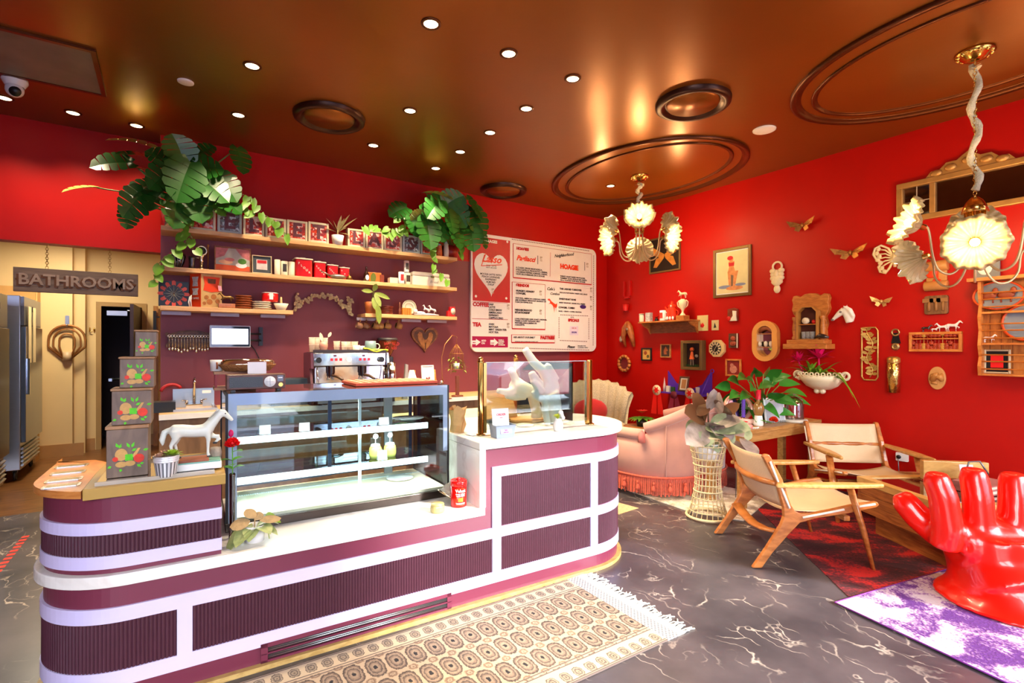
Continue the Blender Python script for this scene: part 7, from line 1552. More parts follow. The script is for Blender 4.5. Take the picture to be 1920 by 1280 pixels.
t,w,h=rthing('match_holder','tall polished brass wall cylinder','wall ornament',(1668,1692,668,735)); b=MB(); b.lathe([(0,-.5*h),(.5*w,-.5*h),(.5*w,.30*h),(.46*w,.31*h),(.46*w,.32*h)],28,c=(0,-.5*w-.001,0)); b.build('cylinder',mat('hammered_brass',(214,180,104),rough=.22,metal=1,bump=.3,bs=40,var=.15),t)
b=MB(); b.lathe([(.50*w,.325*h),(.52*w,.36*h),(.5*w,.46*h),(.3*w,.5*h),(0,.5*h)],28,c=(0,-.5*w-.001,0)); b.build('cap',mat('tan_brass_cap',(196,150,80),rough=.3,metal=.7),t)
# abacus
t,w,h=rthing('abacus','wooden abacus with red brown beads on the right wall','abacus',(1707,1806,622,659))
b=MB(); f=.022; b.bb(-w/2,w/2,-.04,0,-h/2,-h/2+f); b.bb(-w/2,w/2,-.04,0,h/2-f,h/2); b.bb(-w/2,-w/2+f,-.04,0,-h/2+f,h/2-f); b.bb(w/2-f,w/2,-.04,0,-h/2+f,h/2-f); b.bb(-w/2+f,w/2-f,-.035,-.005,h*.12,h*.18); b.build('frame',ORW,t,bevel=.003)
for i in range(13):
    x=-w*.43+i*w*.86/12; b=MB(); b.tube([(x,-.02,-h/2+f),(x,-.02,h/2-f)],.003,5)
    for z in (.36,.29) if i%4 else (.36,): b.ell((x,-.02,z*h),(.02,.016,.011),10,6)
    for k in range(5): b.ell((x,-.02,-.42*h+k*.072*h+(.10*h if i%5==0 and k>2 else 0)),(.021,.017,.012),10,6)
    b.build('bead_rod',mat('red_brown_bead',(160,56,30),rough=.35,var=.2) if i not in (3,8) else mat('tan_bead',(196,140,60),rough=.35),t)
L=t.location; Xa=W-.028
for px,sz,m,lab,rz_ in ((1786,.066,WHITE,'largest white toy horse on the abacus',0),(1767,.054,WHITE,'middle white toy horse on the abacus',PI),(1752,.030,WHITE,'tiny white toy foal on the abacus',0),(1737,.046,mat('dark_pewter',(0,0,0)),'dark toy animal at the left of the abacus top',0)):
    t2=thing('toy_horse',lab,'figurine',(Xa,onX(px,620,Xa).y,L.z+h/2+.0008),RW+PI if rz_ else RW,'toy horses on the abacus'); horse(sz,m,t2,voxel=.0032)
t,w,h=rthing('hanging_plaque','oval tan wooden plaque carved with a horse head','plaque',(1742,1775,687,730)); b=MB(); b.plate(circ(28,w/2,ry=h/2),-.025,0); b.build('board',mat('tan_oval_wood',(206,148,84),rough=.45,var=.1,vs=10),t,bevel=.006)
b=MB(); b.tube([(-.28*w,-.028,-.12*h),(-.05*w,-.032,.1*h),(.12*w,-.034,.12*h)],[.02,.03,.03]); b.tube([(.1*w,-.034,.12*h),(.26*w,-.032,-.0*h),(.33*w,-.03,-.12*h)],[.034,.024,.014]); b.tube([(-.3*w,-.03,-.2*h),(.05*w,-.03,-.22*h)],.012); b.tube([(.0,-.034,.2*h),(-.2*w,-.034,.12*h),(-.36*w,-.03,-.06*h)],[.01,.018,.008]); b.build('carved_horse',mat('tan_relief',(190,128,66),rough=.5),t)
# long mirror
q=[onX(*p,W) for p in ((1684,348),(1918,296),(1918,385),(1688,418))]
ztop=(q[0].z+q[1].z)/2; zbot=(q[2].z+q[3].z)/2; y0=q[0].y; y1=.25
t=thing('long_mirror','long horizontal gilt mirror with corner panes and carved crest','mirror',(W-.002,(y0+y1)/2,(ztop+zbot)/2),RW); w=y0-y1; h=ztop-zbot; f=.05
b=MB(); b.bb(-w/2,w/2,-.045,0,-h/2,-h/2+f); b.bb(-w/2,w/2,-.045,0,h/2-f,h/2); b.bb(-w/2,-w/2+f,-.045,0,-h/2+f,h/2-f); b.bb(w/2-f,w/2,-.045,0,-h/2+f,h/2-f)
xm=-(onX(1751,380,W).y-(y0+y1)/2)
for s_ in (-1,1): b.bb(s_*abs(xm)-.022,s_*abs(xm)+.022,-.042,0,-h/2+f,h/2-f)
GLT=mat('gilt_mirror_frame',(190,140,76),rough=.35,metal=.45,var=.15,vs=14); b.build('frame',GLT,t,bevel=.006)
b=MB(); b.bb(-w/2+f,w/2-f,-.012,-.002,-h/2+f,h/2-f); b.build('mirror_face',mat('aged_mirror',(150,140,132),rough=.05,metal=1,var=.1),t)
b=MB(); xs_=(-w/2+f-abs(xm)-.022)/2
for s_ in (-1,1): b.bb(s_*abs(xs_)-.004 if s_>0 else xs_-.004,abs(xs_)+.004 if s_>0 else xs_+.004,-.014,-.0125,-h/2+f,h/2-f); a_=sorted((s_*(w/2-f),s_*(abs(xm)+.022))); b.bb(a_[0],a_[1],-.014,-.0125,-.004,.004)
b.build('pane_line',mat('pane_line',(190,170,150),rough=.4),t)
cx_=-(onX(1818,318,W).y-(y0+y1)/2); b=MB(); pts=[(-.30,0),(-.26,.05),(-.2,.05),(-.15,.10),(-.08,.10),(0,.16),(.08,.10),(.15,.10),(.2,.05),(.26,.05),(.3,0)]; b.plate([(cx_+x,h/2+.0005+z) for x,z in pts],-.035,0); 
for x,z in ((-.12,.05),(.12,.05),(0,.08),(-.22,.025),(.22,.025)): b.ell((cx_+x,-.038,h/2+z),(.045,.018,.03),10,6)
b.build('crest',GLT,t)
# plate rack
p0=onX(1838,700,W-.06); ztp=onX(1838,529,W-.06).z; zbt=onX(1838,703,W-.06).z; yR=p0.y; rwid=1.0
t=thing('plate_rack','orange pine plate rack of three shelves cut by the right edge','plate rack',(W-.002,yR-rwid/2,zbt),RW); h=ztp-zbt; w=rwid
b=MB(); b.bb(-w/2+.02,w/2-.02,-.014,0,0,h); b.build('back_board',wood('grooved_pine',(176,100,36),(206,130,56),(16,6,4)),t)
for i in range(12): 
    pass
b=MB(); 
for i in range(14): b.bb(-w/2+.05+i*.07,-w/2+.054+i*.07,-.0152,-.0142,.02,h-.02)
b.build('groove_line',mat('groove_brown',(120,60,20),rough=.6),t)
for s_ in (-1,1): b=MB(); b.prism([(0,0),(-.12,.0),(-.135,.1*h),(-.10,.2*h),(-.135,.32*h),(-.105,.48*h),(-.135,.62*h),(-.10,.75*h),(-.13,.88*h),(-.13,h),(0,h)],-.011,.011,0,M=Matrix(((0,0,1,s_*(w/2-.011)),(1,0,0,0),(0,1,0,0),(0,0,0,1)))); b.build('side_board',ORW,t)
b=MB(); b.bb(-w/2-.06,w/2+.06,-.17,0,h+.0006,h+.028); b.build('top_board',ORW,t)
sz_=[.0,.325*h,.655*h]
for z in sz_: b=MB(); b.bb(-w/2+.023,w/2-.023,-.118,-.0145,z,z+.016); b.build('shelf',ORW,t)
for z in sz_:
    for k in (.07,.15,.22): b=MB(); b.tube([(-w/2+.023,-.115,z+k*h),(w/2-.023,-.115,z+k*h)],.007,6); b.build('plate_rail',ORW,t)
L=t.location
def xr(px,py,X=W-.06): return onX(px,py,X)
for px,py,dw,dh,lab,z0 in ((1872,557,.33,.24,'oval orange rimmed plate of two brown horses on the top rack shelf',2),(1925,612,.30,.30,'round orange rimmed plate of a winter scene cut by the right edge',1)):
    q=xr(px,py); t2=thing('collector_plate',lab,'plate',(W-.055,q.y,L.z+sz_[z0]+.029+dh/2),RW,'plates in the pine rack'); Mp=rotM((0,0,0),rx=PI/2-.1)@Matrix.Scale(dh/dw,4,(0,1,0))
    b=MB(); b.lathe([(0,0),(dw*.36,.002),(dw*.46,.012),(dw*.44,.016),(dw*.35,.006),(0,.005)],36,M=Mp); b.build('painted_centre',mat('snow_scene_%d'%z0,(206,204,206),rough=.3,var=.3,vs=16,col2=(120,130,140)),t2)
    b=MB(); b.torus((0,0,.012),dw*.475,.010,40,6,M=Mp); b.build('orange_rim',mat('orange_rim',(226,82,30),rough=.3),t2)
    if z0==2:
        b=MB(); 
        for x in (-.06,.05): b.ell((x,-.02,.0),(.055,.008,.03),10,6); b.ell((x+.045,-.022,.035),(.02,.008,.03),8,6); b.tube([(x-.03,-.018,-.02),(x-.03,-.02,-.06)],.006,5); b.tube([(x+.03,-.018,-.02),(x+.03,-.02,-.06)],.006,5)
        b.build('painted_horse',mat('chestnut_paint',(150,66,30),rough=.4,var=.2),t2)
q=xr(1855,648); t2=thing('rack_horse','little white toy horse on the middle shelf of the pine rack','figurine',(W-.075,q.y,L.z+sz_[1]+.0168),RW); horse(.05,WHITE,t2,voxel=.003)
loc,w2,h2=rw(1845,1895,661,697,W-.05); t,iw,ih,ya=framed('red_mount_picture','black and red matted picture on the lowest rack shelf','picture',w2,sz_[1]*.78,(W-.03,q.y-.0-(0),L.z+.017+sz_[1]*.39),RW,mat('champagne_frame',(0,0,0)),.014,.02,mat_w=.0,artm=BLACK,tilt=-.03); t.location.y=onX(1869,680,W-.05).y
shapes(t,'red_mount',[([(-iw*.3,-ih*.3),(iw*.28,-ih*.3),(iw*.28,ih*.3),(-iw*.3,ih*.3)],0)],[mat('vivid_red_card',(226,10,14),rough=.6)],ya,rotM(rx=-.03))
q=onX(1852,512,W-.06); t=thing('delft_tile_picture','small grey framed pale picture standing on top of the plate rack','picture',(W-.05,q.y,L.z+h+.029),RW); b=MB(); b.box((0,0,.085),(.15,.02,.17)); b.build('frame',mat('grey_blue_frame',(120,124,130),rough=.4),t); b=MB(); b.ell((-.02,-.011,.09),(.05,.004,.06)); b.build('white_relief',PAPER,t)
# wall planter with bromeliads
q=onX(1531,712,W-.13); zt=onX(1531,698,W-.13).z; zb=onX(1531,735,W-.13).z; ww=onX(1488,700,W-.13).y-onX(1574,700,W-.13).y; h=zt-zb
t=thing('hanging_planter','ivory footed wall planter with pierced rim holding bromeliads','planter',(W-.002,q.y,zb),RW)
b=MB(); b.lathe([(0,.10*h),(.18,.12*h),(.33,.3*h),(.44,.6*h),(.48,.86*h),(.47,.86*h),(.42,.6*h),(0,.5*h)],26,a0=PI,a1=2*PI,sx=ww,sy=.24/.48); 
b.bb(-.48*ww,.48*ww,-.012,0,.55*h,.86*h); b.build('bowl',mat('ivory_planter',(236,222,186),rough=.4,var=.06),t)
for s_ in (-1,1): b=MB(); b.torus((s_*.52*ww,-.04,.84*h),.035,.014,18,8,ax='y'); b.ell((s_*.48*ww,-.04,.66*h),.024); b.build('scroll_handle',MT['ivory_planter'],t)
b=MB(); b.ell((-.028,-.06,.05*h),(.03,.03,.03)); b.ell((.028,-.06,.05*h),(.03,.03,.03)); b.build('foot',MT['ivory_planter'],t)
b=MB()
for k in range(13):
    a=PI+PI*(k+.5)/13; b.torus((.475*ww*math.cos(a),.235*math.sin(a),.92*h),.017,.007,12,6,M=None,ax='y')
b.build('pierced_rim',MT['ivory_planter'],t)
BRG=mat('bromeliad_green',(110,150,40),rough=.4,var=.3,vs=12); b=MB(); rnd=random.Random(5)
for cx_ in (-.16,.06):
    for k in range(15):
        a=k*2.4+cx_*9; rr=1
        d=(math.cos(a),-abs(math.sin(a))*.3,rnd.uniform(.6,1.5)); b.leaf((cx_*ww,-.10,.8*h),d,(0,0,1),rnd.uniform(.24,.36),.036,rnd.uniform(.3,1.0),.4,9)
for x0,dx,dz in ((.18,.8,.9),(.14,1,.6),(.0,-.3,1.3)): b.leaf((x0*ww,-.11,.8*h),(dx,-.15,dz),(0,0,1),.42,.036,1.2,.4,10)
b.build('strap_leaf',BRG,t)
PKB=mat('pink_bract',(232,20,96),rough=.45,var=.25,vs=14)
for cx_,z,s_ in ((-.40,1.55,.8),(.05,1.72,1.1)):
    b=MB(); 
    for k in range(16): a=k*2.4; q_=(k+1)/16; b.leaf((cx_*ww,-.13,z*h),(math.cos(a)*(.2+q_),math.sin(a)*(.2+q_),1.2-q_*1.1),(-math.cos(a),-math.sin(a),1),.17*s_,.045*s_,.15,.3,5)
    b.tube([(cx_*ww*.7,-.1,.7*h),(cx_*ww,-.13,z*h)],.008); b.build('flower_spike',PKB,t)
# outlet with plug
t,w,h=rthing('power_outlet','white double outlet with a black plug behind the farther sling chair','outlet',(1680,1704,850,863)); b=MB(); b.plate(rrect(w,h*1.2,.01),-.008,0); b.build('cover',PAPER,t); b=MB(); b.cyl((-.2*w,-.0085,.0),.018,.03,14,M=None) if 0 else b.ell((-.22*w,-.02,0),(.02,.014,.018)); b.build('plug',BLACK,t); b=MB(); b.tube([(-.22*w,-.03,-.015),(-.2*w,-.03,-.1),(-.1*w,-.02,-.25),(0,-.01,-h/2-L.z*0-.3)],.004); b.build('cord',IRON,t)
# purple rack shelf with ribbons
VIO=mat('violet_paint',(84,40,160),rough=.45,var=.1); q0,q1=onX(1240,735,W-.15),onX(1322,738,W-.15); zz=onX(1280,737,W-.15).z; yc=(q0.y+q1.y)/2; w=q0.y-q1.y
t=thing('violet_shelf','violet wall shelf with swooping sides holding frames and ribbons','shelf',(W-.002,yc,zz),RW)
b=MB(); b.bb(-w/2,w/2,-.20,0,-.016,0); b.build('board',VIO,t)
b=MB(); b.plate([(-w/2,.0005),(w/2,.0005),(w/2,.28),(w*.42,.24),(w*.3,.12),(w*.1,.06),(-w*.1,.06),(-w*.3,.12),(-w*.42,.22),(-w/2,.28)],-.012,0); b.build('back_board',VIO,t)
b=MB(); b.tube([(w*.46,-.19,.0),(w*.47,-.12,.12),(w*.5,-.03,.28)],.008); b.torus((w*.53,-.03,.30),.022,.006,14,6,ax='y'); b.build('scroll_side',VIO,t)
fr_=framed('tilted_frame','small dark framed picture leaning on the violet shelf','picture',.15,.2,(W-.10,onX(1281,720,W-.12).y,zz+.118),RW,WAL,.02,.02,matm=OFFW,mat_w=.02,artm=mat('tan_art',(176,120,70),rough=.6),tilt=-.22)
for px,m,s_,lab in ((1253,'cream_ceramic',(.05,.03,.08),'small cream card at the left of the violet shelf'),(1262,'dark_moss',(.05,.03,.07),'little dark green block beside the cream card')): b=MB(); b.box((0,0,s_[2]/2),s_); one('small_block',b,MT[m],lab,'block',None,(W-.12,onX(px,730,W-.12).y,zz+.0006),RW)
b=MB(); b.lathe([(0,0),(.022,0),(.03,.09),(.026,.09),(0,.01)],14); one('bead_glass',b,glassmat('cup_glass'),'clear small glass at the right of the violet shelf','glass',None,(W-.12,onX(1308,725,W-.12).y,zz+.0006),RW)
b=MB(); b.lathe([(0,0),(.018,0),(.02,.06),(.006,.16),(0,.2)],12); one('silver_cone',b,mat('pale_cone',(220,190,170),rough=.3),'pale cone ornament at the left end of the violet shelf','ornament',None,(W-.10,q0.y-.012,zz+.0006),RW)
def ribbon(px,pyc,pyb,r,lab,m1,m2,star):
    Xr=W-.215; q=onX(px,pyc,Xr); zb=onX(px,pyb,Xr).z-q.z
    t=thing('hanging_ribbon',lab,'ribbon',(Xr,q.y,q.z),RW,'award ribbons on the violet shelf')
    for s_ in (-1,1): b=MB(); b.add([(s_*.005,.0,-r*.6),(s_*.06,0,-r*.5),(s_*.11,.004,zb),(s_*.012,.004,zb)],[(0,1,2,3)]); b.build('tail',m1,t,solid=.003)
    b=MB(); b.lathe([(0,0),(r,0),(r,.01),(0,.012)],22,M=rotM((0,-.003,0),rx=PI/2)); b.build('rosette',m2,t)
    if star: b=MB(); b.plate([((r*.8 if k%2==0 else r*.35)*math.cos(PI*k/6),(r*.8 if k%2==0 else r*.35)*math.sin(PI*k/6)) for k in range(12)],-.018,-.0155); b.build('star',m1,t)
REDR=mat('red_satin_ribbon',(222,20,16),rough=.4,var=.1); CRR=mat('cream_rosette',(228,200,160),rough=.5)
ribbon(1232,731,776,.07,'left red award ribbon with starred cream rosette',REDR,CRR,1); ribbon(1264,740,770,.05,'middle maroon award ribbon without star',mat('maroon_ribbon',(140,30,60),rough=.4,var=.15),mat('maroon_rosette',(110,24,44),rough=.5),0); ribbon(1294,737,772,.07,'right red award ribbon with starred cream rosette',REDR,CRR,1)

# ================= furniture
TEAK=wood('chair_teak',(156,88,36),(196,120,58),(5,5,14),rough=.35,coat=.2); TEAKL=wood('chair_light_wood',(186,132,66),(214,164,94),(14,4,14),rough=.35,coat=.2)
LEATH=mat('natural_saddle_leather',(214,184,146),rough=.5,var=.07,vs=5,bump=.15,bs=120); CORD=mat('white_slot_leather',(240,232,216),rough=.5)
def sling_chair(loc,fx,lab):
    rz=math.atan2(fx[1],fx[0]); t=thing('sling_chair',lab,'chair',loc,rz,'leather sling chairs')
    prof=[(-.032,0),(.03,0),(.10,.10),(.212,.226),(.283,.300),(.40,.332),(.586,.359),(.795,.403),(.815,.420),(.800,.440),(.66,.424),(.5,.388),(.36,.360),(.29,.362),(.25,.380),(.225,.42),(.168,.59),(.092,.735),(.078,.755),(.052,.757),(.035,.741),(.128,.565),(.175,.40),(.178,.34),(.160,.29),(.06,.13)]
    for s in (-1,1):
        M=Matrix(((1,0,0,0),(0,0,1,s*.315),(0,1,0,0),(0,0,0,1)))
        b=MB(); b.prism(prof,-.017,.017,0,M); fr=b.build('side_frame',TEAK,t,bevel=.007,segs=3)
        b=MB()
        for p,q in (((.083,.71),(.135,.575)),((.155,.545),(.212,.40)),((.30,.338),(.575,.390)),((.665,.408),(.782,.426))):
            P=Vector((p[0],s*.3335,p[1])); Q=Vector((q[0],s*.3335,q[1])); b.tube([P,P.lerp(Q,.5),Q],.0075,8)
        b.build('leather_slot',CORD,fr)
        b=MB(); y=s*.352; b.tube([(.757,y,.0),(.69,y,.26),(.605,y,.534)],[.017,.026,.031],10,sq=.62); b.build('front_leg',TEAK,t)
        b=MB(); out_=[(.115,-.012),(.2,-.034),(.35,-.046),(.5,-.050),(.65,-.042),(.76,-.026),(.825,-.010),(.825,.010),(.76,.022),(.6,.036),(.4,.036),(.2,.020),(.115,.010)]
        b.prism([(x,yy*s+s*.352) for x,yy in out_],.540,.568); b.build('armrest',TEAKL,t,bevel=.010,segs=3)
    b=MB(); b.tube([(.138,-.30,.555),(.10,-.2,.55),(.075,0,.545),(.10,.2,.55),(.138,.30,.555)],[.018,.02,.022,.02,.018],10); b.build('back_rail',TEAK,t)
    b=MB(); b.tube([(.14,-.30,.235),(.135,-.15,.20),(.13,0,.188),(.135,.15,.20),(.14,.30,.235)],.042,10,sq=.32); b.build('rear_stretcher',TEAK,t)
    b=MB(); b.bb(.60,.64,-.298,.298,.30,.335); b.build('front_stretcher',TEAK,t,bevel=.006)
    def sheet(fn,nu,nv,name):
        b=MB(); vs=[fn(i/nu,j/nv*2-1) for i in range(nu+1) for j in range(nv+1)]
        b.add(vs,[(i*(nv+1)+j,i*(nv+1)+j+1,(i+1)*(nv+1)+j+1,(i+1)*(nv+1)+j) for i in range(nu) for j in range(nv)],0,True); b.build(name,LEATH,t,solid=.005)
    sheet(lambda u,v:(.24+.55*u, v*.297, .375+.055*u-.030*math.sin(PI*u)-.045*(1-v*v)*(1-.3*u)+.0*u),10,10,'leather_seat')
    sheet(lambda u,v:(.205-.128*u-.055*(1-v*v)*(.7+.3*math.sin(PI*u)), v*.297, .395+.345*u-.01*(1-v*v)),10,10,'leather_back')
    return t
sling_chair((3.445,2.2,.005),(.832,-.555),'leather sling chair nearest the camera seen from behind, on the red rug')
sling_chair((5.43,2.39,.005),(-.655,-.756),'leather sling chair farther back facing the camera, against the red wall')
# coffee table
TBL=wood('coffee_table_planks',(140,74,30),(182,108,50),(3,3,26),rough=.4); TBL2=wood('coffee_table_rim',(196,146,76),(220,174,104),(4,4,10),rough=.35)
A=Vector((4.585,1.875)); Bv=Vector((4.18,1.185)); e1=(Bv-A); L1=e1.length; e1/=L1; e2=Vector((-e1.y,e1.x))
if e2.x<0: e2=-e2
L2=1.0; rzT=math.atan2(e2.y,e2.x); cT=A+e1*L1/2+e2*L2/2
t=thing('coffee_table','low square wooden plank coffee table with dark glass top behind the red hand chair','coffee table',(cT.x,cT.y,.005),rzT)
hx,hy=L2/2,L1/2
def ringbox(b,hx,hy,th,z0,z1,mi=0):
    b.bb(-hx,hx,-hy,-hy+th,z0,z1,mi); b.bb(-hx,hx,hy-th,hy,z0,z1,mi); b.bb(-hx,-hx+th,-hy+th,hy-th,z0,z1,mi); b.bb(hx-th,hx,-hy+th,hy-th,z0,z1,mi)
b=MB(); ringbox(b,hx,hy,.07,.39,.442); b.build('rim',TBL2,t,bevel=.004)
b=MB()
for k in range(3): ringbox(b,hx-.004,hy-.004,.03,.175+k*.0715,.175+k*.0715+.070)
b.build('plank_side',TBL,t,bevel=.003)
b=MB(); b.bb(-hx+.11,hx-.11,-hy+.06,hy-.06,.0,.1745); b.build('base',TBL,t,bevel=.003)
b=MB(); b.bb(-hx+.0701,hx-.0701,-hy+.0701,hy-.0701,.425,.435); b.build('glass_top',mat('dark_table_glass',(60,20,18),rough=.04,coat=1,var=.02),t)
def onT(px,py,z=.452): return onZ(px,py,z)
def hit(px,py,Z=.452): q=onZ(px,py,Z); return q
bp=Vector((cT.x,cT.y))+e2*.12+e1*.02
for k,(hgt,dx) in enumerate(((.035,0),(.032,.01))):
    t2=thing('closed_book','dusty pink closed book, %s of two on the coffee table'%('lower' if k==0 else 'upper'),'book',(bp.x-.04,bp.y-.02,.4445+k*.0362),rzT+.3+dx*6,'pink books on the coffee table')
    b=MB(); b.bb(-.16,.16,-.11,.11,0,.006); b.bb(-.16,.16,-.11,.11,hgt-.006,hgt); b.bb(-.16,-.154,-.11,.11,.006,hgt-.006); b.build('cover',mat('dusty_rose_cover',(170,110,104),rough=.5,var=.12),t2); b=MB(); b.bb(-.153,.155,-.104,.104,.0065,hgt-.0065); b.build('pages',OFFW,t2)
t2=thing('film_camera','black and brown vintage camera on the pink books','camera',(bp.x-.08,bp.y+.0,.4445+.0695),rzT-.6); b=MB(); b.bb(-.06,.06,-.025,.025,0,.07); b.bb(-.025,.025,-.02,.02,.07,.09); b.build('body',BLACK,t2,bevel=.004); b=MB(); b.cyl((0,0,0),.025,.04,18,M=rotM((0,-.0255,.035),rx=PI/2)); b.build('lens',mat('brown_lens',(130,76,36),rough=.3),t2)
b=MB(); b.tube([(-.06,.0,.06),(-.04,.02,.13),(.02,.02,.14),(.06,.0,.06)],.006); b.build('strap',IRON,t2)
t2=thing('letter_rack','upright wooden block stand behind the pink card on the coffee table','stand',(cT.x+.20,cT.y+.08,.4505),rzT-.25); b=MB(); b.bb(-.22,.22,.02,.07,0,.145); b.build('block',TBL2,t2,bevel=.004); b=MB(); b.bb(-.2,.2,.0,.0195,0,.02); b.build('front_lip',TBL,t2)
b=MB(); b.box((0,0,.075),(.09,.004,.15),rx=-.25); one('pink_card',b,mat('pale_pink_card',(240,206,214),rough=.6,var=.06),'pale pink card leaning on the wooden block stand','card',None,(cT.x+.13,cT.y+.005,.4505),rzT-.25)
# red hand chair (frame: l right, d away)
RPLA=mat('red_hand_plastic',(226,20,6),rough=.28,var=.03,vs=3,coat=.5)
t=thing('hand_chair','big glossy red hand shaped chair on the purple rug at lower right','chair',(0,0,0)); hc=dlx(3.02,2.86,0); t.location=(hc.x,hc.y,.0095)
def hl(l,d,z): p=dlx(d,l,z); return (p.x-hc.x,p.y-hc.y,z)
b=MB()
for l0,l1,zt,r in ((2.52,2.48,.735,.074),(2.705,2.695,.76,.075),(2.90,2.925,.735,.075),(3.09,3.15,.68,.067)):
    b.tube([hl(l0,2.99,.30),hl(l0,2.97,.42),hl(l0*.5+l1*.5,2.98,.60),hl(l1,3.0,zt-.05),hl(l1,3.0,zt)],[r*1.05,r*1.05,r*.98,r*.93,r*.72],16)
b.tube([hl(2.58,3.08,.33),hl(2.50,3.16,.42),hl(2.45,3.20,.50),hl(2.43,3.22,.55)],[.085,.08,.075,.05],14)
b.ell(hl(2.82,3.08,.36),(.28,.20,.13),20,12); b.tube([hl(2.60,3.02,.33),hl(2.82,3.0,.31),hl(3.08,3.02,.33)],[.13,.16,.13],16)
b.tube([hl(2.83,3.03,.34),hl(2.83,3.0,.22),hl(2.85,2.96,.12)],[.25,.235,.28],24)
for k in range(13):
    q=k/12; b.lathe([(0,0),(.35-.11*q**.6,0),(.35-.11*q**.6,.02),(0,.02)],36,c=(hl(2.86,2.95,0)[0],hl(2.86,2.95,0)[1],.0+.16*q))
b.build('hand',RPLA,t,remesh=.014,smooth=10)
# console table with its things
X0,X1,Y0,Y1=4.30,5.70,2.66,3.11; CNW=wood('console_pine',(160,112,56),(194,146,84),(3,14,20),rough=.4); t=thing('console_table','long pine console table holding mirrors, candles and plants','table',((X0+X1)/2,(Y0+Y1)/2,.004)); w,d=(X1-X0)/2,(Y1-Y0)/2
b=MB(); b.bb(-w,w,-d,d,.68,.715); b.build('top',CNW,t,bevel=.003); b=MB(); b.bb(-w+.01,w-.01,-d+.008,-d+.03,.605,.6795); b.bb(-w+.01,w-.01,d-.03,d-.008,.605,.6795); b.bb(-w+.008,-w+.03,-d+.03,d-.03,.605,.6795); b.bb(w-.03,w-.008,-d+.03,d-.03,.605,.6795); b.build('apron',CNW,t)
for sx_ in (-1,1):
    for sy_ in (-1,1): b=MB(); b.bb(sx_*w-sx_*.031,sx_*w-sx_*.095,sy_*d-sy_*.031,sy_*d-sy_*.095,0,.679); b.build('leg',CNW,t,bevel=.003)
zt=.7195
def ct_(px,py): return onZ(px,py,zt)
q=ct_(1387,795); q.y=max(q.y,2.80); PKM=mat('rose_gold_frame',(226,166,146),rough=.3,metal=.3,var=.1)
t=thing('oval_hand_mirror','oval mirror in a rose gold frame propped up by a porcelain hand','mirror',(q.x,q.y,zt),-.35); M=rotM((0,.02,.165),rx=-.18,ry=.12)
b=MB(); b.torus((0,0,0),.145,.022,36,8,M=M,ax='y',sy=.78); b.build('frame',PKM,t); b=MB(); b.lathe([(0,0),(.135,0)],30,M=M@rotM(rx=PI/2)@Matrix.Scale(.78,4,(0,1,0))); b.build('mirror_face',mat('bright_mirror',(225,230,232),rough=.05,metal=1,var=.01),t)
b=MB(); b.tube([(-.08,-.03,.035),(0,-.05,.03),(.10,-.07,.03)],[.03,.034,.028],10); 
for k in range(4): b.tube([(-.05+.035*k,-.06,.05),(-.05+.035*k,-.09,.04),(-.05+.035*k,-.085,.012)],.011,7)
b.tube([(0,.02,.0),(0,.02,.06)],.03); b.build('porcelain_hand',mat('blush_porcelain',(236,196,180),rough=.3,var=.06),t,remesh=.007,smooth=2)
q=ct_(1407,806); t=thing('red_posy','small red flowers in rolled paper tubes at the console table front','flower',(q.x,max(q.y,2.72),zt)); b=MB()
for k in range(14): a=k*2.4; b.leaf((.0,.03,.05),(math.cos(a),math.sin(a),.6),(0,0,1),.05,.04,.1,kind=2)
b.build('red_bloom',ROSE,t); b=MB(); b.tube([(-.02,-.02,.03),(-.02,.05,.03)],.022); b.tube([(.02,-.04,.026),(.02,.03,.03)],.022); b.build('paper_tube',mat('pink_paper',(236,150,140),rough=.5),t)
q=ct_(1421,800); t=thing('twisted_candle','purple twisted candle in a small brass holder','candle',(q.x+.02,q.y+.16,zt)); h=dep(1421,752,q.length).z-zt; b=MB(); b.lathe([(0,0),(.05,0),(.05,.012),(.014,.016),(.016,.06),(.012,.07),(0,.07)],18); b.build('holder',BRASS,t)
b=MB(); b.lathe([(.016+.004*(k%2),.071+k*.013) for k in range(15)]+[(0,.071+15*.013)],14); b.build('candle',mat('violet_wax',(96,60,170),rough=.4),t)
q=ct_(1437,800); t=thing('red_capped_bottle','amber and white bottle with a tall red cap on the console table','bottle',(q.x,q.y+.08,zt)); b=MB(); b.lathe([(0,0),(.042,0),(.046,.02),(.034,.10)],20); b.build('white_base',WHITE,t); b=MB(); b.lathe([(.034,.101),(.05,.15),(.052,.185),(.03,.225),(.016,.235),(.016,.255)],20); b.build('amber_body',mat('smoky_amber',(150,112,64),rough=.15,coat=.5,var=.2),t); b=MB(); b.lathe([(.023,.2555),(.023,.345),(0,.347)],18); b.build('red_cap',mat('cap_red',(206,20,50),rough=.4),t)
q=ct_(1424,812); t=thing('pearl_strand','white pearl strand and box lying along the console table front','beads',(q.x+.06,max(2.70,q.y-.02),zt)); b=MB()
for k in range(18): b.ell((-.10+.017*k,.012*math.sin(k*.7),.008),.008,8,6)
b.build('bead_string',WHITE,t); b=MB(); b.bb(-.11,.03,.03,.09,0,.03); b.build('white_box',PAPER,t)
q=ct_(1456,800); t=thing('orange_rose','orange red artificial rose on the console table','flower',(q.x+.0,q.y+.05,zt)); b=MB()
for k in range(20): a=k*2.4; s_=k/20; b.leaf((0,-.02,.055),(math.cos(a)*(.2+s_),math.sin(a)*(.2+s_)-.5,1-.7*s_),(-math.cos(a),-math.sin(a),1),.045,.05,.0,-.4,4,kind=2)
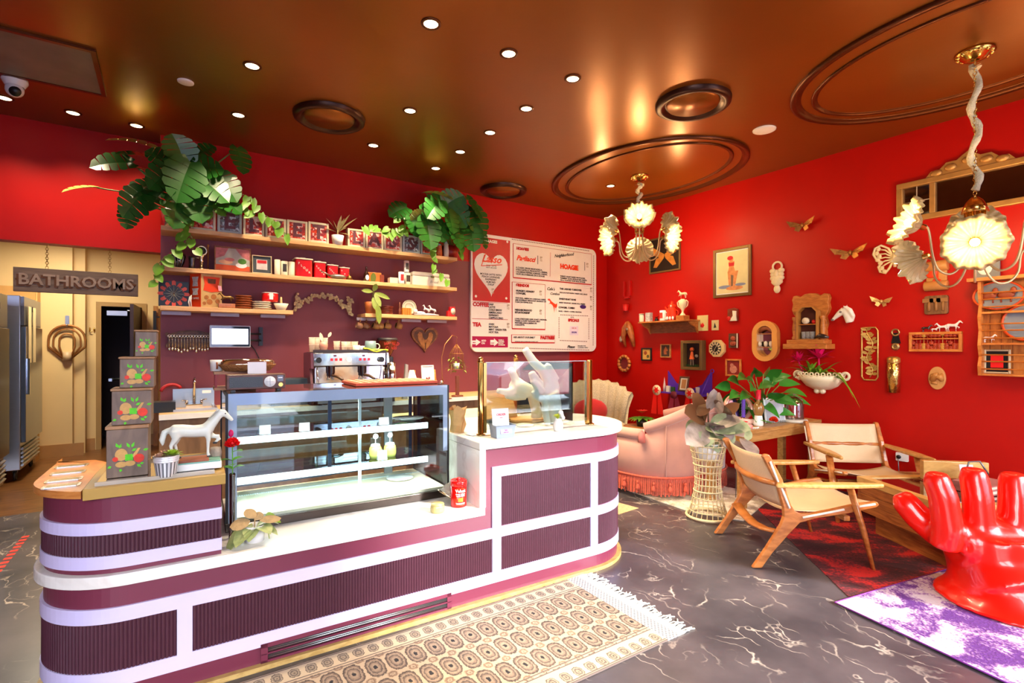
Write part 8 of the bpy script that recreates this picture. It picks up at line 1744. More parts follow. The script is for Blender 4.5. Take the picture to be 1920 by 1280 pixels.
b.build('bloom',mat('orange_red_petal',(236,64,30),rough=.5,var=.15),t); b=MB(); b.tube([(0,0,.03),(-.05,.03,.05),(-.10,.05,.06)],.004,6); b.leaf((-.05,.03,.05),(-1,.2,.4),(0,0,1),.06,.03); b.build('stem',GRN,t)
q=ct_(1478,795); t=thing('photo_frame','crystal framed blue grey photograph standing on the console table','picture',(q.x,q.y+.14,zt),-.30); b=MB(); b.box((0,0,.125),(.25,.012,.25),rx=-.12); fr=b.build('frame',mat('crystal_frame',(226,232,232),rough=.08,var=.1,vs=30,coat=.5),t,bevel=.003); b=MB(); b.box((0,-.0075,.125),(.215,.003,.22),rx=-.12); b.build('photo',mat('blue_grey_photo',(150,172,190),rough=.2,var=.3,vs=9,col2=(226,234,238),coat=.6),t)
b=MB(); 
for k in range(9): b.ell((-.11+k*.0275,-.02,.012),.012,8,6)
b.build('crystal_foot',mat('crystal',(0,0,0)),t)
q=ct_(1514,793); t=thing('glass_cloche','clear glass bell jar on a pale base at the right of the console table','bell jar',(min(q.x,5.56),q.y+.13,zt)); b=MB(); b.lathe([(0,0),(.12,0),(.125,.01),(.12,.025),(.10,.03),(0,.03)],30); b.build('base',mat('pale_stone',(214,206,190),rough=.4),t)
b=MB(); b.lathe([(.09,.0305),(.09,.17),(.075,.225),(.04,.255),(.0,.262)],30); b.build('dome',glassmat('dome_glass',(236,236,238),.0,.22),t); b=MB(); b.ell((0,0,.278),.014); b.build('knob',mat('crystal',(0,0,0)),t)
t=thing('hanging_cable','thin grey cable hanging below the console table','cable',(4.62,2.95,.004)); b=MB(); b.tube([(0,0,0),(.01,0,.3),(0,0,.62)],.004,6); b.build('cord',IRON,t)
# sofa: tub with rolled rim
VEL=mat('pink_velvet',(208,152,136),rough=.75,var=.08,vs=7,sheen=.6); FRG=mat('coral_fringe',(196,88,68),rough=.8,var=.25,vs=60)
sc=Vector((4.46,3.80)); t=thing('velvet_sofa','curved pink velvet tub sofa with coral tassel fringe','sofa',(sc.x,sc.y,.012))
def sofa_pt(a): 
    c,s=math.cos(a),math.sin(a); k=(abs(c)**2.7+abs(s)**2.7)**(-1/2.7); return (.655*c*k,.65*s*k)
aa=[math.radians(x) for x in range(138,396,6)]
def top(a): g=math.degrees(a); return .61 if g<211 else .67+.18*min(1,(g-211)/40) if g<330 else .86-.2*(g-330)/60
b=MB(); vs=[];fs=[]
for a in aa:
    x,y=sofa_pt(a); q_=.80; z=top(a)-.03
    vs+=[(x*.99,y*.99,.16),(x*1.0,y,.45),(x*.985,y*.985,z),(x*.87,y*.87,z),(x*.85,y*.85,.30),(x*.9,y*.9,.16)]
n=len(aa)
for i in range(n-1):
    for j in range(6): k=(j+1)%6; fs.append((i*6+j,i*6+k,(i+1)*6+k,(i+1)*6+j))
fs+= [tuple(range(6)),tuple(range((n-1)*6,n*6))[::-1]]
b.add(vs,fs,0,True); b.build('back_shell',VEL,t)
for g0,g1 in ((138,210),(212,392)):
    b=MB(); b.tube([(sofa_pt(math.radians(g))[0]*.96,sofa_pt(math.radians(g))[1]*.96,top(math.radians(g))) for g in range(g0,g1+1,4)],.052,12); b.build('rolled_rim',VEL,t)
b=MB(); b.tube([(sofa_pt(math.radians(228))[0]*1.004,sofa_pt(math.radians(228))[1]*1.004,z) for z in (.2,.45,.72)],.006,6); b.build('seam',VEL,t)
b=MB(); b.lathe([(0,.10),(.56,.10),(.57,.36),(.53,.42),(0,.44)],36,c=(.04,.04,0)); b.build('seat_cushion',VEL,t,bevel=.01)
b=MB(); vs=[];fs=[]; rnd=random.Random(2); N=190
for i in range(N):
    a=math.radians(128+280*i/N); x,y=sofa_pt(a); a2=a+math.radians(1.15); x2,y2=sofa_pt(a2); k=1.012+.012*(i%2); dz=rnd.uniform(-.01,.012)
    o=len(vs); vs+=[(x*1.008,y*1.008,.21),(x2*1.008,y2*1.008,.21),(x2*k,y2*k,.035+dz),(x*k,y*k,.035+dz)]; fs.append((o,o+1,o+2,o+3))
b.add(vs,fs); b.build('fringe',FRG,t)
b=MB(); b.tube([(sofa_pt(math.radians(g))[0]*1.01,sofa_pt(math.radians(g))[1]*1.01,.205) for g in range(128,408,4)],.012,8); b.build('braid',FRG,t)
b0=MB(); b0.ell((0,0,.0),(.014,.014,.016)); b0.lathe([(.010,-.012),(.022,-.045),(.024,-.07),(0,-.072)],12); tz=None
for g in (170,183,195,207,219,231,243,255,267):
    x,y=sofa_pt(math.radians(g)); o=b0.build('tassel',FRG,t) if tz is None else tz.copy()
    if tz is not None: COL.objects.link(o); o.parent=t
    else: tz=o
    o.location=(x*1.045,y*1.045,.15)
b=MB(); b.lathe([(.010,.0),(.028,-.02),(.036,-.11),(0,-.115)],14,c=(sofa_pt(math.radians(210))[0]*1.04,sofa_pt(math.radians(210))[1]*1.04,.65)); b.build('arm_tassel',mat('pink_tassel',(222,130,120),rough=.8),t)
# shell chair with red cushion, side table and red plant
TWD=mat('cream_patterned_upholstery',(196,178,146),rough=.75,var=.3,vs=90); t=thing('shell_chair','cream channel backed shell chair in the far corner','chair',(4.92,5.22,.008),-.62)
b=MB(); n=9; vs=[];fs=[]
for i in range(n*4+1):
    u_=i/(n*4)*2-1; a=u_*1.15; r=.40+.055*abs(math.sin(u_*n*PI/2)); hz=1.02-.18*abs(u_)**2.2-.02*abs(math.cos(u_*n*PI/2))
    for z,k in ((.32,.92),(.62,1.0),(hz-.05,1.14),(hz,1.10),(hz-.06,.98),(.32,.78)): vs.append((r*k*math.sin(a)*1.12,r*k*math.cos(a)*.75,z))
for i in range(n*4):
    for j in range(6): k=(j+1)%6; fs.append((i*6+j,i*6+k,(i+1)*6+k,(i+1)*6+j))
b.add(vs,fs,0,True); b.build('channel_back',TWD,t)
b=MB(); b.prism(rrect(.74,.62,.14),.22,.44); b.build('seat',TWD,t,bevel=.03)
for sx_ in (-1,1):
    for sy_ in (-1,1): b=MB(); b.tube([(sx_*.27,sy_*.2,.22),(sx_*.29,sy_*.24,0)],[.025,.015]); b.build('leg',WAL,t)
b=MB(); b.ell((0,0,.17),(.24,.09,.17),18,12); one('red_cushion',b,mat('red_velvet_cushion',(176,12,18),rough=.8,sheen=.5,var=.12),'plump red cushion leaning in the shell chair','cushion',None,(4.80,5.22,.445),-.62,remesh=.03)
q=onZ(1204,803,.55); t=thing('side_table','small round brown side table beside the pink sofa','table',(4.97,4.47,.008)); b=MB(); b.lathe([(0,.45),(.22,.45),(.22,.48),(0,.48)],30); b.build('top',TEAK,t); b=MB(); b.lathe([(.03,.02),(.03,.4495)],14); b.lathe([(0,0),(.16,0),(.15,.02),(0,.02)],24); b.build('pedestal',TEAK,t)
t=thing('red_bromeliad','small potted plant with red bracts on the round side table','plant',(4.95,4.44,.4885)); b=MB(); b.lathe([(0,0),(.06,0),(.075,.09),(.065,.09),(0,.075)],18); b.build('pot',mat('dark_green_pot',(40,44,34),rough=.4),t); b=MB()
for k in range(18): a=k*2.4; b.leaf((0,0,.08),(math.cos(a),math.sin(a),.55),(0,0,1),.22,.06,.5)
b.build('leaf',mat('bright_green_leaf',(90,150,50),rough=.4,var=.3,vs=20),t); b=MB()
for k in range(14): a=k*2.4; b.leaf((0,0,.16),(math.cos(a),math.sin(a),.8),(0,0,1),.10,.04,.2)
b.build('red_bract',mat('scarlet_bract',(220,44,36),rough=.5,var=.2),t)
# wicker stand with variegated rubber plant
ws_=(3.885,2.745); WIC=mat('bleached_wicker',(226,206,160),rough=.6,var=.12,vs=30); hW=.70
t=thing('wicker_stand','bleached hourglass wicker plant stand beside the sling chair','plant stand',(ws_[0],ws_[1],.012))
def rW(z): q=z/hW; return .165-.062*math.sin(PI*min(1,q*1.05))+.0*q
b=MB()
for i in range(22):
    a=2*PI*i/22
    for tw in (.55,): b.tube([(rW(z)*math.cos(a+tw*z),rW(z)*math.sin(a+tw*z),z) for z in [hW*k/8 for k in range(9)]],.0042,5)
b.build('upright_cane',WIC,t)
b=MB()
for k in range(12): z=.06+k*(hW-.08)/11; b.torus((0,0,z),rW(z)+.004,.004 if k not in (3,7) else .007,30,5)
b.torus((0,0,.012),.175,.012,30,6); b.torus((0,0,hW),.17,.010,30,6); b.build('hoop',WIC,t)
b=MB(); b.lathe([(0,.50),(.09,.50),(.115,.64),(.105,.64),(0,.61)],22); one('inner_pot',b,WHITE,'white pot sitting in the top of the wicker stand','pot',None,(ws_[0],ws_[1],.012))
# rugs
def quadrug(name,lab,pts,m,th=.008,z=.0005,grp=None,fringe=None):
    c=sum((Vector(p[:2]) for p in pts),Vector((0,0)))/len(pts); t=thing(name,lab,'rug',(c.x,c.y,z)); ang=math.atan2(pts[1][1]-pts[0][1],pts[1][0]-pts[0][0]); t.rotation_euler=(0,0,ang); R=Matrix.Rotation(-ang,2)
    P=[R@(Vector(p[:2])-c) for p in pts]; b=MB(); b.prism([tuple(p) for p in P],0,th); b.build('pile',m,t); return t,P
def nodes(m):
    nt=m.node_tree
    class X: pass
    def mth(op,a,b=None,c=None):
        n=nt.nodes.new('ShaderNodeMath'); n.operation=op
        for i,v in enumerate((a,b,c)):
            if v is None: continue
            if isinstance(v,(int,float)): n.inputs[i].default_value=v
            else: nt.links.new(v,n.inputs[i])
        return n.outputs[0]
    def ramp(f,stops,const=False):
        r=nt.nodes.new('ShaderNodeValToRGB'); e=r.color_ramp.elements
        if const: r.color_ramp.interpolation='CONSTANT'
        e[0].position=stops[0][0]; e[0].color=lin(stops[0][1]); e[1].position=stops[-1][0]; e[1].color=lin(stops[-1][1])
        for p,c in stops[1:-1]: q=e.new(p); q.color=lin(c)
        nt.links.new(f,r.inputs['Fac']); return r.outputs['Color']
    def mix(f,a,b):
        n=nt.nodes.new('ShaderNodeMix'); n.data_type='RGBA'
        nt.links.new(f,n.inputs['Factor']) if not isinstance(f,float) else setattr(n.inputs['Factor'],'default_value',f)
        for k,v in (('A',a),('B',b)):
            if isinstance(v,tuple): n.inputs[k].default_value=lin(v)
            else: nt.links.new(v,n.inputs[k])
        return n.outputs['Result']
    return nt,mth,ramp,mix
def bokhara():
    m,nt0,b=nmat('bokhara_wool'); nt,mth,ramp,mix=nodes(m); N=nt.nodes; K=nt.links; b.inputs['Roughness'].default_value=.85
    tc=N.new('ShaderNodeTexCoord'); s=N.new('ShaderNodeSeparateXYZ'); K.new(tc.outputs['Object'],s.inputs[0]); x,y=s.outputs['X'],s.outputs['Y']
    nz=N.new('ShaderNodeTexNoise'); nz.inputs['Scale'].default_value=90; K.new(tc.outputs['Object'],nz.inputs['Vector']); no=nz.outputs['Fac']
    def cell(v,p,o=0.): return mth('SUBTRACT',mth('FRACT',mth('ADD',mth('DIVIDE',v,p),o)),.5)
    def gul(px,py,rx,ry,ox=0.,oy=0.):
        a=mth('DIVIDE',mth('MULTIPLY',cell(x,px,ox),px),rx); c=mth('DIVIDE',mth('MULTIPLY',cell(y,py,oy),py),ry)
        return mth('POWER',mth('ADD',mth('POWER',mth('ABSOLUTE',a),2.6),mth('POWER',mth('ABSOLUTE',c),2.6)),.385),a,c
    base=(190,166,138); dk=(56,48,46); md=(126,102,84)
    d,a,c=gul(.098,.178,.044,.078,0.,.5)
    dn=mth('ADD',d,mth('MULTIPLY',mth('SUBTRACT',no,.5),.34))
    g=ramp(dn,[(0,(40,38,40)),(.16,(40,38,40)),(.22,(170,146,122)),(.45,(140,118,100)),(.58,(84,72,66)),(.68,(170,146,122)),(.82,(120,100,86)),(.93,dk),(1.0,base)])
    d2,_,_=gul(.098,.178,.024,.024,.5,0.); g2=ramp(mth('ADD',d2,mth('MULTIPLY',mth('SUBTRACT',no,.5),.9)),[(0,md),(.35,base),(.55,md),(.8,(150,122,98)),(1.0,base)])
    field=mix(mth('LESS_THAN',d2,1.0),g,g2)
    ay=mth('ABSOLUTE',y)
    bd,_,_=gul(.072,.098,.026,.036,0.,.5-0.335/.098+3); bcol=ramp(mth('ADD',bd,mth('MULTIPLY',mth('SUBTRACT',no,.5),.5)),[(0,dk),(.25,(170,150,126)),(.5,(90,80,74)),(.75,(180,160,136)),(.9,dk),(1.0,(204,182,150))])
    inb=mth('GREATER_THAN',ay,.275); col=mix(inb,field,bcol)
    for p in (.265,.285,.385,.395):
        ln=mth('LESS_THAN',mth('ABSOLUTE',mth('SUBTRACT',ay,p)),.0035); col=mix(ln,col,(110,94,86))
    chk=mth('GREATER_THAN',mth('MULTIPLY',mth('SINE',mth('MULTIPLY',x,260)),mth('SINE',mth('MULTIPLY',y,260))),.15)
    xe=mth('GREATER_THAN',x,RUGX-.13); col=mix(mth('MULTIPLY',xe,1.0),col,mix(chk,(216,206,192),(110,108,112)))
    xe2=mth('GREATER_THAN',x,RUGX-.045); col=mix(xe2,col,(238,228,208))
    K.new(col,b.inputs['Base Color']); return m
R0=onZ(1090,1280,0)
pts=[(-.35,1.745),(2.215,1.70),(2.235,2.50),(-.35,2.535)]; RUGX=1.285
t,P=quadrug('runner_rug','beige bokhara runner rug with octagon medallions before the counter',pts,bokhara())
b=MB(); rnd=random.Random(6)
for i in range(70):
    y=-.40+.80*i/69; x=RUGX+(y*.012); b.tube([(x,y,.006),(x+.04,y+rnd.uniform(-.02,.02),.005),(x+rnd.uniform(.05,.085),y+rnd.uniform(-.03,.03),.004)],.0035,5)
b.build('fringe',mat('cream_fringe',(236,228,212),rough=.9,var=.1),t)
def shagmat(name,c1,c2,c3,sc,thr=(.42,.5,.58),str_=None,sc2=60):
    m,nt0,b=nmat(name); nt,mth,ramp,mix=nodes(m); N=nt.nodes; K=nt.links; b.inputs['Roughness'].default_value=.9
    tc=N.new('ShaderNodeTexCoord'); mp=N.new('ShaderNodeMapping'); K.new(tc.outputs['Object'],mp.inputs['Vector'])
    if str_: mp.inputs['Scale'].default_value=str_
    a=N.new('ShaderNodeTexNoise'); a.inputs['Scale'].default_value=sc; a.inputs['Detail'].default_value=6; a.inputs['Distortion'].default_value=.8; K.new(mp.outputs[0],a.inputs['Vector'])
    c=N.new('ShaderNodeTexNoise'); c.inputs['Scale'].default_value=sc2; c.inputs['Detail'].default_value=3; K.new(tc.outputs['Object'],c.inputs['Vector'])
    f=mth('ADD',a.outputs['Fac'],mth('MULTIPLY',mth('SUBTRACT',c.outputs['Fac'],.5),.35)); col=ramp(f,[(thr[0],c1),(thr[1],c2),(thr[2],c3)])
    bp=N.new('ShaderNodeBump'); bp.inputs['Strength'].default_value=.5; bp.inputs['Distance'].default_value=.01; K.new(c.outputs['Fac'],bp.inputs['Height']); K.new(bp.outputs['Normal'],b.inputs['Normal'])
    K.new(col,b.inputs['Base Color']); return m
rr=[(3.34,1.41),(4.60,2.78),(5.68,1.75),(4.45,.40)]
quadrug('red_rug','dark red patterned rug under the sling chairs and coffee table',[rr[0],rr[3],rr[2],rr[1]],shagmat('red_rug_pile',(60,12,20),(110,20,30),(206,30,24),2.2,(.40,.52,.62),(1,2.2,1)),.004,.0005)
pr_=[(3.18,1.415),(4.12,1.165),(3.90,.05),(2.75,.28)]
pv=[Vector(onZ(1565,1132,0)),Vector(onZ(1880,1280,0)),Vector(onZ(1770,1086,0))]
d1=(pv[1]-pv[0]).normalized(); d2=Vector((-d1.y,d1.x,0)); d2=d2 if d2.x>0 else -d2
pp_=[pv[0],pv[0]+d1*1.5,pv[0]+d1*1.5+d2*1.3,pv[0]+d2*1.3]
t,P=quadrug('purple_rug','purple and white faded rug under the red hand chair',pp_,shagmat('purple_rug_pile',(84,30,112),(140,98,150),(186,168,178),4.5,(.42,.48,.54),None,80),.004,.005)
b=MB(); c_=[tuple(p) for p in P]; b.tube([(p[0],p[1],.0045) for p in (c_[3],c_[0],c_[1])],.004,6); b.build('edge_binding',mat('purple_binding',(124,50,150),rough=.8),t)
t,P=quadrug('cream_rug','cream shaggy rug under the pink sofa',[tuple(onZ(*p,0)) for p in ((1160,914),(1300,962),(1395,977))]+[(4.9,2.75),(4.9,4.3),(4.0,4.3)],shagmat('cream_shag',(190,172,150),(224,208,190),(240,230,214),6),.008)
quadrug('corner_mat','small tan mat showing its corner beside the counter end',[tuple(onZ(1198,953,0)),tuple(onZ(1150,968,0)),tuple(onZ(1150,940,0))],mat('tan_mat',(206,170,130),rough=.8,var=.2,vs=40,bump=.4,bs=200),.004)
b=MB(); T0,T1=onZ(0,1065,0),onZ(46,1008,0); dd=(T1-T0); 
vs=[];fs=[]
for k in range(-6,9):
    a=T0+dd*(k/8.); q=T0+dd*((k+.6)/8.); n_=Vector((-dd.y,dd.x,0)).normalized()*.022; vs+=[a+n_,q+n_,q-n_,a-n_]; o=len(vs)-4; fs.append((o,o+1,o+2,o+3))
vs=[(v[0],v[1],.0012) for v in vs]; b.add(vs,fs); one('floor_tape',b,mat('red_floor_tape',(214,44,24),rough=.5),'dashed red tape line on the floor at far left','tape')

# ================= chandeliers
PETAL=mat('pearl_glass_petal',(150,120,72),rough=.25,var=.12,vs=9,trans=.0,emit=(255,200,110),es=PETE,col2=(250,220,160))
BULB=mat('lit_bulb',(255,250,235),rough=.3,emit=(255,232,180),es=BULBE,var=.01)
STEMG=mat('cream_gold_stem',(226,196,140),rough=.3,metal=.4); SLEEVE=mat('gathered_ivory_fabric',(226,212,176),rough=.8,var=.12,vs=30,bump=.6,bs=90)
def flower(b,M,R=.165,n=84):
    prof=[(.12,-.035),(.30,-.02),(.55,.02),(.82,.045),(1.0,.035)]; vs=[];fs=[]
    for r,z in prof:
        for i in range(n):
            a=2*PI*i/n; k=1+.03*r*math.cos(a*9)+.015*r*math.cos(a*18); zz=z*1.3+.016*r*math.cos(a*18)+.012*r*math.cos(a*9)
            vs.append((R*r*k*math.cos(a),R*r*k*math.sin(a),zz))
    for j in range(len(prof)-1):
        for i in range(n): fs.append((j*n+i,j*n+(i+1)%n,(j+1)*n+(i+1)%n,(j+1)*n+i))
    b.add(vs,fs,0,True,M)
def chandelier(x,y,zh,lab,rot,scale=1.0):
    t=thing('chandelier',lab,'chandelier',(x,y,HC),0,'flower chandeliers'); z0=zh-HC
    b=MB(); b.lathe([(0,0),(.105,0),(.11,-.012),(.085,-.025),(.06,-.05),(.02,-.06),(0,-.06)],28)
    for k in range(12): a=k*PI/6; b.ell((.09*math.cos(a),.09*math.sin(a),-.018),.016,8,6)
    b.build('canopy',BRASS,t)
    b=MB(); z=-.06; k=0
    while z>z0+.06: b.torus((0,0,z-.014),.010,.0028,10,5,ax='x' if k%2 else 'y',sy=1.4); z-=.024; k+=1
    b.build('chain',BRASS,t)
    b=MB(); n=26; P=[];rs=[]; rnd=random.Random(int(x*10+y*3))
    for i in range(n+1):
        q=i/n; P.append((.022*math.sin(q*17),.022*math.cos(q*17),-.075+(z0+.10+.075)*q)); rs.append(.012+.010*abs(math.sin(q*23))+rnd.uniform(0,.006))
    b.tube(P,rs,9); b.leaf((0,0,-.10),(1,.2,.2),(0,0,1),.10,.07,.2); b.leaf((0,0,-.10),(-1,-.2,-.2),(0,0,1),.10,.07,.2); b.build('fabric_sleeve',SLEEVE,t)
    b=MB(); b.lathe([(0,z0+.06),(.02,z0+.055),(.045,z0+.03),(.06,z0-.0),(.075,z0-.05),(.06,z0-.05),(0,z0-.02)],24)
    for k in range(8): a=k*PI/4; b.tube([(.05*math.cos(a),.05*math.sin(a),z0-.04),(.045*math.cos(a),.045*math.sin(a),z0-.20)],.009,6)
    b.lathe([(0,z0-.21),(.05,z0-.205),(.055,z0-.19),(0,z0-.185)],20); b.build('hub',BRASS,t)
    for k in range(6):
        a=rot+k*PI/3; up=k%2==0; c,s=math.cos(a),math.sin(a); r1=.34*scale; ze=z0-.12 if up else z0-.30
        if up: P=[(.04,z0-.19),(.06,z0-.36),(.13,z0-.46),(.21,z0-.44),(.25,z0-.34),(r1-.06,ze-.02),(r1,ze)]
        else: P=[(.04,z0-.19),(.05,z0-.40),(.11,z0-.52),(.19,z0-.53),(.25,z0-.46),(r1-.07,ze-.03),(r1,ze)]
        b=MB(); b.tube(smooth([(r*c,r*s,z) for r,z in P]),.0075,8); am=b.build('arm',STEMG,t)
        el=.38 if up else -.22; d=Vector((c*math.cos(el),s*math.cos(el),math.sin(el))); X=Vector((-s,c,0)); Y=d.cross(X); M=frameM((r1*c,r1*s,ze),X,Y,d)
        b=MB(); b.lathe([(.012,-.05),(.02,-.045),(.02,-.0),(.028,.005)],14,M=M); b.build('socket',BRASS,am)
        b=MB(); flower(b,M@Matrix.Translation((0,0,.035)),.17*scale); b.build('flower_shade',PETAL,am,solid=.004)
        b=MB(); b.ell((0,0,.055),(.026,.026,.036),14,10,M=M); b.build('bulb',BULB,am)
        l=bpy.data.lights.new('bulb_light','POINT'); l.energy=BULBW; l.color=(1,.66,.30); l.shadow_soft_size=.04
        lo=bpy.data.objects.new('bulb_light',l); COL.objects.link(lo); p=M@Vector((0,0,.20)); lo.location=(x+p.x,y+p.y,HC+p.z)
# hub heights from the photo
c1=(4.614,4.178); c2=(4.585,1.149)
d1_=c1[0]*sA+c1[1]*cA; d2_=c2[0]*sA+c2[1]*cA
chandelier(*c1,H+(HY-405)/F*d1_,'far brass chandelier with pearl flower shades near the room corner',math.radians(-138))
chandelier(*c2,H+(HY-385)/F*d2_,'near brass chandelier with large pearl flower shades at the right edge',math.radians(134))
# ================= plants
MON=mat('monstera_green',(30,80,24),rough=.32,var=.35,vs=7,coat=.15); MONY=mat('monstera_pale',(150,156,70),rough=.4,var=.2,vs=10); POT_=mat('pothos_lime',(92,136,36),rough=.4,var=.3,vs=16); PSTM=mat('plant_stem',(120,140,66),rough=.5)
def place(t,px,py,Y): q=onY(px,py,Y); return Vector((q.x-t.location.x,q.y-t.location.y,q.z-t.location.z))
def bigplant(name,lab,pot,base,leaves,viny,potm,pr,ph):
    q=onY(*base,5.72); t=thing(name,lab,'plant',(q.x,5.73,SZ[0]))
    b=MB(); b.lathe([(0,0),(pr*.75,0),(pr,ph),(pr*.94,ph),(pr*.8,ph*.8),(0,ph*.8)],24); b.build('pot',potm,t)
    b=MB(); b2=MB(); o=Vector((0,0,ph*.8)); rl=random.Random(17)
    for (px,py,Y,sz,ang,face,pale) in leaves:
        c=place(t,px,py,Y); dpt=Y*sA*0+ (c+Vector(t.location)).x*sA+(c+Vector(t.location)).y*cA; L=sz/F*dpt
        d=Vector((math.cos(ang),-.25,math.sin(ang))); L*=.86; nrm=Vector((rl.uniform(-.6,.6),-1,rl.uniform(.1,1.0))) if face else Vector((.1,-.25,1))
        s=c-d.normalized()*L*.45; b.monstera(s,d,nrm,L,1 if pale==1 else 0)
        m=o.lerp(s,.55)+Vector((0,0,.10*(s-o).length)); b2.tube([o,m,s],.006,6)
    b.build('split_leaf',[MON,MONY],t); b2.build('stem',PSTM,t)
    b=MB(); b2=MB(); rnd=random.Random(len(leaves))
    for chain in viny:
        P=[place(t,*p) for p in chain]; b2.tube([o]+P if len(chain)>2 else P,.0035,5)
        for i in range(len(P)-1):
            n=max(1,int((P[i+1]-P[i]).length/.055))
            for k in range(n):
                p=P[i].lerp(P[i+1],(k+.5)/n); a=rnd.uniform(-2.6,-.5); b.leaf(p+Vector((rnd.uniform(-.02,.02),-.015,rnd.uniform(-.02,.02))),(math.cos(a),-.3,math.sin(a)),(0,-1,.4),rnd.uniform(.07,.11),rnd.uniform(.055,.085),.1,.2,5,kind=1)
    b.build('pothos_leaf',POT_,t); b2.build('vine',PSTM,t); return t
S1=5.58
bigplant('monstera_plant','huge monstera and pothos plant at the left end of the top shelf',0,(332,420),
 [(335,272,5.45,75,1.9,1,0),(300,292,5.5,60,2.6,1,0),(308,325,5.4,70,-2.4,1,0),(345,330,5.35,85,-1.9,1,2),(385,310,5.5,70,.3,1,0),(395,345,5.45,75,-.5,1,0),(425,345,5.5,60,-.9,1,0),(450,295,5.6,50,-1.35,1,0),(247,262,5.6,85,3.0,0,1),(262,288,5.55,70,.2,0,2),(212,302,5.55,75,3.3,1,2),(152,350,5.65,60,3.3,0,1),(265,350,5.5,60,-2.6,1,0),(252,375,5.45,65,-2.2,1,0),(240,405,5.45,40,-1.7,1,0),(330,385,5.4,70,-1.7,1,0),(420,372,5.5,70,-.4,1,0),(365,375,5.45,70,-1.2,1,0),(300,360,5.4,70,-2.2,1,0),(340,300,5.55,70,1.0,1,0),(280,320,5.55,55,2.6,0,0),(385,280,5.6,55,.8,1,0)],
 [[(350,385,5.6),(400,380,5.58),(440,385,5.57),(480,398,5.58),(500,405,5.56),(520,420,5.54),(530,435,5.54),(545,440,5.54)],[(340,390,5.55),(365,400,5.5),(410,392,5.52),(450,385,5.55),(470,375,5.56)],[(360,370,5.55),(430,355,5.6),(470,370,5.6),(490,395,5.57)],[(345,400,5.5),(344,430,5.52),(350,450,5.52),(340,470,5.52),(310,480,5.52),(297,495,5.52),(290,520,5.52),(286,535,5.52)],[(345,425,5.52),(360,445,5.52),(362,475,5.52)],[(320,395,5.5),(330,410,5.48),(345,415,5.48)]],
 mat('silver_bucket',(176,182,190),rough=.25,metal=.9),.13,.17)
bigplant('monstera_plant','monstera and pothos plant in a red pot at the right end of the top shelf',0,(845,480),
 [(748,392,5.6,50,3.5,1,0),(800,395,5.55,55,2.4,1,0),(822,362,5.5,60,.1,0,1),(815,385,5.45,55,-2.4,1,2),(850,372,5.5,60,.8,1,2),(858,395,5.5,55,-.9,1,0),(845,410,5.45,45,-1.4,1,0),(803,430,5.45,60,-1.5,1,0),(888,385,5.5,50,-.9,1,2),(893,410,5.5,60,-1.3,1,2),(885,440,5.45,50,-1.5,1,0),(905,445,5.5,35,-1.3,1,0),(855,440,5.45,45,-1.2,1,0),(785,402,5.5,40,1.0,1,1),(775,420,5.5,40,-1.2,1,0),(830,430,5.5,40,-1.9,1,0),(868,420,5.55,50,.3,1,0)],
 [[(830,430,5.6),(780,420,5.57),(750,425,5.56),(735,430,5.55),(730,440,5.55)],[(825,440,5.57),(790,425,5.55),(760,412,5.56),(740,405,5.56)],[(820,445,5.55),(770,430,5.56),(715,432,5.55),(690,425,5.55),(676,430,5.55)],[(812,450,5.54),(814,480,5.52),(812,500,5.52),(822,512,5.52),(835,522,5.52),(842,530,5.52)],[(870,450,5.55),(862,470,5.53),(864,480,5.53)]],
 mat('red_plant_pot',(150,30,20),rough=.4),.11,.15)
q=onY(634,460,5.62); t=thing('dracaena_pot','small white pot with a striped spiky plant between the two letter words','plant',(q.x,5.64,SZ[0])); h=onY(634,441,5.62).z-SZ[0]
b=MB(); b.lathe([(0,0),(.048,0),(.066,h),(.058,h),(0,h*.85)],22); b.build('pot',WHITE,t); b=MB(); b.tube([(0,0,h*.8),(0,0,h+.06)],.01,6)
for px,py in ((612,407),(625,412),(655,400),(668,406),(640,402),(608,425),(618,430),(650,425),(645,408),(660,440)):
    e=place(t,px,py,5.6); d=e-Vector((0,0,h+.03)); b.leaf((0,0,h+.03),d,(0,-.5,1),d.length*1.05,.035,.08,.3,7)
b.build('striped_leaf',mat('striped_leaf',(120,130,70),rough=.4,var=.35,vs=40,col2=(200,170,120)),t)
for px,w_,hh,lab,nm,m in ((824,.08,.16,'small amber figured jar between the last letter block and the red pot','amber_jar',mat('amber_figured_glass',(176,84,36),rough=.25,var=.4,vs=30)),(838,.06,.20,'white scalloped bottle beside the amber jar on the top shelf','white_bottle',mat('white_scallop',(226,214,196),rough=.4,var=.1))):
    q=onY(px,470,5.63); t=thing(nm,lab,'jar',(q.x,5.65,SZ[0])); b=MB(); b.lathe([(0,0),(w_*.5,0),(w_*.55,hh*.4),(w_*.45,hh*.7),(w_*.5,hh*.8)],18); b.build('body',m,t); b=MB(); b.lathe([(w_*.4,hh*.805),(w_*.3,hh*.9),(w_*.1,hh),(0,hh)],16); b.build('stopper',mat('clear_lid',(0,0,0)),t)
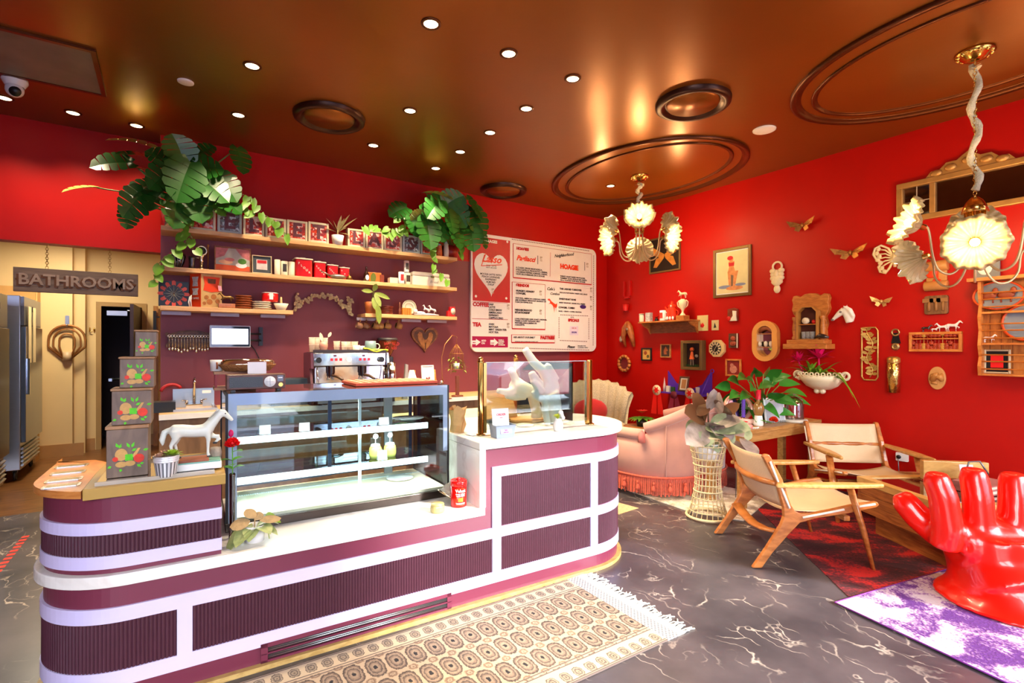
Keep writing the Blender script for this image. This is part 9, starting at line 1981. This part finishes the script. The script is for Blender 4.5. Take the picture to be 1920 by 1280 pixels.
# peace lily on the console table
t=thing('peace_lily','big leafy green plant at the back of the console table','plant',(5.10,2.97,.7195)); LIL=mat('lily_green',(52,120,40),rough=.35,var=.35,vs=8,coat=.2); b=MB(); b.lathe([(0,0),(.08,0),(.10,.14),(.09,.14),(0,.12)],22); b.build('pot',mat('green_pot',(60,80,60),rough=.4),t)
b=MB(); b2=MB(); rnd=random.Random(12)
for (px,py) in ((1352,718),(1372,705),(1390,700),(1408,695),(1420,690),(1438,688),(1455,690),(1470,700),(1485,712),(1495,730),(1478,745),(1440,715),(1410,720),(1395,735),(1375,735),(1425,745),(1460,730),(1400,755),(1360,745),(1445,760),(1500,745),(1416,772),(1385,750),(1470,765),(1405,705),(1450,705),(1430,730)):
    dpt=rnd.uniform(4.95,5.35); e=dep(px,py,dpt)-t.location; d=e-Vector((0,0,.12)); dd=Vector((d.x+rnd.uniform(-.1,.1),d.y-.05,d.z*.7+rnd.uniform(-.12,.10))).normalized(); L=rnd.uniform(.22,.30); s=e-dd*L*.6; b2.tube([(0,0,.12),s*.55+Vector((0,0,.08)),s],.005,5); b.leaf(s,dd,(-.45+rnd.uniform(-.3,.3),-.6,rnd.uniform(.2,.9)),L,.115,.35,.3,8,kind=0)
b.build('leaf',LIL,t); b2.build('stem',PSTM,t)
# variegated rubber plant in the wicker stand
t=thing('rubber_plant','variegated rubber plant with pink grey leaves in the wicker stand','plant',(ws_[0],ws_[1],.66)); VR=mat('pink_variegated_leaf',(84,104,80),rough=.3,var=.4,vs=12,col2=(236,212,204),coat=.25); VG=mat('green_variegated_leaf',(52,110,42),rough=.3,var=.4,vs=12,col2=(214,226,184),coat=.25); VD=mat('bronze_leaf',(116,76,48),rough=.35,var=.2,coat=.2)
b=MB(); b.tube([(0,0,-.06),(.01,0,.15),(0,0,.42)],.008,6); b.tube([(0,0,.05),(.12,-.05,.12),(.24,-.10,.10)],.005,6); b.tube([(0,0,.1),(-.06,0,.22),(-.1,0,.3)],.005,6); b.build('stem',mat('brown_stem',(110,80,50),rough=.5),t)
b=MB(); d0=ws_[0]*sA+ws_[1]*cA
LV=[(1322,790,1300,735,2),(1330,770,1338,728,0),(1330,760,1305,775,2),(1345,775,1360,758,2),(1340,790,1372,820,0),(1350,795,1392,815,0),(1325,800,1322,832,1),(1335,800,1360,815,1),(1318,800,1300,815,2),(1355,800,1375,828,1),(1350,780,1385,755,2),(1395,800,1402,823,1),(1395,822,1412,850,0),(1372,825,1395,850,0),(1330,820,1345,845,1),(1320,785,1285,770,2),(1315,795,1288,805,1),(1340,770,1352,740,0),(1308,812,1296,835,1),(1352,808,1366,838,0)]
rnd=random.Random(3); LV+=[(1330+rnd.uniform(-8,12),800,1330+rnd.uniform(-45,75),rnd.uniform(770,835),k%2) for k in range(10)]
for (x0,y0,x1,y1,m) in LV:
    a=dep(x0,y0,d0+rnd.uniform(-.08,.05))-t.location; e=dep(x1,y1,d0+rnd.uniform(-.34,-.08))-t.location; d=e-a; b.leaf(a,d,(-.4,-.7,.5),max(.14,d.length*1.05),max(.10,d.length*.48),.05,.2,8,mi=m,kind=2)
b.build('leaf',[VR,VG,VD],t)
# ================= street outside the windows (seen in the reflections)
b=MB(); b.bb(-16,20,-26,YF-.13,-.25,-.05); one('street_ground',b,mat('asphalt',(120,120,124),rough=.8,var=.15,vs=3),'grey street and pavement outside the windows','street'); 
t=thing('street_building','pale building across the street outside','building',(2,-14,-.05)); b=MB(); b.bb(-16,16,-1,0,0,5.2); b.build('facade',mat('lilac_facade',(150,150,176),rough=.8,var=.1),t)
for i in range(8):
    for j in range(1):
        b=MB(); b.bb(-14+i*3.6,-12+i*3.6,.001,.06,.9+j*4,3.4+j*4); b.build('window_pane',mat('blue_shop_glass',(90,120,150),rough=.2),t)
for i,(x,y,c) in enumerate(((-1.2,-6.2,(60,100,170)),(3.2,-6.0,(200,204,210)),(8.2,-6.3,(130,60,70)))):
    t=thing('parked_car','%s car parked outside the windows'%('blue','silver','maroon')[i],'car',(x,y,-.05),0,'cars parked outside'); m=mat('car_paint_%d'%i,c,rough=.2,coat=1)
    b=MB(); P=Matrix(((1,0,0,0),(0,0,-1,0),(0,1,0,0),(0,0,0,1))); b.prism([(-2.1,.3),(2.1,.3),(2.1,.8),(1.3,.95),(.8,1.4),(-1.0,1.42),(-1.6,.95),(-2.1,.85)],-.85,.85,0,P); b.build('body',m,t,bevel=.06)
    b=MB(); b.prism([(1.15,.97),(.75,1.33),(-.95,1.35),(-1.45,.97)],-.86,.86,0,P); b.build('side_window',mat('car_glass',(30,40,54),rough=.05,coat=1),t)
    for sx_ in (-1.3,1.3): b=MB(); b.lathe([(0,-.9),(.33,-.9),(.33,.9),(0,.9)],20,c=(0,0,0),M=rotM((sx_,0,.33),rx=PI/2)); b.build('wheel',BLACK,t)
t=thing('street_tree','slim street tree outside the windows','tree',(1.9,-4.4,-.05)); b=MB(); b.tube([(0,0,0),(.05,0,1.5),(0,.05,3.2)],[.12,.09,.07]); b.build('trunk',mat('bark',(70,56,48),rough=.9),t); b=MB(); rnd=random.Random(1)
for k in range(160): a,z=rnd.uniform(0,6.3),rnd.uniform(2.6,4.6); r=rnd.uniform(.1,1.2); b.leaf((r*math.cos(a),r*math.sin(a),z),(math.cos(a),math.sin(a),-.2),(0,0,1),.3,.16,.2)
b.build('crown',mat('street_leaf',(70,110,50),rough=.6,var=.3),t)
